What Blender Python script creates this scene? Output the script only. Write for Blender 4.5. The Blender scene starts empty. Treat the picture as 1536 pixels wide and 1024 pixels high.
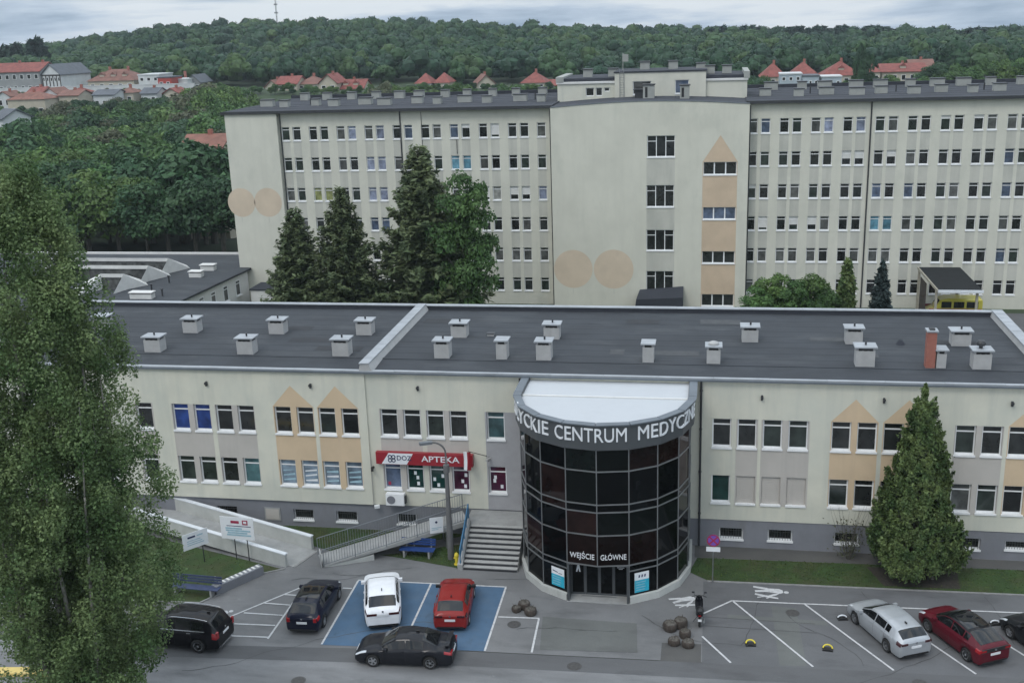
import bpy, math, random
import numpy as np
from mathutils import Vector, Matrix
random.seed(7); rng = np.random.default_rng(11)
sc = bpy.context.scene
COL = sc.collection
R = math.radians
# ---------------------------------------------------------------- camera
F_PX, PITCH, ROLL, YAW = 1652.3946, 0.2811957, 0.0342186, 0.1827889
CAM = np.array([0.0, -57.302, 28.621])
def cam_axes():
    cy, sy = math.cos(YAW), math.sin(YAW)
    fwd = np.array([-sy*math.cos(PITCH), cy*math.cos(PITCH), -math.sin(PITCH)])
    right = np.array([cy, sy, 0.0]); down = np.cross(fwd, right)
    c, s = math.cos(ROLL), math.sin(ROLL)
    return c*right + s*down, -s*right + c*down, fwd
AX_R, AX_D, AX_F = cam_axes()
cd = bpy.data.cameras.new('camera'); cam = bpy.data.objects.new('camera', cd); COL.objects.link(cam)
cd.sensor_width = 36.0; cd.lens = F_PX/1536*36; cd.clip_start = 0.5; cd.clip_end = 6000
mw = Matrix.Identity(4)
for i in range(3):
    mw[i][0] = AX_R[i]; mw[i][1] = -AX_D[i]; mw[i][2] = -AX_F[i]; mw[i][3] = CAM[i]
cam.matrix_world = mw
sc.camera = cam
def ray(u, v): return AX_R*(u-768)/F_PX + AX_D*(v-512)/F_PX + AX_F
def at_y(u, v, Y):                       # the place on the upright plane y = Y that the survey pixel (u, v) shows
    d = ray(u, v); return CAM + d*((Y-CAM[1])/d[1])
def at_z(u, v, Z=0.0):                   # the place on the level plane z = Z
    d = ray(u, v); return CAM + d*((Z-CAM[2])/d[2])

# ---------------------------------------------------------------- objects
OFF = {}
def thing(name, label, cat, loc=(0, 0, 0), rz=0.0, group=None, world=False):
    o = bpy.data.objects.new(name, None); COL.objects.link(o)
    o.empty_display_size = 0.5
    o.location = loc; o.rotation_euler = (0, 0, rz)
    o['label'] = label; o['category'] = cat
    if group: o['group'] = group
    OFF[o.name] = np.array(loc, float) if world else np.zeros(3)
    return o
def tag(o, label, cat, group=None):
    o['label'] = label; o['category'] = cat
    if group: o['group'] = group
    return o
def link_mesh(name, me, parent=None, loc=(0, 0, 0), rz=0.0):
    o = bpy.data.objects.new(name, me); COL.objects.link(o)
    if parent is not None: o.parent = parent
    o.location = loc; o.rotation_euler = (0, 0, rz)
    OFF[o.name] = OFF.get(parent.name, np.zeros(3)) if parent is not None else np.zeros(3)
    return o
class MB:
    def __init__(s): s.v = []; s.f = []; s.m = []
    def add(s, vs, fs, m=0):
        n = len(s.v); s.v += [tuple(map(float, p)) for p in vs]
        for f in fs: s.f.append(tuple(i+n for i in f)); s.m.append(m)
        return s
    def quad(s, a, b, c, d, m=0): return s.add([a, b, c, d], [(0, 1, 2, 3)], m)
    def tri(s, a, b, c, m=0): return s.add([a, b, c], [(0, 1, 2)], m)
    def box(s, x0, x1, y0, y1, z0, z1, m=0):
        return s.add([(x0,y0,z0),(x1,y0,z0),(x1,y1,z0),(x0,y1,z0),(x0,y0,z1),(x1,y0,z1),(x1,y1,z1),(x0,y1,z1)],
                     [(0,3,2,1),(4,5,6,7),(0,1,5,4),(1,2,6,5),(2,3,7,6),(3,0,4,7)], m)
    def obox(s, c, sx, sy, sz, rz=0.0, m=0, rx=0.0):
        ca, sa = math.cos(rz), math.sin(rz); cx, sx_ = math.cos(rx), math.sin(rx); vs = []
        for dz in (-.5, .5):
            for dx, dy in ((-.5,-.5),(.5,-.5),(.5,.5),(-.5,.5)):
                x, y, z = dx*sx, dy*sy, dz*sz
                y, z = y*cx - z*sx_, y*sx_ + z*cx
                vs.append((c[0]+x*ca-y*sa, c[1]+x*sa+y*ca, c[2]+z))
        return s.add(vs, [(0,3,2,1),(4,5,6,7),(0,1,5,4),(1,2,6,5),(2,3,7,6),(3,0,4,7)], m)
    def prism(s, poly, z0, z1, m=0, mt=None):
        n = len(poly)
        vs = [(p[0], p[1], z0) for p in poly] + [(p[0], p[1], z1) for p in poly]
        s.add(vs, [(i, (i+1) % n, n+(i+1) % n, n+i) for i in range(n)] + [tuple(range(n))[::-1]], m)
        return s.add([(p[0], p[1], z1) for p in poly], [tuple(range(n))], m if mt is None else mt)
    def sheet(s, poly, z, m=0): return s.add([(p[0], p[1], z) for p in poly], [tuple(range(len(poly)))], m)
    def tube(s, p0, p1, r0, r1=None, n=8, m=0, cap=True):
        r1 = r0 if r1 is None else r1
        p0, p1 = Vector(p0), Vector(p1); d = (p1-p0)
        if d.length < 1e-6: return s
        d.normalize(); a = d.orthogonal().normalized(); b = d.cross(a); vs = []
        for p, r in ((p0, r0), (p1, r1)):
            for k in range(n):
                t = 2*math.pi*k/n; vs.append(p + a*(r*math.cos(t)) + b*(r*math.sin(t)))
        fs = [(k, (k+1) % n, n+(k+1) % n, n+k) for k in range(n)]
        if cap: fs += [tuple(range(n))[::-1], tuple(range(n, 2*n))]
        return s.add(vs, fs, m)
    def path(s, pts, r, n=8, m=0):
        for a, b in zip(pts[:-1], pts[1:]): s.tube(a, b, r, r, n, m)
        return s
    def lathe(s, prof, n=20, c=(0, 0, 0), m=0, axis='z', ms=None):
        vs = []
        for r, h in prof:
            for k in range(n):
                t = 2*math.pi*k/n; a, b = r*math.cos(t), r*math.sin(t)
                vs.append((c[0]+a, c[1]+b, c[2]+h) if axis == 'z' else (c[0]+a, c[1]+h, c[2]+b))
        for i in range(len(prof)-1):
            s.add([], [], m)
        base = len(s.v); s.v += [tuple(map(float, p)) for p in vs]
        for i in range(len(prof)-1):
            for k in range(n):
                q = (base+i*n+k, base+i*n+(k+1) % n, base+(i+1)*n+(k+1) % n, base+(i+1)*n+k)
                s.f.append(q if axis == 'z' else q[::-1]); s.m.append(m if ms is None else ms[i])
        return s
    def grid(s, P, m=0, flip=False):       # P[i][j] points
        a, b = len(P), len(P[0]); vs = [p for row in P for p in row]; fs = []
        for i in range(a-1):
            for j in range(b-1):
                q = (i*b+j, i*b+j+1, (i+1)*b+j+1, (i+1)*b+j); fs.append(q[::-1] if flip else q)
        return s.add(vs, fs, m)
    def mesh(s, name, mats, off=(0, 0, 0), smooth=False, sharp=None):
        me = bpy.data.meshes.new(name)
        v = np.array(s.v, float).reshape(-1, 3) - np.array(off)
        me.from_pydata(v.tolist(), [], s.f)
        if not isinstance(mats, (list, tuple)): mats = [mats]
        for k in mats: me.materials.append(k)
        if len(mats) > 1: me.polygons.foreach_set('material_index', np.array(s.m, np.int32))
        if smooth:
            me.polygons.foreach_set('use_smooth', np.ones(len(s.f), bool))
            if sharp: me.set_sharp_from_angle(angle=R(sharp))
        me.update()
        return me
    def build(s, name, mats, parent=None, smooth=False, sharp=None):
        off = OFF.get(parent.name, np.zeros(3)) if parent is not None else np.zeros(3)
        return link_mesh(name, s.mesh(name, mats, off, smooth, sharp), parent)
def structure(o): o['kind'] = 'structure'; return o
def fast_mesh(name, v, quads, mats, mi=None, smooth=False):
    me = bpy.data.meshes.new(name)
    v = np.asarray(v, np.float32); q = np.asarray(quads, np.int32)
    me.vertices.add(len(v)); me.vertices.foreach_set('co', v.ravel())
    me.loops.add(q.size); me.loops.foreach_set('vertex_index', q.ravel())
    me.polygons.add(len(q)); me.polygons.foreach_set('loop_start', np.arange(len(q), dtype=np.int32)*q.shape[1])
    for k in (mats if isinstance(mats, (list, tuple)) else [mats]): me.materials.append(k)
    if mi is not None: me.polygons.foreach_set('material_index', np.asarray(mi, np.int32))
    if smooth: me.polygons.foreach_set('use_smooth', np.ones(len(q), bool))
    me.update(calc_edges=True); me.validate()
    return me
_txt = {}
def text_mesh(body, size, extrude=0.0, align='CENTER', spacing=1.0, bold=0.012):
    c = bpy.data.curves.new('lettering', 'FONT'); c.body = body; c.size = size; c.extrude = extrude
    c.align_x = align; c.align_y = 'BOTTOM_BASELINE' if False else 'BOTTOM'; c.space_character = spacing; c.resolution_u = 3; c.offset = bold*size
    o = bpy.data.objects.new('lettering', c); COL.objects.link(o)
    dg = bpy.context.evaluated_depsgraph_get(); dg.update()
    me = bpy.data.meshes.new_from_object(o.evaluated_get(dg))
    bpy.data.objects.remove(o); bpy.data.curves.remove(c)
    return me
def text_into(mb, body, size, origin, ux, uz, m=0, extrude=0.006, align='CENTER', sx=1.0, fit=None):
    """letters laid on the plane origin + ux*x + uz*z"""
    me = text_mesh(body, size, extrude, align)
    vs = np.array([v.co[:] for v in me.vertices])
    if len(vs) == 0: return mb
    if fit:
        w = vs[:, 0].max()-vs[:, 0].min(); sx = fit/w
    ux, uz = np.array(ux, float), np.array(uz, float); n = np.cross(ux, uz)
    P = np.array(origin) + np.outer(vs[:, 0]*sx, ux) + np.outer(vs[:, 1], uz) + np.outer(vs[:, 2], n)
    mb.add(P.tolist(), [tuple(p.vertices) for p in me.polygons], m)
    bpy.data.meshes.remove(me)
    return mb

# ---------------------------------------------------------------- materials
def new_mat(name):
    m = bpy.data.materials.new(name); m.use_nodes = True
    return m, m.node_tree.nodes, m.node_tree.links, m.node_tree.nodes['Principled BSDF']
def c4(c): return (c[0], c[1], c[2], 1.0)
def mat(name, col, rough=0.6, metal=0.0, var=0.12, scale=1.5, stretch=(1, 1, 1), col2=None, bump=0.0, bscale=30, coat=0.0, spec=0.5, obj=False, detail=6, contrast=(0.35, 0.65)):
    """Principled surface whose colour drifts between two tones by noise laid on the object's own place in the world"""
    m, N, L, b = new_mat(name)
    b.inputs['Roughness'].default_value = rough; b.inputs['Metallic'].default_value = metal
    b.inputs['Coat Weight'].default_value = coat; b.inputs['Coat Roughness'].default_value = 0.04
    b.inputs['Specular IOR Level'].default_value = spec
    if var == 0 and col2 is None:
        b.inputs['Base Color'].default_value = c4(col)
    else:
        if obj: co = N.new('ShaderNodeTexCoord').outputs['Object']
        else: co = N.new('ShaderNodeNewGeometry').outputs['Position']
        mp = N.new('ShaderNodeMapping'); mp.inputs['Scale'].default_value = stretch; L.new(co, mp.inputs[0])
        nz = N.new('ShaderNodeTexNoise'); nz.inputs['Scale'].default_value = scale; nz.inputs['Detail'].default_value = detail
        nz.inputs['Roughness'].default_value = 0.62
        L.new(mp.outputs[0], nz.inputs['Vector'])
        rp = N.new('ShaderNodeValToRGB'); L.new(nz.outputs[0], rp.inputs[0])
        if col2 is None: a = [x*(1-var) for x in col]; c = [min(1, x*(1+var)) for x in col]
        else: a, c = col2, col
        rp.color_ramp.elements[0].position = contrast[0]; rp.color_ramp.elements[1].position = contrast[1]
        rp.color_ramp.elements[0].color = c4(a); rp.color_ramp.elements[1].color = c4(c)
        L.new(rp.outputs[0], b.inputs['Base Color'])
        m['ramp'] = rp.name
        if bump:
            n2 = N.new('ShaderNodeTexNoise'); n2.inputs['Scale'].default_value = bscale; n2.inputs['Detail'].default_value = 4
            L.new(co, n2.inputs['Vector'])
            bp = N.new('ShaderNodeBump'); bp.inputs['Strength'].default_value = bump; bp.inputs['Distance'].default_value = 0.02
            L.new(n2.outputs[0], bp.inputs['Height']); L.new(bp.outputs[0], b.inputs['Normal'])
    return m
def stain(m, col, amount=0.5, scale=0.8, stretch=(1.6, 1.6, 0.12), lo=0.52, hi=0.72, seed=0.0):
    """streaks and patches of grime over an existing colour"""
    N, L = m.node_tree.nodes, m.node_tree.links; b = N['Principled BSDF']
    g = N.new('ShaderNodeNewGeometry'); mp = N.new('ShaderNodeMapping'); mp.inputs['Scale'].default_value = stretch
    mp.inputs['Location'].default_value = (seed, seed*1.7, 0); L.new(g.outputs['Position'], mp.inputs[0])
    nz = N.new('ShaderNodeTexNoise'); nz.inputs['Scale'].default_value = scale; nz.inputs['Detail'].default_value = 8; nz.inputs['Roughness'].default_value = 0.65
    L.new(mp.outputs[0], nz.inputs['Vector'])
    mr = N.new('ShaderNodeMapRange'); mr.inputs['From Min'].default_value = lo; mr.inputs['From Max'].default_value = hi; mr.inputs['To Max'].default_value = amount
    L.new(nz.outputs[0], mr.inputs['Value'])
    mx = N.new('ShaderNodeMix'); mx.data_type = 'RGBA'
    src = b.inputs['Base Color'].links[0].from_socket if b.inputs['Base Color'].links else None
    L.new(mr.outputs[0], mx.inputs['Factor'])
    if src is not None: L.new(src, mx.inputs[6])
    else: mx.inputs[6].default_value = b.inputs['Base Color'].default_value
    mx.inputs[7].default_value = c4(col)
    L.new(mx.outputs[2], b.inputs['Base Color'])
    return m
def leaf_mat(name, c1, c2, scale=0.6, rough=0.55, rnd=0.25, trans=0.25):
    m, N, L, b = new_mat(name)
    b.inputs['Roughness'].default_value = rough; b.inputs['Specular IOR Level'].default_value = 0.25
    g = N.new('ShaderNodeNewGeometry'); nz = N.new('ShaderNodeTexNoise'); nz.inputs['Scale'].default_value = scale; nz.inputs['Detail'].default_value = 5
    L.new(g.outputs['Position'], nz.inputs['Vector'])
    rp = N.new('ShaderNodeValToRGB'); L.new(nz.outputs[0], rp.inputs[0])
    rp.color_ramp.elements[0].position = 0.34; rp.color_ramp.elements[1].position = 0.66
    rp.color_ramp.elements[0].color = c4(c1); rp.color_ramp.elements[1].color = c4(c2)
    oi = N.new('ShaderNodeObjectInfo'); mr = N.new('ShaderNodeMapRange'); mr.inputs['To Min'].default_value = 1-rnd; mr.inputs['To Max'].default_value = 1+rnd
    L.new(oi.outputs['Random'], mr.inputs['Value'])
    # every leaf its own tone
    mr2 = N.new('ShaderNodeMapRange'); mr2.inputs['To Min'].default_value = 0.68; mr2.inputs['To Max'].default_value = 1.32
    L.new(g.outputs['Random Per Island'], mr2.inputs['Value'])
    mu = N.new('ShaderNodeMath'); mu.operation = 'MULTIPLY'; L.new(mr.outputs[0], mu.inputs[0]); L.new(mr2.outputs[0], mu.inputs[1])
    hs = N.new('ShaderNodeHueSaturation'); L.new(rp.outputs[0], hs.inputs['Color']); L.new(mu.outputs[0], hs.inputs['Value'])
    L.new(hs.outputs[0], b.inputs['Base Color'])
    if trans > 0:
        tr = N.new('ShaderNodeBsdfTranslucent'); L.new(hs.outputs[0], tr.inputs[0])
        ms = N.new('ShaderNodeMixShader'); ms.inputs[0].default_value = trans
        L.new(b.outputs[0], ms.inputs[1]); L.new(tr.outputs[0], ms.inputs[2])
        L.new(ms.outputs[0], N['Material Output'].inputs[0])
    return m
M = {}
CREAM = (0.585, 0.575, 0.485)
M['cream'] = stain(stain(mat('cream_render', CREAM, 0.9, var=0.05, scale=0.5, bump=0.15), (0.40, 0.415, 0.37), 0.55, lo=.48), (0.46, 0.48, 0.425), 0.6, scale=.28, stretch=(1, 1, .8), lo=.44, hi=.66, seed=21)
M['greyband'] = stain(mat('grey_render', (0.445, 0.42, 0.385), 0.9, var=0.05, scale=0.6), (0.33, 0.31, 0.29), 0.4, seed=3)
M['mauve'] = mat('bluish_grey_render', (0.335, 0.335, 0.345), 0.9, var=0.06)
M['orange'] = stain(mat('apricot_render', (0.55, 0.425, 0.285), 0.9, var=0.05, scale=0.7), (0.45, 0.34, 0.25), 0.35, seed=9)
M['plinth'] = stain(mat('blue_grey_plinth_render', (0.185, 0.192, 0.212), 0.9, var=0.07, scale=0.7), (0.15, 0.15, 0.15), 0.5, stretch=(1, 1, .3))
M['hcream'] = stain(stain(mat('weathered_cream_render', (0.57, 0.562, 0.485), 0.92, var=0.05, scale=0.3), (0.44, 0.44, 0.38), 0.34, scale=0.8, stretch=(1.3, 1.3, .16), lo=.46, hi=.76), (0.36, 0.38, 0.33), 0.4, scale=.35, stretch=(1, 1, .5), lo=.55, hi=.75, seed=5)
M['hgrey'] = stain(stain(mat('weathered_grey_render', (0.49, 0.485, 0.43), 0.92, var=0.06, scale=0.3), (0.35, 0.35, 0.31), 0.5, scale=0.9, stretch=(1.3, 1.3, .14), lo=.45, hi=.7), (0.28, 0.29, 0.26), 0.4, scale=.3, stretch=(1, 1, .6), lo=.5, hi=.75, seed=15)
M['horange'] = mat('faded_apricot_render', (0.53, 0.415, 0.30), 0.92, var=0.07, scale=0.5)
M['hcircle'] = mat('faded_peach_render', (0.56, 0.465, 0.355), 0.92, var=0.06, scale=0.5)
M['bitumen'] = stain(stain(mat('dark_bitumen_felt', (0.032, 0.037, 0.044), 0.85, var=0.14, scale=0.35, bump=0.3, bscale=60), (0.062, 0.068, 0.074), 0.9, scale=0.4, stretch=(.5, 1.2, 1), lo=.52, hi=.72), (0.017, 0.019, 0.023), 0.85, scale=.8, stretch=(.3, 2.0, 1), lo=.55, hi=.8, seed=4)
M['bitumen_far'] = mat('dark_roof_felt', (0.032, 0.036, 0.046), 0.95, var=0.15, scale=0.3)
M['sheet'] = mat('galvanised_sheet', (0.34, 0.36, 0.38), 0.5, metal=0.25, var=0.12, scale=0.8)
M['roof_black'] = mat('black_roof_felt', (0.010, 0.012, 0.013), 0.95, var=0.2)
M['sheet_dark'] = mat('grey_sheet_metal', (0.13, 0.15, 0.17), 0.5, metal=0.2, var=0.12, scale=0.8)
M['fascia'] = mat('slate_grey_cladding', (0.062, 0.068, 0.073), 0.45, var=0.06, scale=0.6)
M['white'] = mat('white_plastic', (0.74, 0.75, 0.75), 0.45, var=0.04, scale=2)
M['offwhite'] = mat('off_white_paint', (0.60, 0.60, 0.58), 0.7, var=0.06)
M['vent'] = stain(mat('vent_render', (0.37, 0.37, 0.365), 0.85, var=0.07, scale=2), (0.3, 0.3, 0.29), 0.5, seed=2)
M['vent_far'] = mat('grey_vent_render', (0.30, 0.31, 0.29), 0.85, var=0.1, scale=1)
M['dark'] = mat('dark_grey_metal', (0.03, 0.032, 0.036), 0.5, var=0.1)
M['black'] = mat('black_plastic', (0.012, 0.012, 0.013), 0.5, var=0.1)
M['membrane'] = stain(mat('white_roof_membrane', (0.44, 0.46, 0.48), 0.7, var=0.03, scale=0.5), (0.37, 0.385, 0.40), 0.5, stretch=(1, 1, 1), scale=.5)
M['conc'] = stain(mat('concrete', (0.30, 0.305, 0.30), 0.9, var=0.1, scale=1.5, bump=0.2), (0.2, 0.2, 0.19), 0.5, stretch=(1, 1, .5))
M['conc_light'] = stain(mat('pale_concrete', (0.43, 0.44, 0.42), 0.9, var=0.08, scale=1.2, bump=0.2), (0.27, 0.28, 0.25), 0.5, stretch=(1.2, 1.2, .3))
M['step'] = stain(mat('worn_step_concrete', (0.36, 0.36, 0.35), 0.9, var=0.1, scale=3), (0.22, 0.22, 0.21), 0.5, stretch=(1, 1, 1))
M['cap'] = mat('white_coping_sheet', (0.66, 0.69, 0.72), 0.5, var=0.05)
M['rail'] = mat('grey_painted_steel', (0.16, 0.175, 0.19), 0.45, metal=0.2, var=0.08)
M['bluerail'] = mat('blue_painted_steel', (0.05, 0.16, 0.28), 0.45, var=0.08)
M['steel'] = mat('galvanised_steel', (0.27, 0.28, 0.285), 0.45, metal=0.7, var=0.08)
M['pole'] = mat('weathered_concrete_pole', (0.125, 0.125, 0.125), 0.8, var=0.12, scale=2)
M['brick'] = None
M['wood'] = mat('grey_weathered_wood', (0.048, 0.038, 0.031), 0.85, var=0.3, scale=6, stretch=(1, 1, .2))
M['woodpale'] = mat('pale_timber', (0.33, 0.31, 0.25), 0.8, var=0.12, scale=3)
M['bark'] = mat('tree_bark', (0.085, 0.078, 0.065), 0.9, var=0.3, scale=5, stretch=(1, 1, .3))
M['barkpale'] = mat('pale_grey_bark', (0.22, 0.21, 0.185), 0.9, var=0.35, scale=4, stretch=(1, 1, .25))
M['dryearth'] = mat('dry_earth', (0.125, 0.115, 0.102), 0.95, col2=(0.05, 0.044, 0.036), scale=7)
M['soil'] = mat('dark_soil', (0.035, 0.03, 0.024), 0.95, var=0.3, scale=6)
M['paint_white'] = stain(mat('white_road_paint', (0.50, 0.505, 0.51), 0.8, var=0.06, scale=4), (0.17, 0.17, 0.17), 0.75, scale=5, stretch=(1, 1, 1), lo=.5, hi=.78)
M['paint_blue'] = stain(stain(mat('blue_bay_paint', (0.060, 0.118, 0.195), 0.8, var=0.08, scale=1.2), (0.085, 0.13, 0.185), 0.7, scale=.9, stretch=(1, 1, 1), lo=.45, hi=.75), (0.045, 0.065, 0.085), 0.7, scale=2.2, stretch=(1, .5, 1), lo=.58, hi=.8, seed=8)
M['paint_yellow'] = stain(mat('yellow_kerb_paint', (0.62, 0.47, 0.16), 0.8, var=0.08, scale=2), (0.4, 0.36, 0.25), 0.6, scale=3, stretch=(1, 1, 1))
M['red'] = mat('red_sign_panel', (0.27, 0.016, 0.026), 0.4, var=0.06)
M['signwhite'] = mat('white_sign_panel', (0.70, 0.72, 0.74), 0.4, var=0.03)
M['navy'] = mat('navy_print', (0.02, 0.03, 0.09), 0.5, var=0.05)
M['teal'] = mat('turquoise_print', (0.02, 0.36, 0.50), 0.5, var=0.1, scale=6)
M['paleteal'] = mat('pale_teal_print', (0.30, 0.45, 0.52), 0.5, var=0.1, scale=6)
M['crimson'] = mat('dark_red_print', (0.30, 0.02, 0.06), 0.5, var=0.05)
M['purple'] = mat('violet_sign_face', (0.16, 0.07, 0.36), 0.4, var=0.05)
M['yellow'] = mat('yellow_paint', (0.62, 0.50, 0.04), 0.5, var=0.08)
M['ambyellow'] = mat('yellow_vehicle_paint', (0.50, 0.45, 0.06), 0.35, var=0.04, coat=0.5)
M['benchblue'] = mat('blue_bench_slats', (0.02, 0.055, 0.19), 0.5, var=0.12, scale=4)
M['benchslate'] = mat('slate_blue_bench_slats', (0.045, 0.06, 0.12), 0.6, var=0.15, scale=4)
# brick
m, N, L, b = new_mat('red_chimney_brick'); br = N.new('ShaderNodeTexBrick'); tc = N.new('ShaderNodeTexCoord')
sx = N.new('ShaderNodeSeparateXYZ'); cx = N.new('ShaderNodeCombineXYZ'); L.new(tc.outputs['Object'], sx.inputs[0])
ad = N.new('ShaderNodeMath'); L.new(sx.outputs[0], ad.inputs[0]); L.new(sx.outputs[1], ad.inputs[1]); L.new(ad.outputs[0], cx.inputs[0]); L.new(sx.outputs[2], cx.inputs[1]); L.new(cx.outputs[0], br.inputs['Vector'])
br.inputs['Color1'].default_value = c4((0.24, 0.055, 0.035)); br.inputs['Color2'].default_value = c4((0.33, 0.09, 0.055)); br.inputs['Mortar'].default_value = c4((0.3, 0.27, 0.24))
br.inputs['Scale'].default_value = 4.2; br.inputs['Mortar Size'].default_value = 0.018; L.new(br.outputs[0], b.inputs['Base Color']); b.inputs['Roughness'].default_value = 0.9
M['brick'] = m
# glass seen from outside by day: dark room behind, sky on the face
def glass(name, col, rough=0.06, spec=0.6, var=0.25):
    m, N, L, b = new_mat(name)
    oi = N.new('ShaderNodeObjectInfo'); mr = N.new('ShaderNodeMapRange'); mr.inputs['To Min'].default_value = 1-var; mr.inputs['To Max'].default_value = 1+var*1.6
    L.new(oi.outputs['Random'], mr.inputs['Value'])
    g = N.new('ShaderNodeNewGeometry'); nz = N.new('ShaderNodeTexNoise'); nz.inputs['Scale'].default_value = 1.7; nz.inputs['Detail'].default_value = 3; L.new(g.outputs['Position'], nz.inputs['Vector'])
    mr2 = N.new('ShaderNodeMapRange'); mr2.inputs['From Min'].default_value = .3; mr2.inputs['From Max'].default_value = .7; mr2.inputs['To Min'].default_value = .55; mr2.inputs['To Max'].default_value = 1.45; L.new(nz.outputs[0], mr2.inputs['Value'])
    mu = N.new('ShaderNodeMath'); mu.operation = 'MULTIPLY'; L.new(mr.outputs[0], mu.inputs[0]); L.new(mr2.outputs[0], mu.inputs[1])
    hs = N.new('ShaderNodeHueSaturation'); hs.inputs['Color'].default_value = c4(col); L.new(mu.outputs[0], hs.inputs['Value']); L.new(hs.outputs[0], b.inputs['Base Color'])
    b.inputs['Roughness'].default_value = rough; b.inputs['Specular IOR Level'].default_value = spec
    return m
G = dict(dark=glass('dark_window_glass', (0.018, 0.020, 0.020)), green=glass('greenish_window_glass', (0.024, 0.032, 0.028)),
         grey=glass('grey_blind_behind_glass', (0.085, 0.088, 0.085)), pale=glass('pale_blind_behind_glass', (0.21, 0.215, 0.20)),
         lilac=glass('bluish_blind_behind_glass', (0.19, 0.215, 0.29)), teal=glass('teal_blind_behind_glass', (0.06, 0.12, 0.13)),
         blue=glass('blue_curtain_behind_glass', (0.014, 0.04, 0.17)), lime=glass('yellowish_blind_behind_glass', (0.26, 0.28, 0.12)),
         plum=glass('plum_film_on_glass', (0.06, 0.014, 0.035)), forest=glass('dark_green_film_on_glass', (0.008, 0.04, 0.034)),
         poster=glass('pale_blue_film_on_glass', (0.15, 0.20, 0.25)), slate=glass('slate_film_on_glass', (0.075, 0.10, 0.15)),
         curtain=glass('black_tinted_glass', (0.002, 0.0025, 0.003), rough=0.03, spec=0.13, var=.6), brown=glass('brown_tinted_glass', (0.010, 0.005, 0.0045), rough=0.03, spec=0.14, var=.6), bottle=glass('green_tinted_glass', (0.002, 0.0034, 0.0032), rough=0.04, spec=0.17, var=.6), aqua=glass('aqua_blind_behind_glass', (0.09, 0.20, 0.26)),
         car=glass('car_glass', (0.008, 0.009, 0.010), rough=0.03, spec=0.5, var=.1))
# asphalt
def ground_mat(name, c, c2, s1=0.25, st=(1, 1, 1), dark=(0.06, 0.06, 0.062), amt=0.7, fine=0.16):
    m = stain(stain(mat(name, c, 0.92, col2=c2, scale=s1, stretch=st, bump=0.25, bscale=25), dark, amt, scale=0.55, stretch=(.5, 1.3, 1), lo=.52, hi=.75, seed=6), [min(1, x*1.6) for x in c], 0.35, scale=1.8, stretch=(1, 1, 1), lo=.62, hi=.8, seed=2)
    stain(m, [x*.55 for x in c], fine*2, scale=14, stretch=(1, 1, 1), lo=.5, hi=.72, seed=1)
    return m
M['plaza'] = ground_mat('grey_plaza_asphalt', (0.178, 0.180, 0.182), (0.130, 0.132, 0.134), dark=(0.078, 0.079, 0.08))
M['lot'] = ground_mat('dark_lot_asphalt', (0.122, 0.124, 0.129), (0.094, 0.096, 0.10), dark=(0.055, 0.056, 0.058))
M['road'] = ground_mat('worn_road_asphalt', (0.205, 0.208, 0.212), (0.120, 0.122, 0.125), s1=0.45, st=(.25, 1, 1), amt=.7, dark=(0.075, 0.076, 0.078))
M['gutterband'] = ground_mat('dark_road_edge_asphalt', (0.112, 0.114, 0.118), (0.088, 0.089, 0.092), st=(.3, 1, 1), dark=(0.055, 0.055, 0.057))
M['patch'] = ground_mat('asphalt_repair', (0.132, 0.138, 0.132), (0.104, 0.108, 0.104), dark=(0.07, .07, .07))
M['paving'] = ground_mat('paving_strip', (0.098, 0.096, 0.091), (0.072, 0.071, 0.069))
M['kerb'] = mat('kerbstone', (0.24, 0.24, 0.235), 0.9, var=0.15, scale=2)
M['grass'] = stain(stain(mat('mown_grass', (0.034, 0.070, 0.015), 0.95, col2=(0.022, 0.046, 0.011), scale=1.2, bump=0.6, bscale=50), (0.055, 0.050, 0.022), 0.8, scale=0.5, stretch=(1, 1, 1), lo=.45, hi=.7), (0.03, 0.028, 0.02), 0.6, scale=1.6, stretch=(1, 1, 1), lo=.58, hi=.8, seed=3)
M['earth'] = mat('rough_ground', (0.045, 0.072, 0.030), 0.95, col2=(0.022, 0.036, 0.018), scale=0.05)
# ---------------------------------------------------------------- daylight: overcast
SUN_EL, SUN_AZ = 52.0, 205.0          # degrees; azimuth clockwise from +Y (north)
w = bpy.data.worlds.new('World'); sc.world = w; w.use_nodes = True
N, L = w.node_tree.nodes, w.node_tree.links
bg = N['Background']; bg.inputs['Strength'].default_value = 0.13
sky = N.new('ShaderNodeTexSky'); sky.sky_type = 'NISHITA'; sky.sun_disc = False
sky.sun_elevation = R(SUN_EL); sky.sun_rotation = R(SUN_AZ); sky.air_density = 1.0; sky.dust_density = 2.0; sky.ozone_density = 1.5
tc = N.new('ShaderNodeTexCoord'); mp = N.new('ShaderNodeMapping'); mp.inputs['Scale'].default_value = (1.0, 1.0, 9.0); mp.inputs['Location'].default_value = (0.35, 0.1, 0.2)
L.new(tc.outputs['Generated'], mp.inputs[0])
nz = N.new('ShaderNodeTexNoise'); nz.inputs['Scale'].default_value = 3.6; nz.inputs['Detail'].default_value = 9; nz.inputs['Roughness'].default_value = 0.56; nz.inputs['Distortion'].default_value = 0.25
L.new(mp.outputs[0], nz.inputs['Vector'])
rp = N.new('ShaderNodeValToRGB'); L.new(nz.outputs[0], rp.inputs[0])
rp.color_ramp.elements[0].position = 0.41; rp.color_ramp.elements[0].color = (2.7, 3.6, 4.8, 1)
rp.color_ramp.elements[1].position = 0.58; rp.color_ramp.elements[1].color = (7.0, 7.5, 8.0, 1)
e = rp.color_ramp.elements.new(0.49); e.color = (4.5, 5.4, 6.6, 1)
mx = N.new('ShaderNodeMix'); mx.data_type = 'RGBA'; mx.inputs['Factor'].default_value = 0.86
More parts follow.
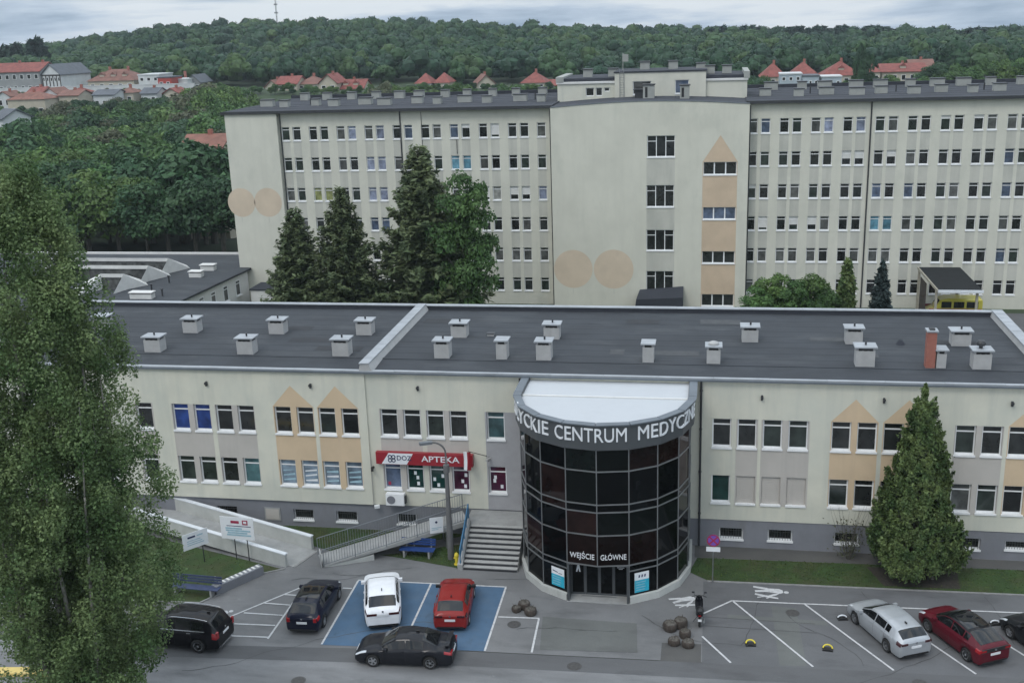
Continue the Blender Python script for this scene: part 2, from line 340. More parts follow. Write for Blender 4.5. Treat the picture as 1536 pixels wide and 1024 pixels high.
L.new(sky.outputs[0], mx.inputs[6]); L.new(rp.outputs[0], mx.inputs[7]); sp_ = N.new('ShaderNodeSeparateXYZ'); L.new(tc.outputs['Generated'], sp_.inputs[0])       # an overcast sky is brightest overhead
mr_ = N.new('ShaderNodeValToRGB'); L.new(sp_.outputs[2], mr_.inputs[0]); mr_.color_ramp.elements[0].position = 0.05; mr_.color_ramp.elements[0].color = (.88, .88, .88, 1); mr_.color_ramp.elements[1].color = (2.42, 2.29, 2.10, 1)
vm = N.new('ShaderNodeVectorMath'); vm.operation = 'MULTIPLY'; L.new(mx.outputs[2], vm.inputs[0]); L.new(mr_.outputs[0], vm.inputs[1]); L.new(vm.outputs[0], bg.inputs[0])
sd = bpy.data.lights.new('sun', 'SUN'); sd.energy = 0.75; sd.angle = R(18); sd.color = (1.0, 0.965, 0.91)
so = bpy.data.objects.new('sun', sd); COL.objects.link(so)
az, el = R(SUN_AZ), R(SUN_EL)
dv = Vector((math.sin(az)*math.cos(el), math.cos(az)*math.cos(el), math.sin(el)))
so.rotation_euler = dv.to_track_quat('Z', 'Y').to_euler(); so.location = (0, -30, 80)
sc.view_settings.view_transform = 'Standard'; sc.view_settings.look = 'None'; sc.view_settings.exposure = 0.12; sc.view_settings.gamma = 1.0

# ---------------------------------------------------------------- terrain
def smooth(a, b, x):
    t = np.clip((np.asarray(x, float)-a)/(b-a), 0, 1); return t*t*(3-2*t)
TOPX = [-900, -470, -410, -370, -308, -250, -174, -120, -64, 20, 84, 166, 400, 900]
TOPZ = [8, 12, 13, 17, 23, 25, 23.5, 19, 15, 11, 8, 7, 8, 8]
def terrain(x, y):
    x = np.asarray(x, float); y = np.asarray(y, float)
    basez = np.interp(x, [-300, -150, 0, 150], [11.5, 10.5, 8.0, 6.5])
    top = np.interp(x*600/np.maximum(y+57, 300), TOPX, TOPZ)
    z = -1.2*smooth(1, 13, y) + (basez+1.2)*smooth(232, 290, y) - 4.5*smooth(84, 130, y)*(1-smooth(230, 288, y))
    z = z + (top-basez)*smooth(315, 600, y) - 10*smooth(640, 1400, y)
    return z - 0.05
ys = np.unique(np.concatenate([np.linspace(-300, -70, 8), np.linspace(-60, 100, 41), np.linspace(110, 320, 30), np.linspace(340, 700, 30), np.linspace(760, 1500, 8)]))
xs = np.unique(np.concatenate([np.linspace(-1400, -500, 8), np.linspace(-450, 250, 80), np.linspace(300, 1400, 8)]))
X, Y = np.meshgrid(xs, ys); Z = terrain(X, Y)
v = np.stack([X, Y, Z], -1).reshape(-1, 3); nx = len(xs)
q = [(i*nx+j, i*nx+j+1, (i+1)*nx+j+1, (i+1)*nx+j) for i in range(len(ys)-1) for j in range(nx-1)]
structure(link_mesh('ground', fast_mesh('ground', v, q, M['earth'], smooth=True)))

# ---------------------------------------------------------------- flat grounds, each a sheet a few millimetres above the one below
def sheet(name, poly, z, m):
    return structure(MB().sheet(poly, z).build(name, M[m]))
sheet('plaza', [(-60, -13.9), (-25.8, -13.4), (-11, -12.2), (13, -11.45), (45, -10.1), (45, 0.5), (-60, 0.5)], 0.0, 'plaza')
sheet('road', [(-80, -60), (60, -60), (60, -9.2), (45, -10.3), (13, -11.6), (-11, -12.4), (-25.8, -13.6), (-80, -16.2)], 0.004, 'road')
sheet('road_edge', [(-30, -14.75), (-11, -13.5), (13, -12.75), (45, -11.4), (45, -10.15), (13, -11.5), (-11, -12.25), (-30, -13.7)], 0.008, 'gutterband')
sheet('parking_lot', [(0.0, -4.15), (45, -3.3), (45, -10.2), (13, -11.5), (0.0, -11.95)], 0.004, 'lot')
for i, p in enumerate([[(3.4, -6.3), (4.6, -6.4), (4.7, -11.6), (3.5, -11.7)], [(1.2, -7.4), (6.0, -7.5), (6.0, -7.9), (1.2, -7.8)], [(-7.9, -8.7), (-3.2, -8.8), (-3.0, -11.4), (-7.6, -11.7)]]):
    sheet('asphalt_patch', p, 0.0085+0.002*i, 'patch')
sheet('cobbled_strip', [(-1.9, -10.4), (-0.05, -10.3), (-0.05, -12.0), (-1.9, -12.05)], 0.006, 'paving')
sheet('drive', [(19.0, 45.0), (70, 44.0), (70, 57.5), (4.2, 57.5), (4.2, 52.0), (16, 50.5)], -1.232, 'lot')
sheet('drive_edge', [(27.5, 14.0), (33.5, 14.0), (33.5, 44.2), (27.5, 44.4)], -1.234, 'lot')
sheet('wall_footpath', [(-0.5, -1.45), (18.5, -1.0), (18.5, -0.02), (-0.5, -0.02)], 0.010, 'paving')
lawn_r = [(-0.35, -1.5), (18.5, -1.02), (30, -0.9), (30, -3.3), (16, -3.72), (1.5, -4.05), (0.3, -4.1), (-0.75, -3.2)]
lawn_l = [(-22.95, -5.35), (-24.26, -6.17), (-25.24, -8.3), (-25.9, -9.35), (-30, -9.7), (-42, -10.2), (-42, -0.2), (-33, -2.1)]
lawn_m = [(-18.0, -3.1), (-16.73, -3.35), (-13.5, -4.1), (-13.05, -4.3), (-13.05, -1.0), (-17, -2.8)]
lawn_b = [(-22.3, -2.4), (-20.9, -3.0), (-18.5, -2.3), (-14, -0.4), (-14, -0.02), (-30, -0.02)]
for i, p in enumerate((lawn_r, lawn_l, lawn_m, lawn_b)): sheet('lawn', p, 0.012, 'grass')
bark_bed = [(8.6, -1.6), (13.2, -1.5), (13.0, -3.5), (9.2, -3.6)]
sheet('soil_bed', bark_bed, 0.016, 'soil')
kb = MB()
for a, b in (((0.2, -4.14), (45, -3.25)), ((-22.85, -5.35), (-24.3, -6.25)), ((-24.3, -6.25), (-25.3, -8.4)), ((-25.3, -8.4), (-25.95, -9.45)), ((-25.95, -9.45), (-42, -10.3))):
    d = Vector((b[0]-a[0], b[1]-a[1], 0)); kb.obox(((a[0]+b[0])/2, (a[1]+b[1])/2, 0.03), d.length, 0.09, 0.06, math.atan2(d.y, d.x))
structure(kb.build('lawn_kerb', M['kerb']))
# grass blades on the lawns
def inside(p, poly):
    c = False; n = len(poly)
    for i in range(n):
        a, b = poly[i], poly[i-1]
        if (a[1] > p[1]) != (b[1] > p[1]) and p[0] < (b[0]-a[0])*(p[1]-a[1])/(b[1]-a[1])+a[0]: c = not c
    return c
gv = []
for poly in (lawn_r, lawn_l, lawn_m, lawn_b):
    px, py = [p[0] for p in poly], [p[1] for p in poly]; got = 0
    area = (max(px)-min(px))*(max(py)-min(py))
    for _ in range(int(min(area*110, 6000))):
        p = (random.uniform(min(px), min(max(px), 19)), random.uniform(min(py), max(py)))
        if not inside(p, poly) or (inside(p, bark_bed) and random.random() < .85): continue
        h = random.uniform(.02, .06); a = random.uniform(0, 6.28); wd = random.uniform(.02, .05)
        dx, dy = math.cos(a)*wd, math.sin(a)*wd; lx, ly = random.uniform(-.05, .05), random.uniform(-.05, .05)
        gv += [(p[0]-dx, p[1]-dy, .012), (p[0]+dx, p[1]+dy, .012), (p[0]+lx+dx*.2, p[1]+ly+dy*.2, h), (p[0]+lx-dx*.2, p[1]+ly-dy*.2, h)]
M['blade'] = leaf_mat('grass_blade', (0.035, 0.065, 0.014), (0.085, 0.115, 0.03), scale=0.8, rnd=0)
o = link_mesh('grass', fast_mesh('grass', gv, np.arange(len(gv)).reshape(-1, 4), M['blade'])); o['kind'] = 'stuff'

# cracks, seams and iron covers in the asphalt
cr = MB(); crr = random.Random(5)
def crack(p, a, n, step, wob, wd, z):
    p = np.array(p, float)
    for k in range(n):
        a += crr.uniform(-wob, wob); q = p+step*np.array([math.cos(a), math.sin(a)]); w2 = wd*crr.uniform(.5, 1.3); nn = np.array([-math.sin(a), math.cos(a)])*w2/2
        cr.sheet([p-nn, q-nn, q+nn, p+nn], z+.0002*(k % 3)); p = q
for p, a, n in [((-24, -15.5), .1, 26), ((-10, -16.2), .05, 30), ((3, -14.2), .12, 24), ((-6, -18), 3.0, 20), ((-20, -17.5), .2, 18), ((10, -13.8), .15, 20), ((-3, -8), -.4, 12), ((-9, -10), .2, 10), ((3.2, -4.4), -1.5, 12), ((4.1, -7), -1.5, 11), ((8.0, -4.3), -1.4, 10), ((14, -4.2), -1.2, 9), ((-22, -6.5), .6, 10), ((-20, -5.5), -.2, 9), ((-11.5, -5.2), -.1, 8)]: crack(p, a, n, .5, .35, .035, .0125)
for y_ in (-7.75, -8.6): cr.sheet([(0.1, y_), (5.4, y_-.05), (5.4, y_-.09), (0.1, y_-.04)], .0121+.0002*(y_ < -8))
structure(cr.build('asphalt_crack', mat('crack_filler', (0.06, 0.06, 0.061), .9, var=.1)))
mhc = MB()
for i, (x, y) in enumerate([(-5.8, -12.9), (4.4, -6.9), (-18.2, -15.6), (9.5, -12.4), (-9.2, -9.6)]): mhc.lathe([(.001, .0146+.0002*i), (.30, .0146+.0002*i)], 18, (x, y, 0)); mhc.lathe([(.34, .0140+.0002*i), (.31, .0148+.0002*i)], 18, (x, y, 0))
structure(mhc.build('manhole_cover', mat('iron_cover', (0.06, 0.058, 0.056), .7, var=.2, scale=9)))
# painted bays and lines
def line(mb, a, b, wd=0.10, z=0.016, m=0):
    a, b = np.array(a, float), np.array(b, float); d = (b-a)/np.linalg.norm(b-a); n = np.array([-d[1], d[0]])*wd/2
    mb.sheet([a-n, b-n, b+n, a+n], z, m)
blue = MB().sheet([(-18.32, -6.1), (-14.3, -6.0), (-10.28, -5.93), (-10.2, -12.15), (-14.2, -12.35), (-18.2, -12.55)], 0.012)
structure(blue.build('blue_bay', M['paint_blue']))
lm = MB(); W_ = 0.10
for i, (a, b) in enumerate([((-18.36, -6.08), (-10.24, -5.93)), ((-18.34, -6.14), (-18.18, -12.5)), ((-10.27, -5.99), (-10.18, -12.13)), ((-14.32, -6.05), (-14.2, -12.3)),
             ((-10.12, -8.98), (-8.04, -8.88)), ((-8.06, -8.93), (-7.94, -12.0)), ((-18.92, -7.04), (-18.42, -7.02)),
             ((-23.7, -10.5), (-21.0, -6.98)), ((-21.04, -7.1), (-21.0, -12.35)), ((-22.95, -12.31), (-21.06, -12.21)), ((-23.25, -11.2), (-21.1, -11.11)),
             ((-23.2, -10.12), (-21.1, -10.12)), ((-22.5, -9.05), (-21.1, -9.09)), ((-21.77, -8.07), (-21.1, -8.07)), ((-23.7, -10.5), (-23.3, -12.5)),
             ((0.03, -7.48), (1.46, -6.03)), ((1.46, -6.05), (15.6, -5.62)), ((15.6, -5.62), (24, -5.36)),
             ((-0.01, -9.63), (1.31, -11.76))]): line(lm, a, b, W_, 0.016+0.0006*i)
for k in range(6): line(lm, (1.52+3.54*k, -6.12+.12*k), (4.99+3.54*k, -11.64+.14*k), W_, 0.028+0.0006*k)
structure(lm.build('parking_lines', M['paint_white']))
def walkers(c, ang, s, mirror=1):
    """painted sign of a grown-up leading a child"""
    mb = MB(); ca, sa = math.cos(ang), math.sin(ang)
    def T(x, y): x *= s; y *= s*mirror; return (c[0]+x*ca-y*sa, c[1]+x*sa+y*ca)
    def circ(x, y, r): mb.sheet([T(x+r*math.cos(t), y+r*math.sin(t)) for t in np.linspace(0, 6.28, 15)[:-1]][::mirror], 0.018)
    circ(1.62, .25, .13)
    P = [[(.60, .56), (1.25, .58), (1.44, .44), (1.46, .20), (1.32, .06), (.64, .16)], [(-.08, .72), (.66, .60), (.66, .36), (-.08, .55)], [(.0, .26), (.66, .42), (.72, .18), (.03, .06)],
         [(1.26, .10), (1.42, .24), (1.08, -.16), (.74, -.36), (.66, -.24), (.96, -.02)], [(.0, -.22), (.55, -.40), (1.20, -.52), (1.20, -.38), (.58, -.20), (.02, -.06)], [(.12, -.52), (.60, -.36), (.62, -.28), (.14, -.42)], [(.62, -.56), (.84, -.38), (.78, -.34), (.56, -.50)]]
    for k, p in enumerate(P): mb.sheet([T(*q) for q in p][::mirror], 0.018+0.0006*k)
    structure(mb.build('pedestrian_marking', M['paint_white']))
walkers((2.62, -5.06), R(-2), 0.98)
walkers((-1.45, -6.72), R(24), 0.86)
walkers((-24.9, -11.15), R(40), 0.9)
yk = MB().obox((-31.2, -16.6, 0.09), 6.0, 0.55, 0.18, R(8)); structure(yk.build('yellow_kerb', M['paint_yellow']))

# ---------------------------------------------------------------- walls with openings
def wall_grid(mb, x0, x1, z0, z1, y, holes, depth, pick, mrev=0, extra_x=(), extra_z=()):
    """wall facing -y from x0..x1, z0..z1 with holes (xa,xb,za,zb) and their reveals"""
    xs = sorted({round(t, 4) for t in [x0, x1, *[h[0] for h in holes], *[h[1] for h in holes], *extra_x] if x0 <= t <= x1})
    zs = sorted({round(t, 4) for t in [z0, z1, *[h[2] for h in holes], *[h[3] for h in holes], *extra_z] if z0 <= t <= z1})
    for i in range(len(xs)-1):
        for j in range(len(zs)-1):
            cx, cz = (xs[i]+xs[i+1])/2, (zs[j]+zs[j+1])/2
            if any(h[0] < cx < h[1] and h[2] < cz < h[3] for h in holes): continue
            mb.quad((xs[i], y, zs[j]), (xs[i+1], y, zs[j]), (xs[i+1], y, zs[j+1]), (xs[i], y, zs[j+1]), pick(cx, cz))
    for xa, xb, za, zb in holes:
        k = pick((xa+xb)/2, (za+zb)/2); d = y+depth
        mb.quad((xa, y, za), (xa, y, zb), (xa, d, zb), (xa, d, za), k)
        mb.quad((xb, y, zb), (xb, y, za), (xb, d, za), (xb, d, zb), k)
        mb.quad((xa, y, zb), (xb, y, zb), (xb, d, zb), (xa, d, zb), k)
        mb.quad((xb, y, za), (xa, y, za), (xa, d, za), (xb, d, za), k)
_wm = {}
def window_meshes(w, h, kind):
    """frame, pane and sill, origin at the middle of the opening's lower edge on the wall face"""
    key = (round(w, 3), round(h, 3), kind)
    if key in _wm: return _wm[key]
    f = MB(); t = 0.07; d0, d1 = 0.15, 0.22; hw = w/2
    f.box(-hw, -hw+t, d0, d1, 0, h); f.box(hw-t, hw, d0, d1, 0, h); f.box(-hw+t, hw-t, d0, d1, h-t, h); f.box(-hw+t, hw-t, d0, d1, 0, t*1.3)
    if kind == 'transom': f.box(-hw+t, hw-t, d0, d1, h*.76, h*.76+t)
    elif kind == 'triple':
        for q in (-.17, .17): f.box(q*w-t*.6, q*w+t*.6, d0, d1, t*1.3, h-t)
        f.box(-hw+t, -.17*w-t*.6, d0, d1, h*.72, h*.72+t); f.box(.17*w+t*.6, hw-t, d0, d1, h*.72, h*.72+t)
    elif kind == 'triple_low':
        for q in (-.17, .17): f.box(q*w-t*.9, q*w+t*.9, d0, d1, t*1.3, h-t)
    p = MB().quad((-hw+t*.5, d0+.035, t*.5), (hw-t*.5, d0+.035, t*.5), (hw-t*.5, d0+.035, h-t*.5), (-hw+t*.5, d0+.035, h-t*.5))
    s = MB().box(-hw-.04, hw+.04, -0.07, d0-.002, -0.085, 0.012)
    _wm[key] = (f.mesh('window', M['white']), p, s.mesh('sill', M['white'])); return _wm[key]
_pm = {}
def pane_mesh(w, h, kind, gl):
    key = (round(w, 3), round(h, 3), kind, gl)
    if key not in _pm: _pm[key] = window_meshes(w, h, kind)[1].mesh('pane', G[gl])
    return _pm[key]
def window(parent, x, y, z, w, h, gl='dark', kind='transom', sill=True, label=None, blind=None):
    fm, _, sm = window_meshes(w, h, kind); off = OFF[parent.name]
    o = link_mesh('window', fm, parent, (x-off[0], y-off[1], z-off[2]))
    if label: o['label'] = label
    link_mesh('pane', pane_mesh(w, h, kind, gl), o)
    if sill: link_mesh('sill', sm, o)
    if blind:      # a blind drawn part of the way, just outside the dark pane's plane
        hw = w/2-.075; bm = MB().box(-hw, hw, .166, .178, h*(1-blind), h-.075)
        link_mesh('blind', bm.mesh('blind', M['offwhite']), o)
    return o

# ---------------------------------------------------------------- the two-storey clinic
CX0, CX1, CY1, CZ = -44.0, 18.05, 13.2, 10.0
clinic = thing('clinic_building', 'long two storey cream clinic with apricot painted gables, dark flat roof and grey plinth', 'building', (-13, 0, 0), world=True)
upx = [-40.0, -38.6, -37.2, -35.8, -33.05, -30.72, -29.35, -27.97, -26.6, -24.32, -22.95, -21.62, -20.24, -17.93, -16.57, -15.2, -13.86, -11.69, 0.85, 2.2, 3.55, 4.9, 7.13, 8.46, 9.8, 11.13, 13.42, 14.74, 16.06, 17.38]
UZ0, UZ1, LZ0, LZ1 = 5.97, 7.63, 2.68, 4.32
WW = 1.02
closed = (2.2, 3.55, 4.9)                   # lower openings shut by grey boards
holes = [(x-WW/2, x+WW/2, UZ0, UZ1) for x in upx] + [(x-WW/2, x+WW/2, LZ0, LZ1) for x in upx]
bands = [(-31.28, -28.8, 'g'), (-28.52, -26.05, 'g'), (-40.6, -38.0, 'g'), (-37.8, -35.2, 'g'), (-33.65, -32.45, 'g'), (-24.88, -22.4, 'o'), (-22.17, -19.7, 'o'), (-18.5, -16.02, 'g'), (-15.75, -13.3, 'g'), (-12.3, -9.9, 'm'),
         (1.62, 2.78, 'g'), (2.95, 5.5, 'g'), (6.58, 9.02, 'o'), (9.24, 11.7, 'o'), (12.85, 15.3, 'g'), (15.5, 17.96, 'o')]
def clinic_paint(x, z):
    for a, b, k in bands:
        if a < x < b:
            if k == 'm' and 1.65 < z < 7.7: return 3
            if LZ0-.1 < z < UZ1: return {'g': 1, 'o': 2, 'm': 3}[k]
    return 0
wl = MB(); ex = [t for b in bands for t in b[:2]]
STEP = -19.2
wall_grid(wl, CX0, STEP, 1.66, 9.86, -0.10, [h for h in holes if h[1] < STEP], 0.26, clinic_paint, extra_x=ex, extra_z=(LZ0-.1,))
wall_grid(wl, STEP, CX1, 1.66, 9.86, 0.0, [h for h in holes if h[0] > STEP], 0.26, clinic_paint, extra_x=ex, extra_z=(LZ0-.1,))
wl.quad((STEP, -0.10, 1.66), (STEP, 0, 1.66), (STEP, 0, 9.86), (STEP, -0.10, 9.86), 0)
wl.quad((CX1, 0, -1.5), (CX1, CY1, -1.5), (CX1, CY1, 9.95), (CX1, 0, 9.86), 0); wl.quad((CX0, CY1, -1.5), (CX0, -.1, -1.5), (CX0, -.1, 9.86), (CX0, CY1, 9.95), 0)
wl.quad((CX1, CY1, -1.5), (CX0, CY1, -1.5), (CX0, CY1, 9.95), (CX1, CY1, 9.95), 0)
# the dark rooms are closed off behind the panes
wl.quad((CX0, .30, 0), (CX1, .30, 0), (CX1, .30, 9.8), (CX0, .30, 9.8), 1)
wl.quad((CX0, -.1, 1.66), (STEP, -.1, 1.66), (STEP, 0.03, 1.66), (CX0, 0.03, 1.66), 0)
wl.build('wall', [M['cream'], M['greyband'], M['orange'], M['mauve']], clinic)
bw = [(-23.65, .42, 1.08, 1.25), (-20.95, .42, 1.08, 1.3), (-17.25, .45, 1.08, 1.2), (-28.5, .42, 1.08, 1.25), (1.48, .48, 1.14, 1.32), (4.15, .5, 1.15, 1.34), (7.7, .5, 1.15, 1.3), (13.95, .52, 1.18, 1.4), (16.55, .62, 1.1, 1.3)]
pb = MB(); wall_grid(pb, CX0, CX1, -1.5, 1.66, 0.04, [(x-ww/2, x+ww/2, a, b) for x, a, b, ww in bw], 0.26, lambda x, z: 0)
pb.build('plinth', M['plinth'], clinic)
for x0, x1, xm, zt, y in ((-24.88, -22.4, -23.72, 8.93, -0.103), (-22.17, -19.7, -21.0, 8.97, -0.103), (6.58, 9.02, 7.8, 8.92, -0.003), (9.24, 11.7, 10.5, 8.96, -0.003), (15.5, 17.96, 16.75, 8.95, -0.003)):
    b_ = UZ1+.001; gb = MB().add([(x0-.02, y, b_), (x1+.02, y, b_), (xm, y, zt), (x0-.02, y+.002, b_), (x1+.02, y+.002, b_), (xm, y+.002, zt)], [(0, 1, 2), (5, 4, 3), (0, 2, 5, 3), (2, 1, 4, 5)]); gb.build('painted_gable', M['orange'], clinic)
kinds_up = {-30.72: 'blue', -29.35: 'blue', -15.2: 'green', -11.69: 'teal', 13.42: 'green', 4.9: 'green'}
kinds_lo = {-26.6: 'teal', -24.32: 'poster', -22.95: 'poster', -21.62: 'poster', -20.24: 'poster', -17.93: 'slate', -16.57: 'forest', -15.2: 'forest', -13.86: 'plum', -11.69: 'plum', 0.85: 'forest', 13.42: 'grey'}
glb = dict(blue='window with a blue curtain', teal='window with a teal blind', poster='window covered by pale blue film', slate='window covered by slate film', forest='window covered by dark green film', plum='window covered by plum film')
for x in upx:
    y = -0.10 if x < STEP else 0.0
    gl = kinds_up.get(x, random.choice(['dark', 'dark', 'dark', 'green']))
    window(clinic, x, y, UZ0, WW, UZ1-UZ0, gl, label=glb.get(gl) if x in kinds_up else None)
    gl = kinds_lo.get(x, random.choice(['dark', 'dark', 'green']))
    if x in closed:
        mb = MB().box(x-WW/2, x+WW/2, .12, .19, LZ0, LZ1)
        for k in range(14): mb.box(x-WW/2+.03, x+WW/2-.03, .112, .1195, LZ0+.06+k*.112, LZ0+.06+k*.112+.1)
        s = mb.build('roller_shutter', M['greyband'], clinic); s['label'] = 'pinkish grey shutter closing a lower window'
        MB().box(x-WW/2-.04, x+WW/2+.04, -.07, .11, LZ0-.085, LZ0+.012).build('sill', M['white'], s)
        continue
    o = window(clinic, x, y, LZ0, WW, LZ1-LZ0, gl, kind='plain' if x == 0.85 else 'transom', label=glb.get(gl) if x in kinds_lo else None)
    if gl in ('poster', 'forest', 'plum', 'slate') and x < 0:      # leaflets and pictures stuck on the glass
        mb = MB(); rr = random.Random(int(x*100))
        if gl == 'poster':
            for k in range(3):
                zz = .25+.3*k; mb.quad((-.36, .183, zz), (.36, .183, zz+rr.uniform(-.04, .12)), (.36, .183, zz+.1+rr.uniform(0, .1)), (-.36, .183, zz+.08), rr.choice([0, 1]))
        else:
            for k in range(3 if gl != 'slate' else 1):
                cx, cz = rr.uniform(-.28, .28), .35+.28*k+rr.uniform(-.1, .1); mb.quad((cx-.08, .183, cz-.11), (cx+.08, .183, cz-.11), (cx+.08, .183, cz+.11), (cx-.08, .183, cz+.11), 0 if gl != 'slate' else 2)
        link_mesh('sticker', mb.mesh('sticker', [M['signwhite'], M['paleteal'], M['crimson']]), o)
for x, a, b, ww in bw:
    o = window(clinic, x, 0.04, a, ww, b-a, 'dark', kind='plain'); o.name = 'basement_window'
    g = MB()
    for k in range(9): t = -ww/2+.1+k*(ww-.2)/8; g.tube((t, .06, .02), (t, .06, b-a-.02), .011, n=6)
    for zz in (.14, b-a-.14): g.tube((-ww/2+.02, .06, zz), (ww/2-.02, .06, zz), .009, n=6)
    link_mesh('grille', g.mesh('grille', M['dark']), o)
hm = MB().box(-26.1, -25.1, -.0, .039, .3, 1.12).box(-26.02, -25.18, -.02, -.001, .38, 1.04, 1); hm.build('vent_hatch', [M['conc'], M['greyband']], clinic)
# roof
rf = MB(); zf = 9.88
rf.quad((CX0, -.02, zf), (CX1, -.02, zf), (CX1, 2.15, 9.99), (CX0, 2.15, 9.99)); rf.quad((CX0, 2.15, 9.99), (CX1, 2.15, 9.99), (CX1, CY1, 10.06), (CX0, CY1, 10.06))
for yy in (3.3, 4.45, 5.6, 6.75, 7.9, 9.05, 10.2, 11.35): rf.box(CX0+.1, CX1-.6, yy, yy+.05, 9.99+(yy-2.15)*.0063-.02, 9.99+(yy-2.15)*.0063+.007)
rf.box(CX0+.1, CX1-.6, 2.05, 2.3, 9.97, 10.015)
roof = rf.build('roof', M['bitumen'], clinic)
fp = MB(); rr_ = random.Random(3)
for k in range(11):
    x, y = rr_.uniform(-40, 15), rr_.uniform(3.2, 11.5); wx, wy = rr_.uniform(.8, 3.2), rr_.uniform(.7, 1.1); z_ = 9.99+(y-2.15)*.0064
    fp.add([(x, y, z_+.010+.0004*k), (x+wx, y, z_+.010+.0004*k), (x+wx, y+wy, z_+.010+.0064*wy+.0004*k), (x, y+wy, z_+.010+.0064*wy+.0004*k)], [(0, 1, 2, 3)], k % 2)
fp.build('felt_patch', [mat('newer_roof_felt', (0.020, 0.022, 0.026), .8, var=.2), mat('faded_roof_felt', (0.058, 0.062, 0.066), .9, var=.2)], roof)['kind'] = 'stuff'
gt = MB()
for k in range(21):
    a = CX0+k*2.957; gt.box(a, a+2.945, -.20 if a < STEP-1 else -.14, .10, 9.86, 9.955+.004*(k % 2))
gt.build('eaves_flashing', M['sheet'], clinic)
gu = MB().box(CX0, CX1, -.27, -.202, 9.80, 9.90); gu.build('gutter', M['sheet_dark'], clinic)
pp = MB().box(CX0, CX1, CY1-.05, CY1+.28, 9.6, 10.33); pp.build('rear_parapet', M['bitumen_far'], clinic)
pc = MB()
for k in range(31): a = CX0+k*2.0; pc.box(a, min(a+1.99, CX1), CY1-.12, CY1+.34, 10.332, 10.392+.003*(k % 3))
pc.build('parapet_coping', M['sheet'], clinic)
def firewall(x0, x1, name):
    b_ = MB().add([(x0-.1, -.15, 9.9), (x1+.22, -.15, 9.9), (x1+.22, CY1-.06, 10.0), (x0-.1, CY1-.06, 10.0), (x0, -.15, 10.36), (x1, -.15, 10.36), (x1, CY1-.06, 10.46), (x0, CY1-.06, 10.46)],
                  [(0, 3, 2, 1), (4, 5, 6, 7), (0, 1, 5, 4), (1, 2, 6, 5), (2, 3, 7, 6), (3, 0, 4, 7)])
    o = b_.build(name, M['vent'], clinic); c_ = MB()
    for k in range(14):
        ya = -.2+k*.955; z_ = 10.363+.1*(ya+.2)/13.3; c_.box(x0-.06, x1+.05, ya, ya+.94, z_, z_+.05+.003*(k % 2))
    c_.build('coping', M['sheet'], o); return o
firewall(-19.38, -18.9, 'party_wall'); firewall(17.42, 17.95, 'end_parapet')
def vent(x, y, wx=.95, dy=.8, h=.85, cap=True, cowl=None, parent=roof, z=9.95):
    mb = MB().box(x-wx/2, x+wx/2, y, y+dy, z, z+h)
    for i in range(3): t = x-wx/2+.12+i*(wx-.24)/2.6; mb.box(t, t+.17, y-.004, y+.2, z+h, z+h+.001, 1)
    mb.box(x-wx/2+.06, x+wx/2-.06, y+.06, y+dy-.06, z+h, z+h+.16, 1)
    for sx_ in (-1, 1):
        for yy in (y+.03, y+dy-.15): mb.box(x+sx_*(wx/2-.07)-.05, x+sx_*(wx/2-.07)+.05, yy, yy+.12, z+h+.0005, z+h+.16, 0)
    mb.box(x-wx/2-.1, x+wx/2+.1, y-.1, y+dy+.1, z+h+.161, z+h+.235, 2)
    if cowl == 'pipe': mb.tube((x+.03, y+dy/2, z+h+.236), (x+.03, y+dy/2, z+h+.42), .055, n=10, m=3)
    if cowl == 'dome': mb.lathe([(.22, 0), (.30, .03), (.26, .12), (.12, .18), (0.01, .2)], 14, (x, y+dy/2, z+h+.236), 0)
    if cowl == 'turbine': mb.lathe([(.1, 0), (.1, .12), (.22, .16), (.25, .3), (.18, .42), (.01, .46)], 14, (x-.05, y+dy/2, z+h+.236), 3)
    o = mb.build('roof_vent', [M['vent'], M['black'], M['sheet'], M['dark']], parent); return o
for x, y, wx, h, cw in [(-33.43, 2.44, 1.05, .8, 'pipe'), (-33.0, 6.7, 1.0, .8, 'pipe'), (-27.38, 2.35, 1.0, .85, 'pipe'), (-27.13, 6.75, 1.0, .8, 'pipe'), (-21.38, 2.35, 1.0, .88, 'pipe'), (-21.34, 6.85, 1.0, .8, 'pipe'), (-39.49, 7.0, 1.0, .8, None),
                        (-15.22, 2.35, .88, .9, 'pipe'), (-15.17, 6.65, .98, .78, 'pipe'), (-11.69, 2.42, .62, .95, None), (-9.23, 2.38, .86, .95, 'pipe'), (-9.36, 6.6, .95, .8, 'pipe'), (-3.27, 2.3, .62, .95, None), (0.35, 2.3, .75, .85, 'dome'),
                        (2.48, 6.7, .95, .8, 'pipe'), (8.4, 6.65, .95, .82, 'pipe'), (8.48, 2.35, 1.0, .95, 'pipe'), (12.42, 2.4, .5, .85, None), (14.3, 6.6, 1.05, .75, 'pipe'), (14.47, 2.25, .92, .9, 'turbine')]:
    vent(x, y, wx, .8, h, cowl=cw)
ch = MB().box(11.62, 12.1, 2.36, 2.9, 9.95, 12.0).box(11.56, 12.16, 2.3, 2.96, 12.0, 12.09, 1).box(11.72, 12.0, 2.46, 2.8, 12.09, 12.16, 2)
ch.build('brick_chimney', [M['brick'], M['sheet'], M['black']], roof)
MB().box(-13.45, -13.05, 7.1, 7.4, 9.98, 10.16).box(-13.5, -13.0, 7.05, 7.45, 10.161, 10.2, 1).build('low_vent', [M['vent'], M['dark']], roof)
MB().lathe([(.28, 0), (.22, .1), (.1, .3), (.01, .34)], 10, (11.0, 6.8, 10.0), 0).build('roof_drain_cowl', M['bitumen_far'], roof)
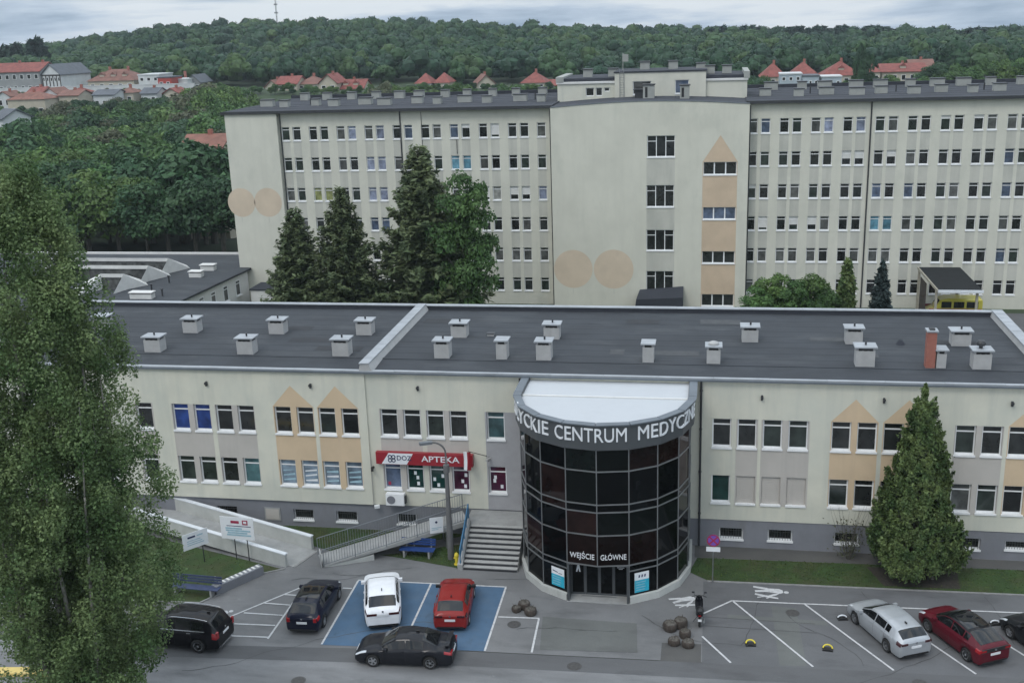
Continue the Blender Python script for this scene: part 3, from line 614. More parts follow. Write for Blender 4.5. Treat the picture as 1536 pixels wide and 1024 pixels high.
for x, z, y in [(-28.84, 8.94, -.1), (-22.44, 8.97, -.1), (-16.1, 8.94, 0), (2.93, 8.9, 0), (9.2, 8.92, 0), (15.54, 8.91, 0)]:
    MB().box(x-.05, x+.05, y-.13, y, z-.13, z+.13).box(x-.07, x+.07, y-.2, y-.131, z-.02, z+.1).build('wall_bracket', M['dark'], clinic)
dp = MB().path([(-.28, -.16, 9.75), (-.28, -.16, 0.1)], .06, 10).path([(-.28, -.16, 9.75), (-.28, -.05, 9.9)], .06, 10)
for zz in (2, 4.5, 7, 9.2): dp.box(-.36, -.2, -.16, 0, zz, zz+.05)
dp.build('downpipe', M['dark'], clinic)
MB().path([(-10.22, -.12, 9.7), (-10.22, -.12, 1.7)], .05, 10).build('downpipe', M['dark'], clinic)

# ---------------------------------------------------------------- round entrance tower
RC, RR = np.array([-5.28, -2.64]), 4.6
rot = thing('entrance_rotunda', 'half round black glass entrance tower with grey lettered band and white roof', 'rotunda', (RC[0], RC[1], 0), world=True)
ANG = [-82.4, -61.8, -41.2, -20.6, 0, 20.6, 41.2, 61.8, 82.4]
def rp_(a, r, z): return (RC[0]+r*math.sin(R(a)), RC[1]-r*math.cos(R(a)), z)
def plan(r):       # from the wall round the front and back to the wall
    return [(RC[0]-r, 0.0)] + [(rp_(a, r, 0)[0], rp_(a, r, 0)[1]) for a in ([-90]+ANG+[90])] + [(RC[0]+r, 0.0)]
def ring(mb, r, z0, z1, m=0, skip=()):
    p = plan(r)
    for i in range(len(p)-1):
        if i in skip: continue
        mb.quad((p[i][0], p[i][1], z0), (p[i+1][0], p[i+1][1], z0), (p[i+1][0], p[i+1][1], z1), (p[i][0], p[i][1], z1), m)
def band(mb, ro, ri, z0, z1, m=0, skip=()):
    a, b = plan(ro), plan(ri)
    for i in range(len(a)-1):
        if i in skip: continue
        v_ = [(a[i][0], a[i][1], z0), (a[i+1][0], a[i+1][1], z0), (b[i+1][0], b[i+1][1], z0), (b[i][0], b[i][1], z0)]
        mb.add(v_+[(p[0], p[1], z1) for p in v_], [(0, 3, 2, 1), (4, 5, 6, 7), (0, 1, 5, 4), (2, 3, 7, 6), (1, 2, 6, 5), (3, 0, 4, 7)], m)
RG = RR-.14
DOORSEG = (5, 6)                       # plan segments -20.6..0..20.6
levels = [0.38, 1.78, 2.12, 3.80, 5.06, 5.48, 7.25, 8.46]
rails_at = levels[1:-1]
for j in range(len(levels)-1):          # every pane is its own sheet of glass, tilted by a hair as real panes are
    p = plan(RG)
    for i in range(len(p)-1):
        z0, z1 = levels[j], levels[j+1]
        if i in DOORSEG and z1 <= 2.13: continue
        a, b_ = np.array(p[i]), np.array(p[i+1]); n_ = np.array([(b_-a)[1], -(b_-a)[0]]); n_ /= np.linalg.norm(n_)
        t = [random.uniform(-.012, .012) for _ in range(3)]
        mb = MB().quad((a[0]+n_[0]*t[0], a[1]+n_[1]*t[0], z0), (b_[0]+n_[0]*t[1], b_[1]+n_[1]*t[1], z0), (b_[0]+n_[0]*(t[1]+t[2]), b_[1]+n_[1]*(t[1]+t[2]), z1), (a[0]+n_[0]*(t[0]+t[2]), a[1]+n_[1]*(t[0]+t[2]), z1))
        mb.build('glass_pane', G[random.choice(['curtain', 'curtain', 'bottle', 'brown'])], rot)
for a in [-90]+ANG+[90]:
    MB().tube(rp_(a, RG+.02, 2.12 if a == 0 else .3), rp_(a, RG+.02, 8.5), .030, n=6).build('mullion', M['steel'], rot)
for sx_ in (-1, 1): MB().tube((RC[0]+sx_*RG, -1.0, .3), (RC[0]+sx_*RG, -1.0, 8.5), .030, n=6).build('mullion', M['steel'], rot)
LEFT_, RIGHT_ = tuple(range(5, 12)), tuple(range(0, 7))
for z in rails_at:
    for sk in ((LEFT_, RIGHT_) if z < 2.0 else ((),)):
        rl = MB(); band(rl, RG+.045, RG-.03, z-.03, z+.03, skip=sk); rl.build('transom_rail', M['steel'], rot)
for sk in (LEFT_, RIGHT_):
    k_ = MB(); band(k_, RR+.03, RR-.22, -.05, .38, skip=sk); k_.build('base_kerb', M['conc_light'], rot)
fb = MB(); band(fb, RR+.10, RR-.25, 8.46, 9.74)
fb.build('fascia', M['fascia'], rot)
cp = MB(); a_, b_ = plan(RR+.2), plan(RR-.22)
for i in range(len(a_)-1):
    g_ = .012; 
    def lp(u, v_, t): return (u[0]+(v_[0]-u[0])*t, u[1]+(v_[1]-u[1])*t)
    q_ = [lp(a_[i], a_[i+1], g_), lp(a_[i], a_[i+1], 1-g_), lp(b_[i], b_[i+1], 1-g_), lp(b_[i], b_[i+1], g_)]
    cp.prism(q_, 9.742, 9.80+.004*(i % 2))
cp.build('coping', M['sheet_dark'], rot)
mr_ = MB().sheet(plan(RR-.2), 9.60); mr_.box(RC[0]-4.35, RC[0]+4.35, -2.75, -2.63, 9.601, 9.66, 1)
mr_.build('roof', [M['membrane'], M['offwhite']], rot)
# lettering bent round the band
def bent(body, size, a0, a1, z, r, mat_, name, ex=.03):
    me = text_mesh(body, size, ex, bold=0.0); v_ = np.array([p.co[:] for p in me.vertices]); mn, mxx = v_[:, 0].min(), v_[:, 0].max(); out = []
    for x, y, zz in v_:
        a = a0+(a1-a0)*(x-mn)/(mxx-mn); seg = math.floor(a/20.6+1e-9)*20.6+10.3
        rad = r*math.cos(R(10.3))/math.cos(R(a-seg))+zz; out.append(rp_(a, rad, z+y))
    mb = MB().add(out, [tuple(p.vertices) for p in me.polygons]); bpy.data.meshes.remove(me)
    return mb.build(name, mat_, rot)
bent('ŁUŻYCKIE', 1.03, -85, -31.3, 8.70, RR+.128, M['signwhite'], 'fascia_lettering')
bent('CENTRUM', 1.03, -26.2, 18.6, 8.70, RR+.128, M['signwhite'], 'fascia_lettering')
bent('MEDYCZNE', 1.03, 25.8, 84.5, 8.70, RR+.128, M['signwhite'], 'fascia_lettering')
bent('WEJŚCIE', 0.42, -18.6, -2.0, 2.38, RG+.03, M['signwhite'], 'entrance_lettering', .015)
bent('GŁÓWNE', 0.42, 2.0, 18.8, 2.38, RG+.03, M['signwhite'], 'entrance_lettering', .015)
# porch with doors set back
DL, DR = rp_(-20.6, RG, 0), rp_(20.6, RG, 0); DY = -6.25
for q_, s_ in ((DL, 1), (DR, -1)):
    pj = MB().box(min(q_[0], q_[0]+.1*s_), max(q_[0], q_[0]+.1*s_), RC[1]-RR+.02 if False else -7.02, DY+.1, 0.0, 2.1); pj.build('porch_cheek', M['fascia'], rot)
pc_ = MB().quad((DL[0], -7.0, 2.095), (DL[0], DY+.1, 2.095), (DR[0], DY+.1, 2.095), (DR[0], -7.0, 2.095)); pc_.build('porch_ceiling', M['fascia'], rot)
fl = MB().box(DL[0]-.05, DR[0]+.05, -7.05, DY, 0.002, 0.03); fl.build('threshold', M['conc'], rot)
MB().box(-6.2, -4.4, DY-.2, DY-.12, .031, .045).build('door_track', M['steel'], rot)
x0 = DL[0]+.1; wd = (DR[0]-DL[0]-.2)/4
for k in range(4):
    a, b_ = x0+k*wd, x0+(k+1)*wd
    d_ = MB().box(a+.004, a+.075, DY, DY+.06, .03, 2.08).box(b_-.075, b_-.004, DY, DY+.06, .03, 2.08).box(a+.075, b_-.075, DY, DY+.06, .03, .13).box(a+.075, b_-.075, DY, DY+.06, 2.0, 2.08)
    d = d_.build('entrance_door', M['fascia'], rot)
    MB().quad((a+.07, DY+.03, .12), (b_-.07, DY+.03, .12), (b_-.07, DY+.03, 2.01), (a+.07, DY+.03, 2.01)).build('pane', G['curtain'], d)
    if k == 0:
        cx = (a+b_)/2; mb = MB().lathe([(.001, 0), (.055, 0)], 12, (cx+.02, DY+.015, 1.86), axis='y')
        mb.add([(cx-.02, DY+.02, 1.78), (cx+.05, DY+.02, 1.78), (cx+.10, DY+.02, 1.5), (cx+.13, DY+.02, 1.3), (cx+.06, DY+.02, 1.3), (cx+.03, DY+.02, 1.5), (cx-.04, DY+.02, 1.3), (cx-.11, DY+.02, 1.3), (cx-.06, DY+.02, 1.55)], [(0, 8, 7, 6, 5), (0, 5, 4, 3, 2, 1)])
        mb.build('walker_sticker', M['signwhite'], d)
    if k == 3:
        cx = (a+b_)/2; mb = MB().box(cx-.16, cx+.16, DY+.016, DY+.02, 1.78, 1.98)
        for q_ in (1.66, 1.58): mb.box(cx-.18+(1.66-q_), cx+.18-(1.66-q_), DY+.016, DY+.02, q_-.03, q_)
        mb.build('notice_sticker', M['signwhite'], d)
# information posters hung behind the lower panes' line, facing out
def poster(a0, a1, z0, z1, label, red):
    p0, p1 = np.array(rp_(a0, RG+.02, 0)), np.array(rp_(a1, RG+.02, 0)); seg = math.floor(((a0+a1)/2)/20.6)*20.6+10.3
    k0, k1 = math.cos(R(10.3))/math.cos(R(a0-seg)), math.cos(R(10.3))/math.cos(R(a1-seg))
    p0, p1 = np.array(rp_(a0, RG*k0+.03, 0)), np.array(rp_(a1, RG*k1+.03, 0)); ux = p1-p0; wd_ = np.linalg.norm(ux); ux = ux/wd_; n_ = np.array([ux[1], -ux[0], 0])
    root = thing('information_poster', label, 'poster', (p0+p1)/2+np.array([0, 0, z0]), world=True, group='posters beside the main doors')
    def P(x, z, d=0): return tuple(p0+ux*x*wd_+n_*d+np.array([0, 0, z0+(z1-z0)*z]))
    mb = MB().add([P(0, 0), P(1, 0), P(1, 1), P(0, 1), P(0, 0, -.02), P(1, 0, -.02), P(1, 1, -.02), P(0, 1, -.02)], [(0, 1, 2, 3), (7, 6, 5, 4), (0, 4, 5, 1), (1, 5, 6, 2), (2, 6, 7, 3), (3, 7, 4, 0)])
    mb.build('panel', M['signwhite'], root)
    c_ = MB().quad(P(0, 0, .003), P(1, 0, .003), P(1, .62, .003), P(0, .62, .003), 0)
    for k in range(4): z_ = .1+.13*k; c_.quad(P(.08, z_, .006), P(.7+.06*(k % 2), z_, .006), P(.7+.06*(k % 2), z_+.035, .006), P(.08, z_+.035, .006), 1)
    c_.build('blue_field', [M['teal'], M['paleteal']], root)
    t_ = MB()
    if red:
        for k in range(3): t_.quad(P(.26+.2*k, .74, .004), P(.36+.2*k, .74, .004), P(.38+.2*k, .88, .004), P(.28+.2*k, .88, .004))
    else:
        t_.quad(P(.1, .78, .004), P(.5, .74, .004), P(.5, .78, .004), P(.1, .84, .004)); t_.quad(P(.55, .72, .004), P(.85, .72, .004), P(.85, .75, .004), P(.55, .75, .004))
    t_.build('print', M['navy'], root)
poster(-34.0, -23.3, .56, 1.6, 'white and turquoise poster left of the main doors with faint grey print', False)
poster(24.5, 35.0, .5, 1.6, 'white and turquoise poster right of the main doors with three dark marks on top', True)
# ---------------------------------------------------------------- the hospital behind: two wings and the stair block
HY, HB = 59.2, 80.0; ROWS = [18.45-3.34*k for k in range(6)]; WH, HW = 1.5, 0.92
def hospital_wing(label, x0, x1, cols, downpipes, gl_map, extra_box=None, seed=1, keep_out=()):
    root = thing('hospital_wing', label, 'hospital', ((x0+x1)/2, HY, -1.2), world=True, group='wings of the hospital')
    rr = random.Random(seed)
    holes = [(x-HW/2, x+HW/2, zt-WH, zt) for zt in ROWS for x in cols]
    prs = []; c_ = sorted(cols); i = 0
    def paint(x, z):
        for zt in ROWS[:-1]:
            if zt-3.34 < z < zt-WH:
                for q in cols:
                    if abs(q-x) < HW/2+.02: return 1
        return 0
    wl = MB(); wall_grid(wl, x0, x1, -2.5, 20.0, HY, holes, .26, paint)
    wl.quad((x0, HY+.3, -2), (x1, HY+.3, -2), (x1, HY+.3, 19.9), (x0, HY+.3, 19.9), 1)
    wl.quad((x1, HY, -2.5), (x1, HB, -2.5), (x1, HB, 20), (x1, HY, 20)); wl.quad((x0, HB, -2.5), (x0, HY, -2.5), (x0, HY, 20), (x0, HB, 20)); wl.quad((x1, HB, -2.5), (x0, HB, -2.5), (x0, HB, 20), (x1, HB, 20))
    if extra_box:
        a, b = extra_box; wl.box(a, b, HY-.55, HB-4, -2.5, 19.98, 2)
    wl.build('wall', [M['hcream'], M['hgrey'], M['hcream']], root)
    rf = MB(); a0 = min(x0, extra_box[0]) if extra_box else x0
    rf.box(a0-.3, x1+.0, HY-.75 if extra_box else HY-.55, HB+.2, 20.001, 20.22)
    for yy in range(62, 80, 3): rf.box(a0, x1, yy, yy+.06, 20.221, 20.235)
    roof_ = rf.build('roof', M['bitumen_far'], root)
    rb = MB().box(a0-.3, x1, HB-.1, HB+.25, 20.221, 20.6); rb.build('rear_parapet', M['bitumen_far'], root)
    fs = MB().box(a0-.34, x1, (HY-.80 if extra_box else HY-.60), (HY-.755 if extra_box else HY-.555), 19.95, 20.26); fs.build('roof_edge', M['dark'], root)
    n = 0; stuff = {'f': MB(), 'p': MB()}
    for k, zt in enumerate(ROWS):
        for x in c_:
            hidden = any(a <= x <= b and k >= kk for a, b, kk in keep_out)
            gl = gl_map.get((k, round(x, 1))) or rr.choice(['dark', 'green', 'dark', 'green', 'grey', 'dark', 'green', 'dark', 'slate'])
            bl = None
            if hidden or n >= 100:
                f = stuff['f']; z0 = zt-WH
                f.box(x-HW/2, x+HW/2, HY+.15, HY+.21, z0, z0+.09); f.box(x-HW/2, x-HW/2+.07, HY+.15, HY+.21, z0+.09, zt); f.box(x+HW/2-.07, x+HW/2, HY+.15, HY+.21, z0+.09, zt)
                f.box(x-HW/2+.07, x+HW/2-.07, HY+.15, HY+.21, zt-.42, zt-.35); f.box(x-HW/2-.04, x+HW/2+.04, HY-.07, HY+.14, z0-.085, z0+.012)
                f.quad((x-HW/2, HY+.19, z0), (x+HW/2, HY+.19, z0), (x+HW/2, HY+.19, zt), (x-HW/2, HY+.19, zt), 1); continue
            if isinstance(gl, tuple): gl, bl = gl
            elif rr.random() < .16 and gl in ('dark', 'green'): bl = rr.choice([.24, .3, .45, .6, .8])
            window(root, x, HY, zt-WH, HW, WH, gl, blind=bl); n += 1
    if stuff['f'].v:
        o = stuff['f'].build('window', [M['white'], G['dark']], root); o['kind'] = 'stuff'
    for x in downpipes:
        d = MB().tube((x, HY-.07, -1.5), (x, HY-.07, 19.9), .075, n=8); d.build('downpipe', M['dark'], root)
    vx = a0+2.0; k = 0
    while vx < x1-1:
        for yy, dz in ((64.5 if k % 2 else 66, .75), (75.5, .85)):
            ww = rr.choice([.9, 1.2, 1.5, 1.0]); xx = vx+(1.2 if yy > 70 else 0)+rr.uniform(-.3, .3)
            if xx+ww/2 > x1: continue
            mb = MB().box(xx-ww/2, xx+ww/2, yy, yy+.9, 20.2, 20.2+dz); mb.box(xx-ww/2-.08, xx+ww/2+.08, yy-.08, yy+.98, 20.2+dz, 20.28+dz, 1)
            mb.build('roof_vent', [M['vent_far'], M['dark']], roof_)
        if k % 3 == 1:
            MB().tube((vx+1.7, 68, 20.2), (vx+1.7, 68, 21.0), .07, n=8).build('vent_pipe', M['dark'], roof_)
        vx += 2.95; k += 1
    return root
colsL = []
for k in range(9): colsL += [-46.05+3.165*k, -46.05+3.165*k+1.28]
colsL += [-17.62]
glL = {}
def setg(mp_, k, x, g): mp_[(k, round(x, 1))] = g
for k, i, g in [(0, 4, 'grey'), (0, 5, 'lilac'), (0, 6, 'grey'), (0, 7, 'lilac'), (1, 6, 'lilac'), (1, 7, 'lilac'), (1, 4, 'grey'), (1, 12, 'aqua'), (1, 13, 'aqua'), (2, 2, 'lime'), (2, 3, 'lime'), (2, 6, 'lilac'), (2, 7, 'lilac'), (2, 8, 'grey'),
                (2, 15, 'pale'), (2, 16, ('dark', .62)), (2, 17, ('dark', .62)), (2, 18, 'lilac'), (0, 11, 'grey'), (0, 13, ('dark', .3)), (4, 15, 'grey'), (4, 16, 'grey'), (4, 17, 'grey'), (4, 18, 'grey')]: setg(glL, k, colsL[i], g)
wingL = hospital_wing('six storey hospital wing left of the stair block, peach circles on its end', -46.75, -16.4, colsL, (-46.55, -32.95), glL, extra_box=(-52.75, -46.752), seed=3, keep_out=((-43.5, -36.2, 4), (-33, -25, 4)))
MB().tube((-30.6, HY-.05, 13.8), (-30.6, HY-.05, 19.8), .03, n=6).tube((-26.8, HY-.05, 15.3), (-26.8, HY-.05, 16.8), .03, n=6).build('cable', M['dark'], wingL)
MB().lathe([(.5, 0), (.48, .05), (.01, .12)], 14, (-30.6, HY-.45, 8.6), axis='y').tube((-30.6, HY-.4, 8.6), (-30.6, HY, 8.4), .04).build('satellite_dish', M['vent_far'], wingL)
colsR = [4.22, 5.48]
for k in range(9): colsR += [7.33+3.11*k, 7.33+3.11*k+1.25]
glR = {}
for k, i, g in [(0, 5, 'lilac'), (0, 7, 'lilac'), (0, 4, 'grey'), (1, 6, ('dark', .55)), (1, 7, ('dark', .55)), (3, 8, 'aqua'), (3, 9, 'aqua'), (0, 16, 'grey'), (0, 17, 'grey'), (0, 9, 'grey'), (1, 16, 'slate'), (1, 18, ('dark', .6)), (1, 19, ('dark', .6)), (0, 15, 'grey'), (4, 3, 'grey'), (4, 9, 'grey'), (3, 13, 'grey'), (3, 16, 'grey')]: setg(glR, k, colsR[i], g)
wingR = hospital_wing('six storey hospital wing right of the blank stair block, behind the open canopy', 3.82, 48.0, colsR+[35.2, 36.5, 38.4, 39.7], (15.75,), glR, seed=5, keep_out=((33, 48, 0),))
def disc(root, cx, cz, r, y, name='painted_circle'):
    mb = MB(); n = 48
    vs = [(cx+r*math.cos(2*math.pi*k/n), y, cz+r*math.sin(2*math.pi*k/n)) for k in range(n)]
    mb.add(vs+[(p[0], y+.0025, p[2]) for p in vs], [tuple(range(n)), tuple(range(2*n-1, n-1, -1))]+[(k, n+k, n+(k+1) % n, (k+1) % n) for k in range(n)])
    return mb.build(name, M['hcircle'], root)
disc(wingL, -51.75, 10.25, 1.62, HY-.553); disc(wingL, -48.6, 10.25, 1.62, HY-.553)
for x in (-51.85, -48.65): MB().box(x-.025, x+.025, HY-.56, HY-.553, 8.0, 8.55).build('painted_stem', M['hgrey'], wingL)
# stair block
BX0, BX1, BY = -16.42, 3.8, 57.7
blk = thing('stair_block', 'tall blank cream hospital block with two large peach circles and an apricot column', 'hospital', (-6.3, BY, -1.2), world=True, group='wings of the hospital')
def arch(x): t = (x-BX0)/(BX1-BX0); return 20.1+.46*math.sin(math.pi*min(1, max(0, t)))
tri_w = [(-5.02, 14.85, 17.05), (-5.08, 9.68, 11.98), (-5.08, 5.07, 7.3), (-5.08, .68, 2.88)]
low_w = [(.97, 12.98, 14.3), (.97, 8.36, 9.66), (.97, 3.72, 5.03), (.97, -.9, .42)]
holes = [(x-1.42, x+1.42, a, b) for x, a, b in tri_w]+[(x-1.68, x+1.68, a, b) for x, a, b in low_w]
def bp(x, z):
    if -.78 < x < 2.72 and z < 14.3: return 2
    if -6.5 < x < -3.6 and z < 14.85: return 1
    return 0
wl = MB(); wall_grid(wl, BX0, BX1, -2.5, 19.2, BY, holes, .26, bp, extra_x=(-.78, 2.72, -6.5, -3.6), extra_z=(14.3, 14.85))
xs_ = np.linspace(BX0, BX1, 33)
for a, b in zip(xs_[:-1], xs_[1:]): wl.quad((a, BY, 19.2), (b, BY, 19.2), (b, BY, arch(b)), (a, BY, arch(a)), 0)
wl.quad((BX1, BY, -2.5), (BX1, 64.5, -2.5), (BX1, 64.5, 20.1), (BX1, BY, 20.1)); wl.quad((BX0, 64.5, -2.5), (BX0, BY, -2.5), (BX0, BY, 20.1), (BX0, 64.5, 20.1))
wl.quad((BX0, BY+.3, -2), (BX1, BY+.3, -2), (BX1, BY+.3, 19.3), (BX0, BY+.3, 19.3), 1)
wl.build('wall', [M['hcream'], M['hgrey'], M['horange']], blk)
MB().add([(-.8, BY-.003, 14.301), (2.74, BY-.003, 14.301), (.97, BY-.003, 17.0), (-.8, BY-.001, 14.301), (2.74, BY-.001, 14.301), (.97, BY-.001, 17.0)], [(0, 1, 2), (5, 4, 3), (0, 2, 5, 3), (2, 1, 4, 5)]).build('painted_gable', M['horange'], blk)
disc(blk, -14.3, 3.05, 2.08, BY-.004); disc(blk, -9.98, 3.05, 2.12, BY-.004)
for x in (-14.34, -9.95): MB().box(x-.03, x+.03, BY-.006, BY-.001, .35, .92).build('painted_stem', M['hgrey'], blk)
for x, a, b in tri_w: window(blk, x, BY, a, 2.84, b-a, 'dark', kind='triple')
for i, (x, a, b) in enumerate(low_w): window(blk, x, BY, a, 3.36, b-a, 'slate' if i == 1 else 'dark', kind='triple_low')
# arched roof
ar = MB()
for a, b in zip(xs_[:-1], xs_[1:]): ar.quad((a, BY-.02, arch(a)+.002), (b, BY-.02, arch(b)+.002), (b, 66, arch(b)+.002), (a, 66, arch(a)+.002))
broof = ar.build('roof', M['bitumen_far'], blk)
ed = MB()
for a, b in zip(xs_[:-1], xs_[1:]):
    ed.add([(a, BY-.06, arch(a)-.05), (b, BY-.06, arch(b)-.05), (b, BY-.06, arch(b)+.02), (a, BY-.06, arch(a)+.02), (a, BY+.1, arch(a)-.05), (b, BY+.1, arch(b)-.05), (b, BY+.1, arch(b)+.02), (a, BY+.1, arch(a)+.02)],
           [(0, 1, 2, 3), (3, 2, 6, 7), (1, 0, 4, 5)])
ed.build('roof_edge', M['sheet_dark'], blk)
def housing(cx, y, w_, h, open_side):
    z = 20.55; mb = MB().box(cx-w_/2, cx+w_/2, y, y+1.1, z-.2, z+h).box(cx-w_/2-.1, cx+w_/2+.1, y-.1, y+1.2, z+h, z+h+.1, 1).box(cx+open_side*w_*.2-.13, cx+open_side*w_*.2+.13, y-.012, y-.001, z+.1, z+h-.2, 2)
    mb.build('roof_housing', [M['vent_far'], M['dark'], M['black']], broof)
housing(-6.5, 61.2, 1.15, 1.35, -1); housing(-2.75, 60.6, .95, 1.25, -1)
MB().box(-8.0, -7.1, 62.2, 63.2, 20.5, 21.35).box(-8.15, -6.9, 62.05, 63.3, 21.35, 21.45, 1).build('roof_housing', [M['dark'], M['dark']], broof)
# lift and plant rooms on top
ph = MB()
PY = 65.0; wins = [(-13.05+.0, 20.7, 21.55)]
ph_holes = [(-13.5, -12.6, 20.65, 21.55), (-12.4, -11.7, 20.65, 21.55), (-11.5, -10.9, 21.1, 21.55)]
wall_grid(ph, -16.6, -10.3, 19.8, 22.0, PY, ph_holes, .2, lambda x, z: 0)
mid_h = [(-8.35, -6.4, 20.75, 22.15), (-3.85, -2.4, 20.75, 22.2)]
wall_grid(ph, -10.3, -.62, 19.8, 23.05, PY-.5, mid_h, .2, lambda x, z: 1)
wall_grid(ph, -.62, 3.7, 19.8, 22.0, PY, [], .2, lambda x, z: 1)
for x in (-10.3, -.62): ph.quad((x, PY-.5, 19.8), (x, PY+6, 19.8), (x, PY+6, 23.05), (x, PY-.5, 23.05), 1)
ph.quad((3.7, PY, 19.8), (3.7, 74, 19.8), (3.7, 74, 22), (3.7, PY, 22), 1); ph.quad((-16.6, 74, 19.8), (-16.6, PY, 19.8), (-16.6, PY, 22), (-16.6, 74, 22), 1); ph.quad((3.7, 74, 19.8), (-16.6, 74, 19.8), (-16.6, 74, 22), (3.7, 74, 22), 1)
ph.quad((-16.6, PY+.28, 19.8), (3.7, PY+.28, 19.8), (3.7, PY+.28, 21.9), (-16.6, PY+.28, 21.9), 1)
ph.quad((-10.3, PY-.25, 19.8), (-.62, PY-.25, 19.8), (-.62, PY-.25, 23), (-10.3, PY-.25, 23), 1)
ph.build('plant_room', [M['cream'], M['hcream']], blk)
pr_ = MB()
pr_.box(-16.7, -10.302, PY-.15, 74.2, 22.001, 22.2, 1).box(-.618, 3.8, PY-.15, 74.2, 22.001, 22.2, 1).box(-16.0, -10.31, PY+.5, 74, 22.2, 22.55).box(-.61, 3.4, PY+.5, 74, 22.2, 22.55).box(-10.4, -.52, PY-.6, 72, 23.052, 23.2)
pr_.build('plant_room_roof', [M['bitumen_far'], M['offwhite']], blk)
MB().box(-16.75, -15.95, PY-.2, 74, 22.2, 22.75).box(3.35, 3.95, PY-.2, 74, 22.2, 22.9).build('plant_room_parapet', M['vent_far'], blk)
for xa, xb, za, zb in ph_holes: window(blk, (xa+xb)/2, PY, za, xb-xa, zb-za, 'dark', kind='plain', sill=False)
for xa, xb, za, zb in mid_h: window(blk, (xa+xb)/2, PY-.5, za, xb-xa, zb-za, 'grey' if xa < -5 else 'slate', kind='plain')
ld = MB()
for x in (-9.75, -9.3): ld.tube((x, PY-.62, 20.3), (x, PY-.62, 23.5), .03, n=6)
for k in range(11): ld.tube((-9.75, PY-.62, 20.5+k*.26), (-9.3, PY-.62, 20.5+k*.26), .02, n=6)
ld.build('ladder', M['steel'], blk)
for x, z in ((-13.6, 22.55), (-10.8, 22.55), (-7.3, 23.2), (-4.2, 23.2), (-1.2, 22.9), (-.2, 22.6), (1.6, 22.6)):
    MB().box(x-.5, x+.5, 68, 69, z-.02, z+.8).box(x-.58, x+.58, 67.9, 69.1, z+.8, z+.88, 1).build('roof_vent', [M['vent_far'], M['dark']], blk)
MB().tube((-9.7, 68.3, 23.2), (-9.7, 68.3, 25.0), .05).box(-9.75, -9.1, 68.1, 68.2, 24.1, 24.9).build('aerial', M['vent_far'], blk)
for x in (BX0-.06, BX1+.06): MB().tube((x, BY+.3, -1.5), (x, BY+.3, 19.9), .08, n=8).build('downpipe', M['dark'], blk)
MB().add([(-7.6, BY-2.2, -.9), (-2.6, BY-2.2, -.9), (-2.6, BY-2.2, .55), (-7.45, BY-2.2, .3), (-7.2, BY-.01, .85), (-2.6, BY-.01, 1.25), (-2.6, BY-.01, -.9), (-7.6, BY-.01, -.9)], [(0, 1, 2, 3), (3, 2, 5, 4), (1, 6, 5, 2), (7, 0, 3, 4)]).build('porch_roof', M['bitumen_far'], blk)

# ---------------------------------------------------------------- low annex with sawtooth roof lights
ann = thing('annex_building', 'low annex with dark sloping roof and three white sawtooth roof lights', 'building', (-70, 50, -1.2), world=True)
RZ = 2.8; p0 = at_z(365, 405, RZ); p1 = at_z(248, 458, RZ); q0 = at_z(338, 387, RZ)
E_ = [tuple(p0[:2]), tuple(p1[:2]), (p1[0]-.3, p1[1]-8)]
poly = [(-52.6, 30.0), (-52.4, 43.0), (-51.3, 58.4), (-54.5, 66.0), (-112, 66.0), (-112, 30.0)]
MB().prism(poly, 2.62, 2.82).build('roof', M['bitumen'], ann)
wpoly = [(p[0]+(-.35 if p[0] > -60 else .35), p[1]+(.4 if p[1] < 40 else -.35)) for p in poly]
MB().prism(wpoly, -2, 2.615).build('wall', M['offwhite'], ann)
a, b = np.array(wpoly[1]), np.array(wpoly[2]); d = (b-a)/np.linalg.norm(b-a); rz_ = math.atan2(d[1], d[0])
for t in (2.5, 4.9, 7.4, 10.1, 12.9):
    c_ = a+d*t; o = window(ann, 0, 0, 0, 1.0, 1.7, 'grey', sill=True); o.location = (c_[0]+70+.2*d[1], c_[1]-50-.2*d[0], .35+1.2); o.rotation_euler = (0, 0, rz_); o.scale = (1, -.0+1, 1)
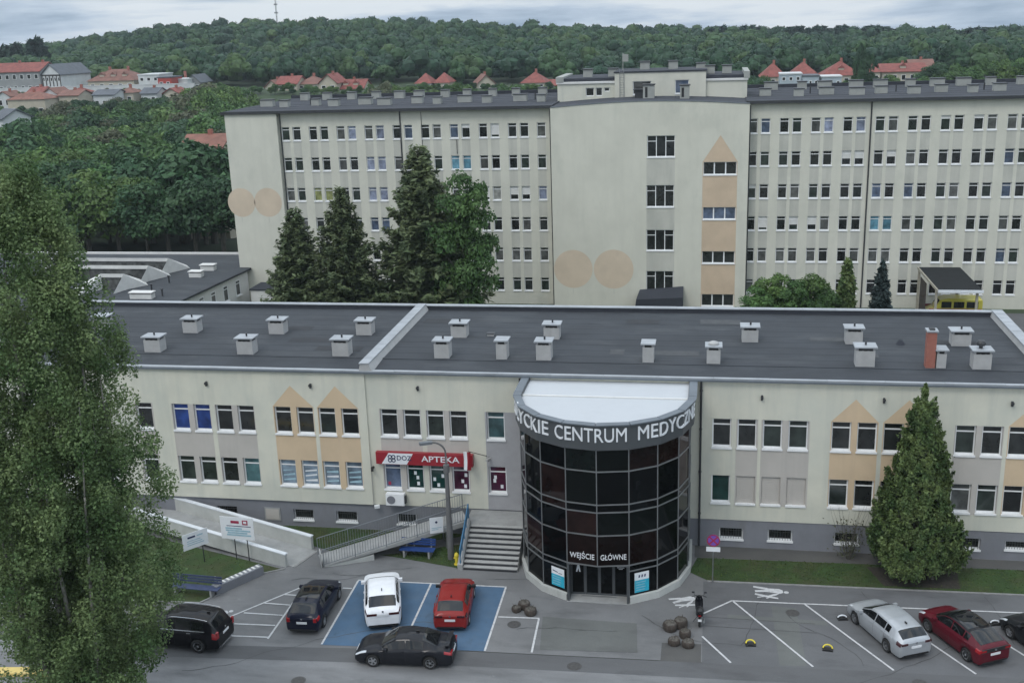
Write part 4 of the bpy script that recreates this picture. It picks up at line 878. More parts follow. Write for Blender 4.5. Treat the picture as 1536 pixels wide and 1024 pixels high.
for (u0, v0), (u1, v1), u2, v2 in [((60, 386), (252, 386.5), 285, 402), ((60, 399), (222, 397.5), 256, 413.5), ((150, 410), (185, 410), 222, 427.5)]:
    r0, r1 = at_z(u0, v0, 4.6), at_z(u1, v1, 4.6); ft = at_z(u2, v2, 2.85)
    yb, yf = r1[1]+.1, r1[1]; x0_, x1_ = (r0[0] if u0 < 100 else r1[0]-2.6), r1[0]; tip = ft
    mb = MB()
    mb.add([(x0_, yf, 4.55), (x1_, yf, 4.55), (x1_, yf, 4.15), (x0_, yf, 4.15)], [(0, 3, 2, 1)], 1)                     # white fascia
    mb.add([(x0_, yf+.15, 4.15), (x1_, yf+.15, 4.15), (x1_, yf+.15, 2.83), (x0_, yf+.15, 2.83)], [(0, 3, 2, 1)], 2)      # glazing
    mb.add([(x0_, yf, 4.15), (x1_, yf, 4.15), (x1_, yf+.15, 4.15), (x0_, yf+.15, 4.15)], [(0, 1, 2, 3)], 1)
    mb.add([(x0_, yf, 4.55), (x1_, yf, 4.55), (x1_, yf+4.2, 2.83), (x0_, yf+4.2, 2.83)], [(0, 1, 2, 3)], 0)              # roof slope
    mb.add([(x1_, yf, 4.55), (x1_, yf, 2.83), (tip[0], tip[1], 2.84), (x1_, yf+4.2, 2.83)], [(0, 1, 2), (0, 2, 3)], 1)   # white splayed end
    mb.add([(x1_, yf, 2.83), (x1_-.3, yf-2.0, 2.84), (tip[0]-1.2, tip[1]-1.6, 2.84), (tip[0], tip[1], 2.84), (x1_, yf, 4.5)], [(0, 1, 4), (1, 2, 4), (2, 3, 4)], 1)
    if u0 > 100:
        mb.add([(x0_, yf, 4.55), (x0_, yf, 2.83), (x0_-3.6, yf-1.2, 2.84), (x0_, yf+4.2, 2.83)], [(0, 2, 1), (0, 3, 2)], 1)
        mb.add([(x0_, yf, 4.5), (x0_-3.6, yf-1.2, 2.84), (x0_-1.2, yf-2.6, 2.84), (x0_, yf, 2.83)], [(0, 1, 2), (0, 2, 3)], 1)
    mb.build('roof_light', [M['bitumen_far'], M['offwhite'], G['grey']], ann)
for u, v, l in ((214, 447, 2.4), (295, 415, 1.4), (313, 405, 1.6)):
    c_ = at_z(u, v, 2.82); mb = MB().box(c_[0]-l/2, c_[0]+l/2, c_[1]-.4, c_[1]+.4, 2.8, 3.3).box(c_[0]-l/2-.08, c_[0]+l/2+.08, c_[1]-.5, c_[1]+.5, 3.42, 3.52).box(c_[0]-l/2+.1, c_[0]+l/2-.1, c_[1]-.3, c_[1]+.3, 3.3, 3.42, 1)
    mb.build('roof_vent', [M['offwhite'], M['black']], ann)
for u, v in ((254, 424), (244, 444), (228, 437)):
    c_ = at_z(u, v, 2.82); MB().tube((c_[0], c_[1], 2.8), (c_[0], c_[1], 3.5), .09).tube((c_[0], c_[1], 3.5), (c_[0], c_[1], 3.62), .16).build('vent_pipe', M['dark'], ann)
MB().box(-112, -54, 65.7, 66.05, 2.82, 3.05).build('parapet', M['offwhite'], ann)
bl_ = MB().box(-50.2, -45.2, 55.2, 58.4, -2, 1.0).box(-50.3, -45.1, 55.1, 58.5, 1.0, 1.15, 1); bl_.build('basement_porch', [M['offwhite'], M['bitumen_far']], ann)
rb_ = MB()
for z in (1.7, 2.2): rb_.tube((-47.9, 55.3, z), (-45.3, 55.3, z), .04, n=6)
for x in (-47.9, -46.6, -45.3): rb_.tube((x, 55.3, 1.15), (x, 55.3, 2.2), .04, n=6)
rb_.build('railing', M['dark'], ann)

# ---------------------------------------------------------------- canopy with a yellow van beneath, behind the clinic
cy_ = 51.0
cpy = thing('entrance_canopy', 'open timber canopy with dark pitched roof in front of the right wing', 'canopy', (23, cy_, -1.2), world=True)
def slab4(p, t):      # a sloping slab through four corners, t thick
    q = [(x, y, z-t) for x, y, z in p]; return MB().add(q+list(p), [(0, 3, 2, 1), (4, 5, 6, 7), (0, 1, 5, 4), (1, 2, 6, 5), (2, 3, 7, 6), (3, 0, 4, 7)])
slab4([(21.6, 50.2, 2.85), (25.6, 50.2, 2.85), (24.9, 57.2, 3.55), (20.9, 57.2, 3.55)], .15).build('roof', M['roof_black'], cpy)
MB().box(21.55, 25.65, 50.08, 50.19, 2.62, 2.88).build('eaves_board', M['cap'], cpy)
slab4([(21.48, 50.2, 2.9), (21.59, 50.2, 2.9), (20.89, 57.2, 3.6), (20.78, 57.2, 3.6)], .25).build('barge_board', M['woodpale'], cpy)
for x, y in ((21.5, 50.6), (25.2, 50.6), (20.95, 56.8), (24.7, 56.8)): MB().box(x-.11, x+.11, y-.11, y+.11, -1.4, 2.7 if y < 52 else 3.35).build('post', M['woodpale'], cpy)
MB().box(21.05, 21.12, 53.5, 56.5, -1.2, 2.7).build('side_screen', M['wood'], cpy)
van = thing('parked_van', 'yellow van with a dark red stripe parked under the timber canopy', 'van', (23.9, 54.6, -1.22), rz=math.pi)
vb = MB(); secs = [(-2.6, .55, 2.2), (-2.5, .4, 2.35), (0.7, .4, 2.38), (1.35, .42, 2.2), (1.9, .42, 1.35), (2.55, .5, 1.15), (2.68, .55, .9)]
Pp = []
for x, zb_, zt_ in secs:
    hw = .98-(.12 if x > 2.5 else 0); Pp.append([(x, -hw, zb_), (x, -hw, (zb_+zt_)*.5), (x, -hw*.97, zt_-.12), (x, -hw*.86, zt_), (x, 0, zt_+.03), (x, hw*.86, zt_), (x, hw*.97, zt_-.12), (x, hw, (zb_+zt_)*.5), (x, hw, zb_)])
vb.grid(Pp, flip=True); vb.add(Pp[0], [tuple(range(9))]); vb.add(Pp[-1], [tuple(range(9))[::-1]])
vb.build('body', M['ambyellow'], van, smooth=True, sharp=35)
for s_ in (-1, 1): MB().quad((-2.55, s_*.987, 1.0), (2.4, s_*.987, 1.0), (2.4, s_*.987, 1.38), (-2.55, s_*.987, 1.38)).build('stripe', M['crimson'], van)
for s_ in (-1, 1):
    for a, b in ((-2.2, -1.1), (-.9, .1), (.3, 1.25)): MB().quad((a, s_*.985, 1.45), (b, s_*.985, 1.45), (b-.02, s_*.962, 2.08), (a, s_*.962, 2.08)).build('side_window', G['car'], van)
for x in (-1.6, 1.75):
    for s_ in (-1, 1): MB().lathe([(.02, -.1), (.3, -.11), (.36, -.07), (.36, .07), (.3, .11), (.02, .1)], 18, (x, s_*.88, .36), axis='y').build('wheel', M['black'], van)
MB().quad((1.40, -.8, 2.16), (1.40, .8, 2.16), (1.86, .86, 1.40), (1.86, -.86, 1.40)).build('windshield', G['car'], van)
# round sign by the canopy
sg = thing('road_sign', 'round red and white sign on a pole before the timber canopy', 'sign', (25.05, 49.2, -1.25), world=True)
MB().tube((25.05, 49.2, -1.3), (25.05, 49.2, 1.2), .05).build('pole', M['cap'], sg)
mb = MB().lathe([(.001, -.02), (.5, -.02), (.5, .02), (.001, .02)], 24, (25.05, 49.1, .75), axis='y'); mb.build('sign_face', M['crimson'], sg)
mb = MB()
for a in (1, -1):
    d_ = np.array([math.cos(math.pi/4*a), math.sin(math.pi/4*a)]); n_ = np.array([-d_[1], d_[0]])*.07; c_ = np.array([25.05, .75]); q_ = [c_-d_*.5-n_, c_+d_*.5-n_, c_+d_*.5+n_, c_-d_*.5+n_]
    mb.add([(p[0], 49.07-.002*a, p[1]) for p in q_], [(0, 1, 2, 3)])
mb.build('sign_bar', M['signwhite'], sg)

# ---------------------------------------------------------------- steps and ramps
sp = thing('entrance_steps', 'flight of nine concrete steps up to the clinic landing beside the rotunda', 'steps', (-11.4, -3, 0), world=True)
SX0, SX1 = -12.95, -9.95
stp = MB()
for k in range(9): stp.box(SX0, SX1, -4.28+k*.27, -1.6, .0+k*.18-(.05 if k == 0 else .0), .178*(k+1))
stp.build('flight', M['step'], sp)
nz_ = MB()
for k in range(9): nz_.box(SX0+.01, SX1-.01, -4.283+k*.27, -4.22+k*.27, .178*(k+1)+.0005 if k < 9 else 0, .178*(k+1)+.006)
nz_.build('step_edge', M['conc_light'], sp)
rs = MB()
for k in range(9): rs.box(SX0+.01, SX1-.01, -4.288+k*.27, -4.283+k*.27, .18*k+.0, .178*(k+1)-.05)
rs.build('riser', M['dark'], sp)
MB().box(-13.3, -9.9, -1.9, -.01, -.1, 1.604).build('landing', M['conc'], sp)
MB().add([(-13.25, -4.35, 0), (-12.96, -4.35, 0), (-12.96, -1.9, 0), (-13.25, -1.9, 0), (-13.25, -4.35, .32), (-12.96, -4.35, .32), (-12.96, -1.9, 1.95), (-13.25, -1.9, 1.95)], [(0, 3, 2, 1), (4, 5, 6, 7), (0, 1, 5, 4), (1, 2, 6, 5), (2, 3, 7, 6), (3, 0, 4, 7)]).build('side_wall', M['conc'], sp)
hb = MB().path([(-13.1, -4.25, 0.3), (-13.1, -4.25, 1.15), (-13.1, -1.75, 2.75), (-13.1, -1.75, 1.6)], .035).tube((-13.1, -4.25, .75), (-13.1, -1.75, 2.3), .025)
for k in range(5): t = k/4; hb.tube((-13.1, -4.2+2.4*t, .35+1.55*t), (-13.1, -4.2+2.4*t, 1.18+1.55*t), .022)
hb.build('handrail', M['bluerail'], sp)
MB().quad((-13.11, -4.2, .55), (-13.11, -1.8, 2.1), (-13.11, -1.8, 2.68), (-13.11, -4.2, 1.1)).build('handrail_panel', M['bluerail'], sp)
rm = thing('access_ramp', 'sloping access ramp with grey barred railings up to the clinic landing', 'ramp', (-17, -3, 0), world=True)
F0, F1 = np.array([-20.7, -4.9]), np.array([-13.2, -1.55]); dR = (F1-F0)/np.linalg.norm(F1-F0); nR = np.array([-dR[1], dR[0]]); LR = np.linalg.norm(F1-F0)
B0, B1 = F0+nR*1.55-dR*.2, F1+nR*1.5; ZT = 1.6
MB().add([(*F0, .0), (*F1, ZT-.28), (*B1, ZT-.28), (*B0, 0), (*F0, .06), (*F1, ZT), (*B1, ZT), (*B0, .06)], [(4, 5, 6, 7), (0, 1, 5, 4), (2, 3, 7, 6), (1, 2, 6, 5), (3, 2, 1, 0)]).build('deck', M['conc'], rm)
ft_ = MB()
for a, b in ((0, .34),): pa, pb_ = F0+dR*LR*a, F0+dR*LR*b; ft_.add([(*pa, -.1), (*pb_, -.1), (*(pb_+nR*1.4), -.1), (*(pa+nR*1.4), -.1), (*pa, .02), (*pb_, ZT*b-.2), (*(pb_+nR*1.4), ZT*b-.2), (*(pa+nR*1.4), .02)], [(4, 5, 6, 7), (0, 1, 5, 4), (1, 2, 6, 5), (2, 3, 7, 6)])
ft_.build('footing', M['conc_light'], rm)
for t in (.62, .85):
    for P_ in (F0+dR*LR*t+nR*.2, F0+dR*LR*t+nR*1.3): MB().tube((*P_, 0), (*P_, ZT*t-.15), .06).build('support', M['steel'], rm)
def railing(A, B, za, zb, name='railing'):
    A, B = np.array(A), np.array(B); l = np.linalg.norm(B-A); n = int(l/.145); mb = MB()
    def Pz(t, h): return (*(A+(B-A)*t), za+(zb-za)*t+h)
    mb.tube(Pz(0, 1.02), Pz(1, 1.02), .026); mb.tube(Pz(0, .12), Pz(1, .12), .02)
    for k in range(n+1):
        t = k/n; big = k % 12 == 0 or k == n; mb.tube(Pz(t, .0 if big else .12), Pz(t, 1.02), .026 if big else .0125, n=6)
    mb.build(name, M['rail'], rm)
railing(F0, F1, .06, ZT); railing(B0, B1, .06, ZT)
MB().obox((*(F0+nR*.35-dR*.14), .42), .06, .7, .82, math.atan2(dR[1], dR[0])).build('end_panel', M['vent'], rm)
# concrete ramp on the left with solid white-capped walls
lr = thing('concrete_ramp', 'long concrete ramp with solid white capped walls along the left lawn', 'ramp', (-27, -3.6, 0), world=True)
A0 = np.array([-22.85, -5.12]); dL = np.array([-.9565, .2915]); dL /= np.linalg.norm(dL); nL = np.array([dL[1], -dL[0]])*1.0   # towards the building
nL = np.array([.2915, .9565]); LEN = 17.0
def pl(s, off): return A0+dL*s+nL*off
SL = .062
def slab(mb, s0, s1, o0, o1, zb0, zb1, zt0, zt1, m=0):
    c = [pl(s0, o0), pl(s1, o0), pl(s1, o1), pl(s0, o1)]
    mb.add([(*c[0], zb0), (*c[1], zb1), (*c[2], zb1), (*c[3], zb0), (*c[0], zt0), (*c[1], zt1), (*c[2], zt1), (*c[3], zt0)], [(0, 1, 2, 3), (7, 6, 5, 4), (0, 4, 5, 1), (1, 5, 6, 2), (2, 6, 7, 3), (3, 7, 4, 0)], m)
b_ = MB(); slab(b_, -.35, LEN, .2, 2.3, -.05, SL*LEN-.3, .01, SL*LEN); b_.build('deck', M['conc'], lr)
b_ = MB(); slab(b_, 0, LEN, 0, .2, -.05, SL*LEN-.25, .74, SL*LEN+.74); b_.build('side_wall', M['conc_light'], lr)
b_ = MB(); slab(b_, -.05, LEN, 2.3, 2.5, -.05, SL*LEN-.25, .80, SL*LEN+.80); b_.build('side_wall', M['conc_light'], lr)
b_ = MB(); slab(b_, -.02, LEN, -.03, .23, .741, SL*LEN+.741, .80, SL*LEN+.80); b_.build('coping', M['cap'], lr)
b_ = MB(); slab(b_, -.07, LEN, 2.27, 2.53, .801, SL*LEN+.801, .86, SL*LEN+.86); b_.build('coping', M['cap'], lr)
b_ = MB()
for k in range(3): slab(b_, .5+.17*k, .58+.17*k, .25, 2.25, .03, .03, .045+.0105*k, .05+.0105*k)
b_.build('warning_strip', M['yellow'], lr)
b_ = MB(); slab(b_, -.5, -.36, .15, 2.4, -.02, -.02, .03, .03); b_.build('edging', M['kerb'], lr)

# ---------------------------------------------------------------- signs, lamp, benches and small things
ac = thing('air_conditioner', 'white air conditioner unit on the clinic wall under the pharmacy window', 'air conditioner', (-17.75, -.2, 1.95), world=True)
mb = MB().box(-18.3, -17.2, -.48, -.1, 1.85, 2.55); mb.build('casing', M['white'], ac)
mb = MB().lathe([(.001, -.02), (.25, -.02), (.25, .005)], 20, (-17.98, -.483, 2.2), axis='y')
for k in range(4): mb.lathe([(.06*k+.05, -.026), (.06*k+.06, -.026)], 20, (-17.98, -.483, 2.2), axis='y')
mb.build('fan_grille', M['plinth'], ac)
MB().box(-18.1, -18.02, -.45, 0.02, 1.8, 1.849).box(-17.45, -17.37, -.45, 0.02, 1.8, 1.849).build('bracket', M['dark'], ac)
MB().box(-17.198, -17.12, -.42, -.16, 1.95, 2.4).build('valve_cover', M['dark'], ac)
ps = thing('pharmacy_sign', 'red pharmacy sign with a white slanted panel over four clinic windows', 'sign', (-15.9, -.15, 4.7), world=True)
px0, px1, pz0, pz1, py_ = -18.78, -13.05, 4.36, 5.08, -.30
MB().box(px0, px1, py_, -.012, pz0, pz1).build('panel', M['red'], ps)
mb = MB().add([(-18.45, py_-.004, pz0+.02), (-16.95, py_-.004, pz0+.02), (-16.55, py_-.004, pz1-.02), (-18.0, py_-.004, pz1-.02)], [(0, 1, 2, 3)]); mb.build('white_field', M['signwhite'], ps)
mb = MB()
for k in range(4):
    a = math.pi/4+k*math.pi/2; cx, cz = -17.83+.15*math.cos(a), 4.72+.15*math.sin(a); mb.lathe([(.07, -.012), (.13, -.012), (.13, -.004)], 14, (cx, py_, cz), axis='y')
text_into(mb, 'DOZ', .40, (-17.1, py_-.008, 4.56), (1, 0, 0), (0, 0, 1)); mb.build('logo', M['navy'], ps)
mb = MB(); text_into(mb, 'APTEKA', .50, (-14.95, py_-.01, 4.50), (1, 0, 0), (0, 0, 1), fit=2.25); mb.build('lettering', M['signwhite'], ps)
fg = thing('flag', 'small white and red flag hanging from a slanted pole on the clinic wall', 'flag', (-13.2, -.1, 5.3), world=True)
MB().tube((-12.25, 0, 4.95), (-13.15, -.85, 5.55), .02).build('pole', M['dark'], fg)
P_ = [[(-13.45+.07*i+.02*math.sin(j), -.86+.05*math.sin(i*1.1+j*.4), 5.52-.28*j) for i in range(7)] for j in range(5)]
mb = MB()
for j in range(4):
    for i in range(6): mb.quad(P_[j][i], P_[j][i+1], P_[j+1][i+1], P_[j+1][i], 0 if i < 3 else 1)
mb.build('cloth', [M['signwhite'], M['red']], fg)
cm = thing('security_camera', 'small dark security camera on the clinic wall left of the pharmacy sign', 'camera', (-19.05, -.1, 4.0), world=True)
MB().box(-19.1, -19.0, -.12, 0, 3.98, 4.08).obox((-19.05, -.28, 4.0), .14, .38, .14, R(15)).build('housing', M['black'], cm)
cm2 = thing('security_camera', 'small pale camera on a wall arm right of the flag', 'camera', (-12.2, -.1, 4.95), world=True)
MB().tube((-12.25, 0, 4.95), (-12.2, -.22, 4.95), .03).obox((-12.15, -.3, 4.85), .12, .34, .12, R(-20)).build('housing', M['vent'], cm2)
dl = thing('wall_light', 'white lamp on a conduit at the foot of the wall seam', 'lamp', (-18.95, -.1, 1.6), world=True)
MB().tube((-19.15, -.13, 1.75), (-19.15, -.13, 4.5), .015).build('conduit', M['vent'], dl)
MB().obox((-18.95, -.22, 1.62), .3, .2, .16, R(25)).build('lamp_head', M['signwhite'], dl)
lp = thing('street_lamp', 'tall grey street lamp with curved arm standing before the access ramp', 'street lamp', (-13.9, -3.1, 0), world=True)
MB().lathe([(.19, -.1), (.175, 2.0), (.13, 3.5), (.11, 5.6)], 12, (-13.9, -3.1, 0)).build('pole', M['pole'], lp)
pts = [(-13.9, -3.1, 5.6)]+[(-13.9-.75*(1-math.cos(t)), -3.1-.35*(1-math.cos(t)), 6.3+.75*math.sin(t)) for t in np.linspace(0, 1.45, 8)]
MB().path(pts, .05).tube((-13.9, -3.1, 5.2), (-13.9, -3.1, 5.65), .17, .17, 10).build('arm', M['pole'], lp)
e_ = pts[-1]; MB().obox((e_[0]-.3, e_[1]-.14, e_[2]+.0), .7, .26, .14, R(25)).build('lamp_head', M['rail'], lp)
def board(name, label, c, w_, h, zc, rz, posts, tilt=0, group=None):
    r_ = thing(name, label, 'sign', (c[0], c[1], 0), rz=rz, group=group)
    MB().obox((0, 0, zc), w_, .03, h, 0, 0, tilt).build('panel', M['signwhite'], r_)
    for x in posts: MB().tube((x, .04, 0), (x, .04, zc+h*.3), .03, n=8).build('post', M['dark'], r_)
    return r_
s1 = board('information_board', 'white board with dark red bar and pale teal lines on two dark posts', (-25.75, -4.6), 2.0, 1.35, 1.98, R(-3), (-.25, .52))
mb = MB().box(-.35, .15, -.024, -.0155, 2.28, 2.44).build('flag_bar', M['crimson'], s1)
MB().box(.35, .68, -.024, -.0155, 2.22, 2.50).build('emblem', M['crimson'], s1); MB().box(.42, .61, -.03, -.0245, 2.3, 2.44).build('emblem_field', M['signwhite'], s1)
mb = MB().box(-.62, .85, -.022, -.0155, 2.10, 2.14, 1)
for k, (a, b) in enumerate(((-.65, .82), (-.6, .6), (-.7, .8), (-.7, .3))): mb.box(a, b, -.022, -.0155, 1.52+.135*k, 1.62+.135*k, 0)
mb.build('print', [M['paleteal'], M['navy']], s1)
s2 = board('information_board', 'small white board turned sideways on one post in the left lawn', (-27.95, -5.35), 1.5, .95, 1.55, R(52), (.4,))
mb = MB().box(-.45, 0, -.024, -.0155, 1.72, 1.82, 0).box(.1, .45, -.024, -.0155, 1.74, 1.80, 1)
for k in range(3): mb.box(-.5, .5-.1*k, -.022, -.0155, 1.30+.12*k, 1.34+.12*k, 1)
mb.build('print', [M['navy'], M['paleteal']], s2)
s3 = thing('information_board', 'white board with a dark dot fixed to the access ramp railing', 'sign', (-14.85, -2.36, 1.2), rz=math.atan2(dR[1], dR[0]))
MB().box(-.38, .38, -.07, -.045, .0, .95).build('panel', M['signwhite'], s3)
MB().lathe([(.001, -.006), (.07, -.006), (.07, .0)], 14, (0, -.072, .66), axis='y').build('symbol', M['navy'], s3)
MB().box(-.28, .28, -.076, -.0705, .3, .34).box(-.28, .1, -.076, -.0705, .2, .24).build('print', M['slate'] if 'slate' in M else M['paleteal'], s3)
s4 = thing('road_sign', 'violet no stopping disc over a small white plate on a thin pole', 'road sign', (.48, -4.2, 0), world=True)
MB().tube((.48, -4.2, 0), (.48, -4.2, 2.75), .028).build('pole', M['steel'], s4)
MB().lathe([(.001, -.015), (.34, -.015), (.34, .01), (.001, .01)], 28, (.48, -4.25, 2.45), axis='y').build('disc', M['purple'], s4)
mb = MB().lathe([(.28, -.02), (.34, -.02), (.34, -.0155)], 28, (.48, -4.25, 2.45), axis='y')
for a in (1, -1):
    d_ = np.array([math.cos(math.pi/4*a), math.sin(math.pi/4*a)]); n_ = np.array([-d_[1], d_[0]])*.04; c_ = np.array([.48, 2.45]); q_ = [c_-d_*.28-n_, c_+d_*.28-n_, c_+d_*.28+n_, c_-d_*.28+n_]
    mb.add([(p[0], -4.25-.021-.001*a, p[1]) for p in q_], [(0, 1, 2, 3)])
mb.build('red_cross', M['crimson'], s4)
MB().box(.12, .84, -4.27, -4.25, 1.82, 2.08).build('plate', M['signwhite'], s4)
def bench(label, c, rz, l, mt):
    r_ = thing('park_bench', label, 'bench', (c[0], c[1], 0), rz=rz)
    mb = MB()
    for k in range(4): mb.box(-l/2, l/2, -.27+.13*k, -.16+.13*k, .42, .46)
    mb.build('seat', M[mt], r_); mb = MB()
    for k in range(3): mb.box(-l/2, l/2, .28+.03*k, .31+.03*k, .56+.14*k, .67+.14*k)
    mb.build('backrest', M[mt], r_)
    for x in (-l*.36, l*.36): MB().box(x-.05, x+.05, -.28, .34, 0, .415).box(x-.04, x+.04, .342, .40, 0.2, .95).build('leg', M['conc'], r_)
    return r_
bench('slate blue slatted bench on the left lawn near the black SUV', (-26.6, -8.55), R(-3), 2.9, 'benchslate')
bench('bright blue slatted bench on the grass below the access ramp', (-15.85, -3.0), R(-1), 2.0, 'benchblue')
rk = thing('bicycle_rack', 'long low concrete bicycle rack with a row of pale slots on its top', 'bicycle rack', (-24.75, -7.2, 0), rz=math.atan2(2.45, 1.55))
MB().box(-1.5, 1.5, -.22, .22, 0, .5).build('base', M['plinth'], rk)
mb = MB()
for k in range(10): mb.box(-1.2+.27*k, -1.2+.27*k+.12, -.12, .16, .5005, .53)
mb.build('slot', M['offwhite'], rk)
hy = thing('yellow_hydrant', 'yellow hydrant at the foot of the blue handrail', 'hydrant', (-13.42, -3.75, 0), world=True)
MB().lathe([(.15, 0), (.15, .06), (.10, .08), (.10, .5), (.13, .52), (.13, .58), (.09, .68), (.03, .72), (.01, .78)], 14, (-13.42, -3.75, 0)).tube((-13.58, -3.75, .4), (-13.26, -3.75, .4), .05).build('body', M['yellow'], hy)
def log_planter(label, c, r_, h, rz, grp='log planters on the plaza'):
    h *= .72; r_ *= .86; o = thing('log_planter', label, 'planter', (c[0], c[1], 0), rz=rz, group=grp); n = 22; rr = random.Random(int(c[0]*1000))
    mb = MB(); prof = [(r_*.92, 0), (r_, .05), (r_*1.05, h*.55), (r_*.97, h*.9), (r_*.86, h), (r_*.78, h-.01)]
    base = []
    for rad, z in prof:
        base.append([(rad*(1+.06*math.sin(3*t+rr.random())+.03*rr.uniform(-1, 1))*math.cos(t), rad*(1+.03*rr.uniform(-1, 1))*math.sin(t), z+.02*rr.uniform(-1, 1)*(z > .1)) for t in np.linspace(0, 2*math.pi, n, endpoint=False)])
    for row in base: row.append(row[0])
    mb.grid(base); mb.build('bark_wall', M['wood'], o)
    s_ = MB(); s_.lathe([(r_*.84, h-.02), (r_*.6, h+.02), (r_*.3, h+.05), (.01, h+.06)], 16); s_.build('soil', M['dryearth'], o)
    tw = MB()
    for k in range(14):
        a = rr.uniform(0, 6.28); q = r_*.7*rr.random(); p = (q*math.cos(a), q*math.sin(a), h); tw.tube(p, (p[0]+rr.uniform(-.15, .15), p[1]+rr.uniform(-.15, .15), h+rr.uniform(.05, .2)), .012, .006, 5)
    tw.build('twigs', M['bark'], o)
    return o
log_planter('rough log planter nearest the white corner line left of the doors', (-8.55, -8.5), .36, .42, .3)
log_planter('rough log planter behind its pair left of the main doors', (-8.95, -7.95), .36, .48, 1.1)
log_planter('low log planter at the left edge of the group left of the doors', (-9.3, -8.3), .28, .33, 2.1)
log_planter('wide log planter at the back left of the group by the scooter', (-1.55, -9.15), .40, .52, .4)
log_planter('tall log planter at the back of the group by the scooter', (-1.05, -8.85), .38, .60, 1.7)
log_planter('small pale topped log planter in the middle of the group by the scooter', (-.82, -9.75), .32, .50, 2.4)
log_planter('round log planter at the left front of the group by the scooter', (-1.32, -10.45), .33, .42, .9)
log_planter('round log planter at the right front of the group by the scooter', (-.66, -10.55), .34, .42, 3.0)
def parking_lock(label, c, rz, mt, up):
    o = thing('parking_lock', label, 'parking barrier', (c[0], c[1], 0.004), rz=rz, group='folding parking barriers')
    mb = MB().obox((0, 0, .03), .48, .30, .06).obox((0, -.02, .075), .26, .2, .03); mb.build('base', M['black'], o)
    mb = MB(); pts = [(.21*math.cos(t), .02+up*.17*math.sin(t), .08+.09*math.sin(t)) for t in np.linspace(0, math.pi, 12)]; mb.path(pts, .035); mb.build('hoop', M[mt], o)
    return o
parking_lock('yellow hooped parking barrier in the bay nearest the scooter', (2.25, -10.1), .1, 'yellow', 1)
parking_lock('yellow hooped parking barrier in the bay left of the silver car', (5.78, -10.1), -.1, 'yellow', 1)
parking_lock('dark parking barrier with a white top by the front wheel of the silver car', (6.75, -7.2), .2, 'cap', .3)
parking_lock('dark parking barrier with a white top between the two right-hand cars', (13.9, -6.85), .2, 'cap', .3)
# ---------------------------------------------------------------- cars
def paint(name, col, coat=0.42, rough=0.42, metal=0.0):
    return mat(name, col, rough, metal, var=0.04, scale=3, coat=coat, spec=0.06)
M['p_navy'] = paint('dark_navy_car_paint', (0.008, 0.010, 0.022)); M['p_black'] = paint('black_car_paint', (0.006, 0.006, 0.008)); M['p_white'] = paint('white_car_paint', (0.72, 0.73, 0.75), coat=.5)
M['p_red'] = paint('red_car_paint', (0.215, 0.018, 0.016)); M['p_graphite'] = paint('graphite_car_paint', (0.013, 0.014, 0.018)); M['p_silver'] = paint('silver_car_paint', (0.40, 0.42, 0.44), metal=.45); M['p_wine'] = paint('dark_red_car_paint', (0.085, 0.008, 0.015))
M['p_dark'] = paint('dark_grey_car_paint', (0.012, 0.013, 0.015))
M['tyre'] = mat('rubber_tyre', (0.014, 0.014, 0.014), 0.85, var=.1); M['alloy'] = mat('alloy_rim', (0.42, 0.43, 0.45), 0.3, metal=.7, var=.05)
M['lamp_red'] = mat('red_lamp_lens', (0.28, 0.008, 0.012), 0.15, var=.1, coat=.6); M['lamp_dark'] = mat('smoked_lamp_lens', (0.05, 0.012, 0.014), 0.15, var=.1, coat=.6); M['lamp_clear'] = mat('clear_lamp_lens', (0.52, 0.55, 0.58), 0.12, var=.1, coat=.6)
M['plate'] = mat('number_plate', (0.66, 0.67, 0.68), 0.5, var=.05); M['chrome'] = mat('chrome_trim', (0.55, 0.56, 0.58), 0.15, metal=.9, var=.03)
_wheel = {}
def wheel_meshes(r, w_):
    if (r, w_) in _wheel: return _wheel[(r, w_)]
    t = MB().lathe([(r*.64, -w_/2), (r*.9, -w_/2-.005), (r, -w_/2+.03), (r, w_/2-.03), (r*.9, w_/2+.005), (r*.64, w_/2), (r*.62, w_/2-.05)], 30, axis='y').mesh('wheel', M['tyre'], smooth=True, sharp=50)
    m = MB(); y = w_/2-.02
    m.lathe([(r*.66, -w_/2+.02), (r*.66, y+.012), (r*.58, y+.012), (r*.56, y-.05)], 30, axis='y'); m.lathe([(.001, y+.012), (r*.16, y+.010), (r*.17, y-.02)][::-1], 12, axis='y')
    for k in range(5):
        for s_ in (-.16, .16):
            a = 2*math.pi*k/5; a0, a1 = a+s_*1.3, a+s_*.75; wd = .035
            p0 = np.array([r*.12*math.cos(a0), y, r*.12*math.sin(a0)]); p1 = np.array([r*.6*math.cos(a1), y, r*.6*math.sin(a1)]); d = (p1-p0)/np.linalg.norm(p1-p0); n_ = np.array([-d[2], 0, d[0]])*wd*.6
            m.add([p0-n_, p0+n_, p1+n_, p1-n_, p0-n_-[0, .03, 0], p0+n_-[0, .03, 0], p1+n_-[0, .03, 0], p1-n_-[0, .03, 0]], [(0, 1, 2, 3), (3, 2, 1, 0), (0, 4, 5, 1), (2, 6, 7, 3), (1, 5, 6, 2), (3, 7, 4, 0)])
    m.lathe([(.001, -.02), (r*.62, -.02)], 20, axis='y', m=1)
    _wheel[(r, w_)] = (t, m.mesh('rim', [M['alloy'], M['black']], smooth=False)); return _wheel[(r, w_)]
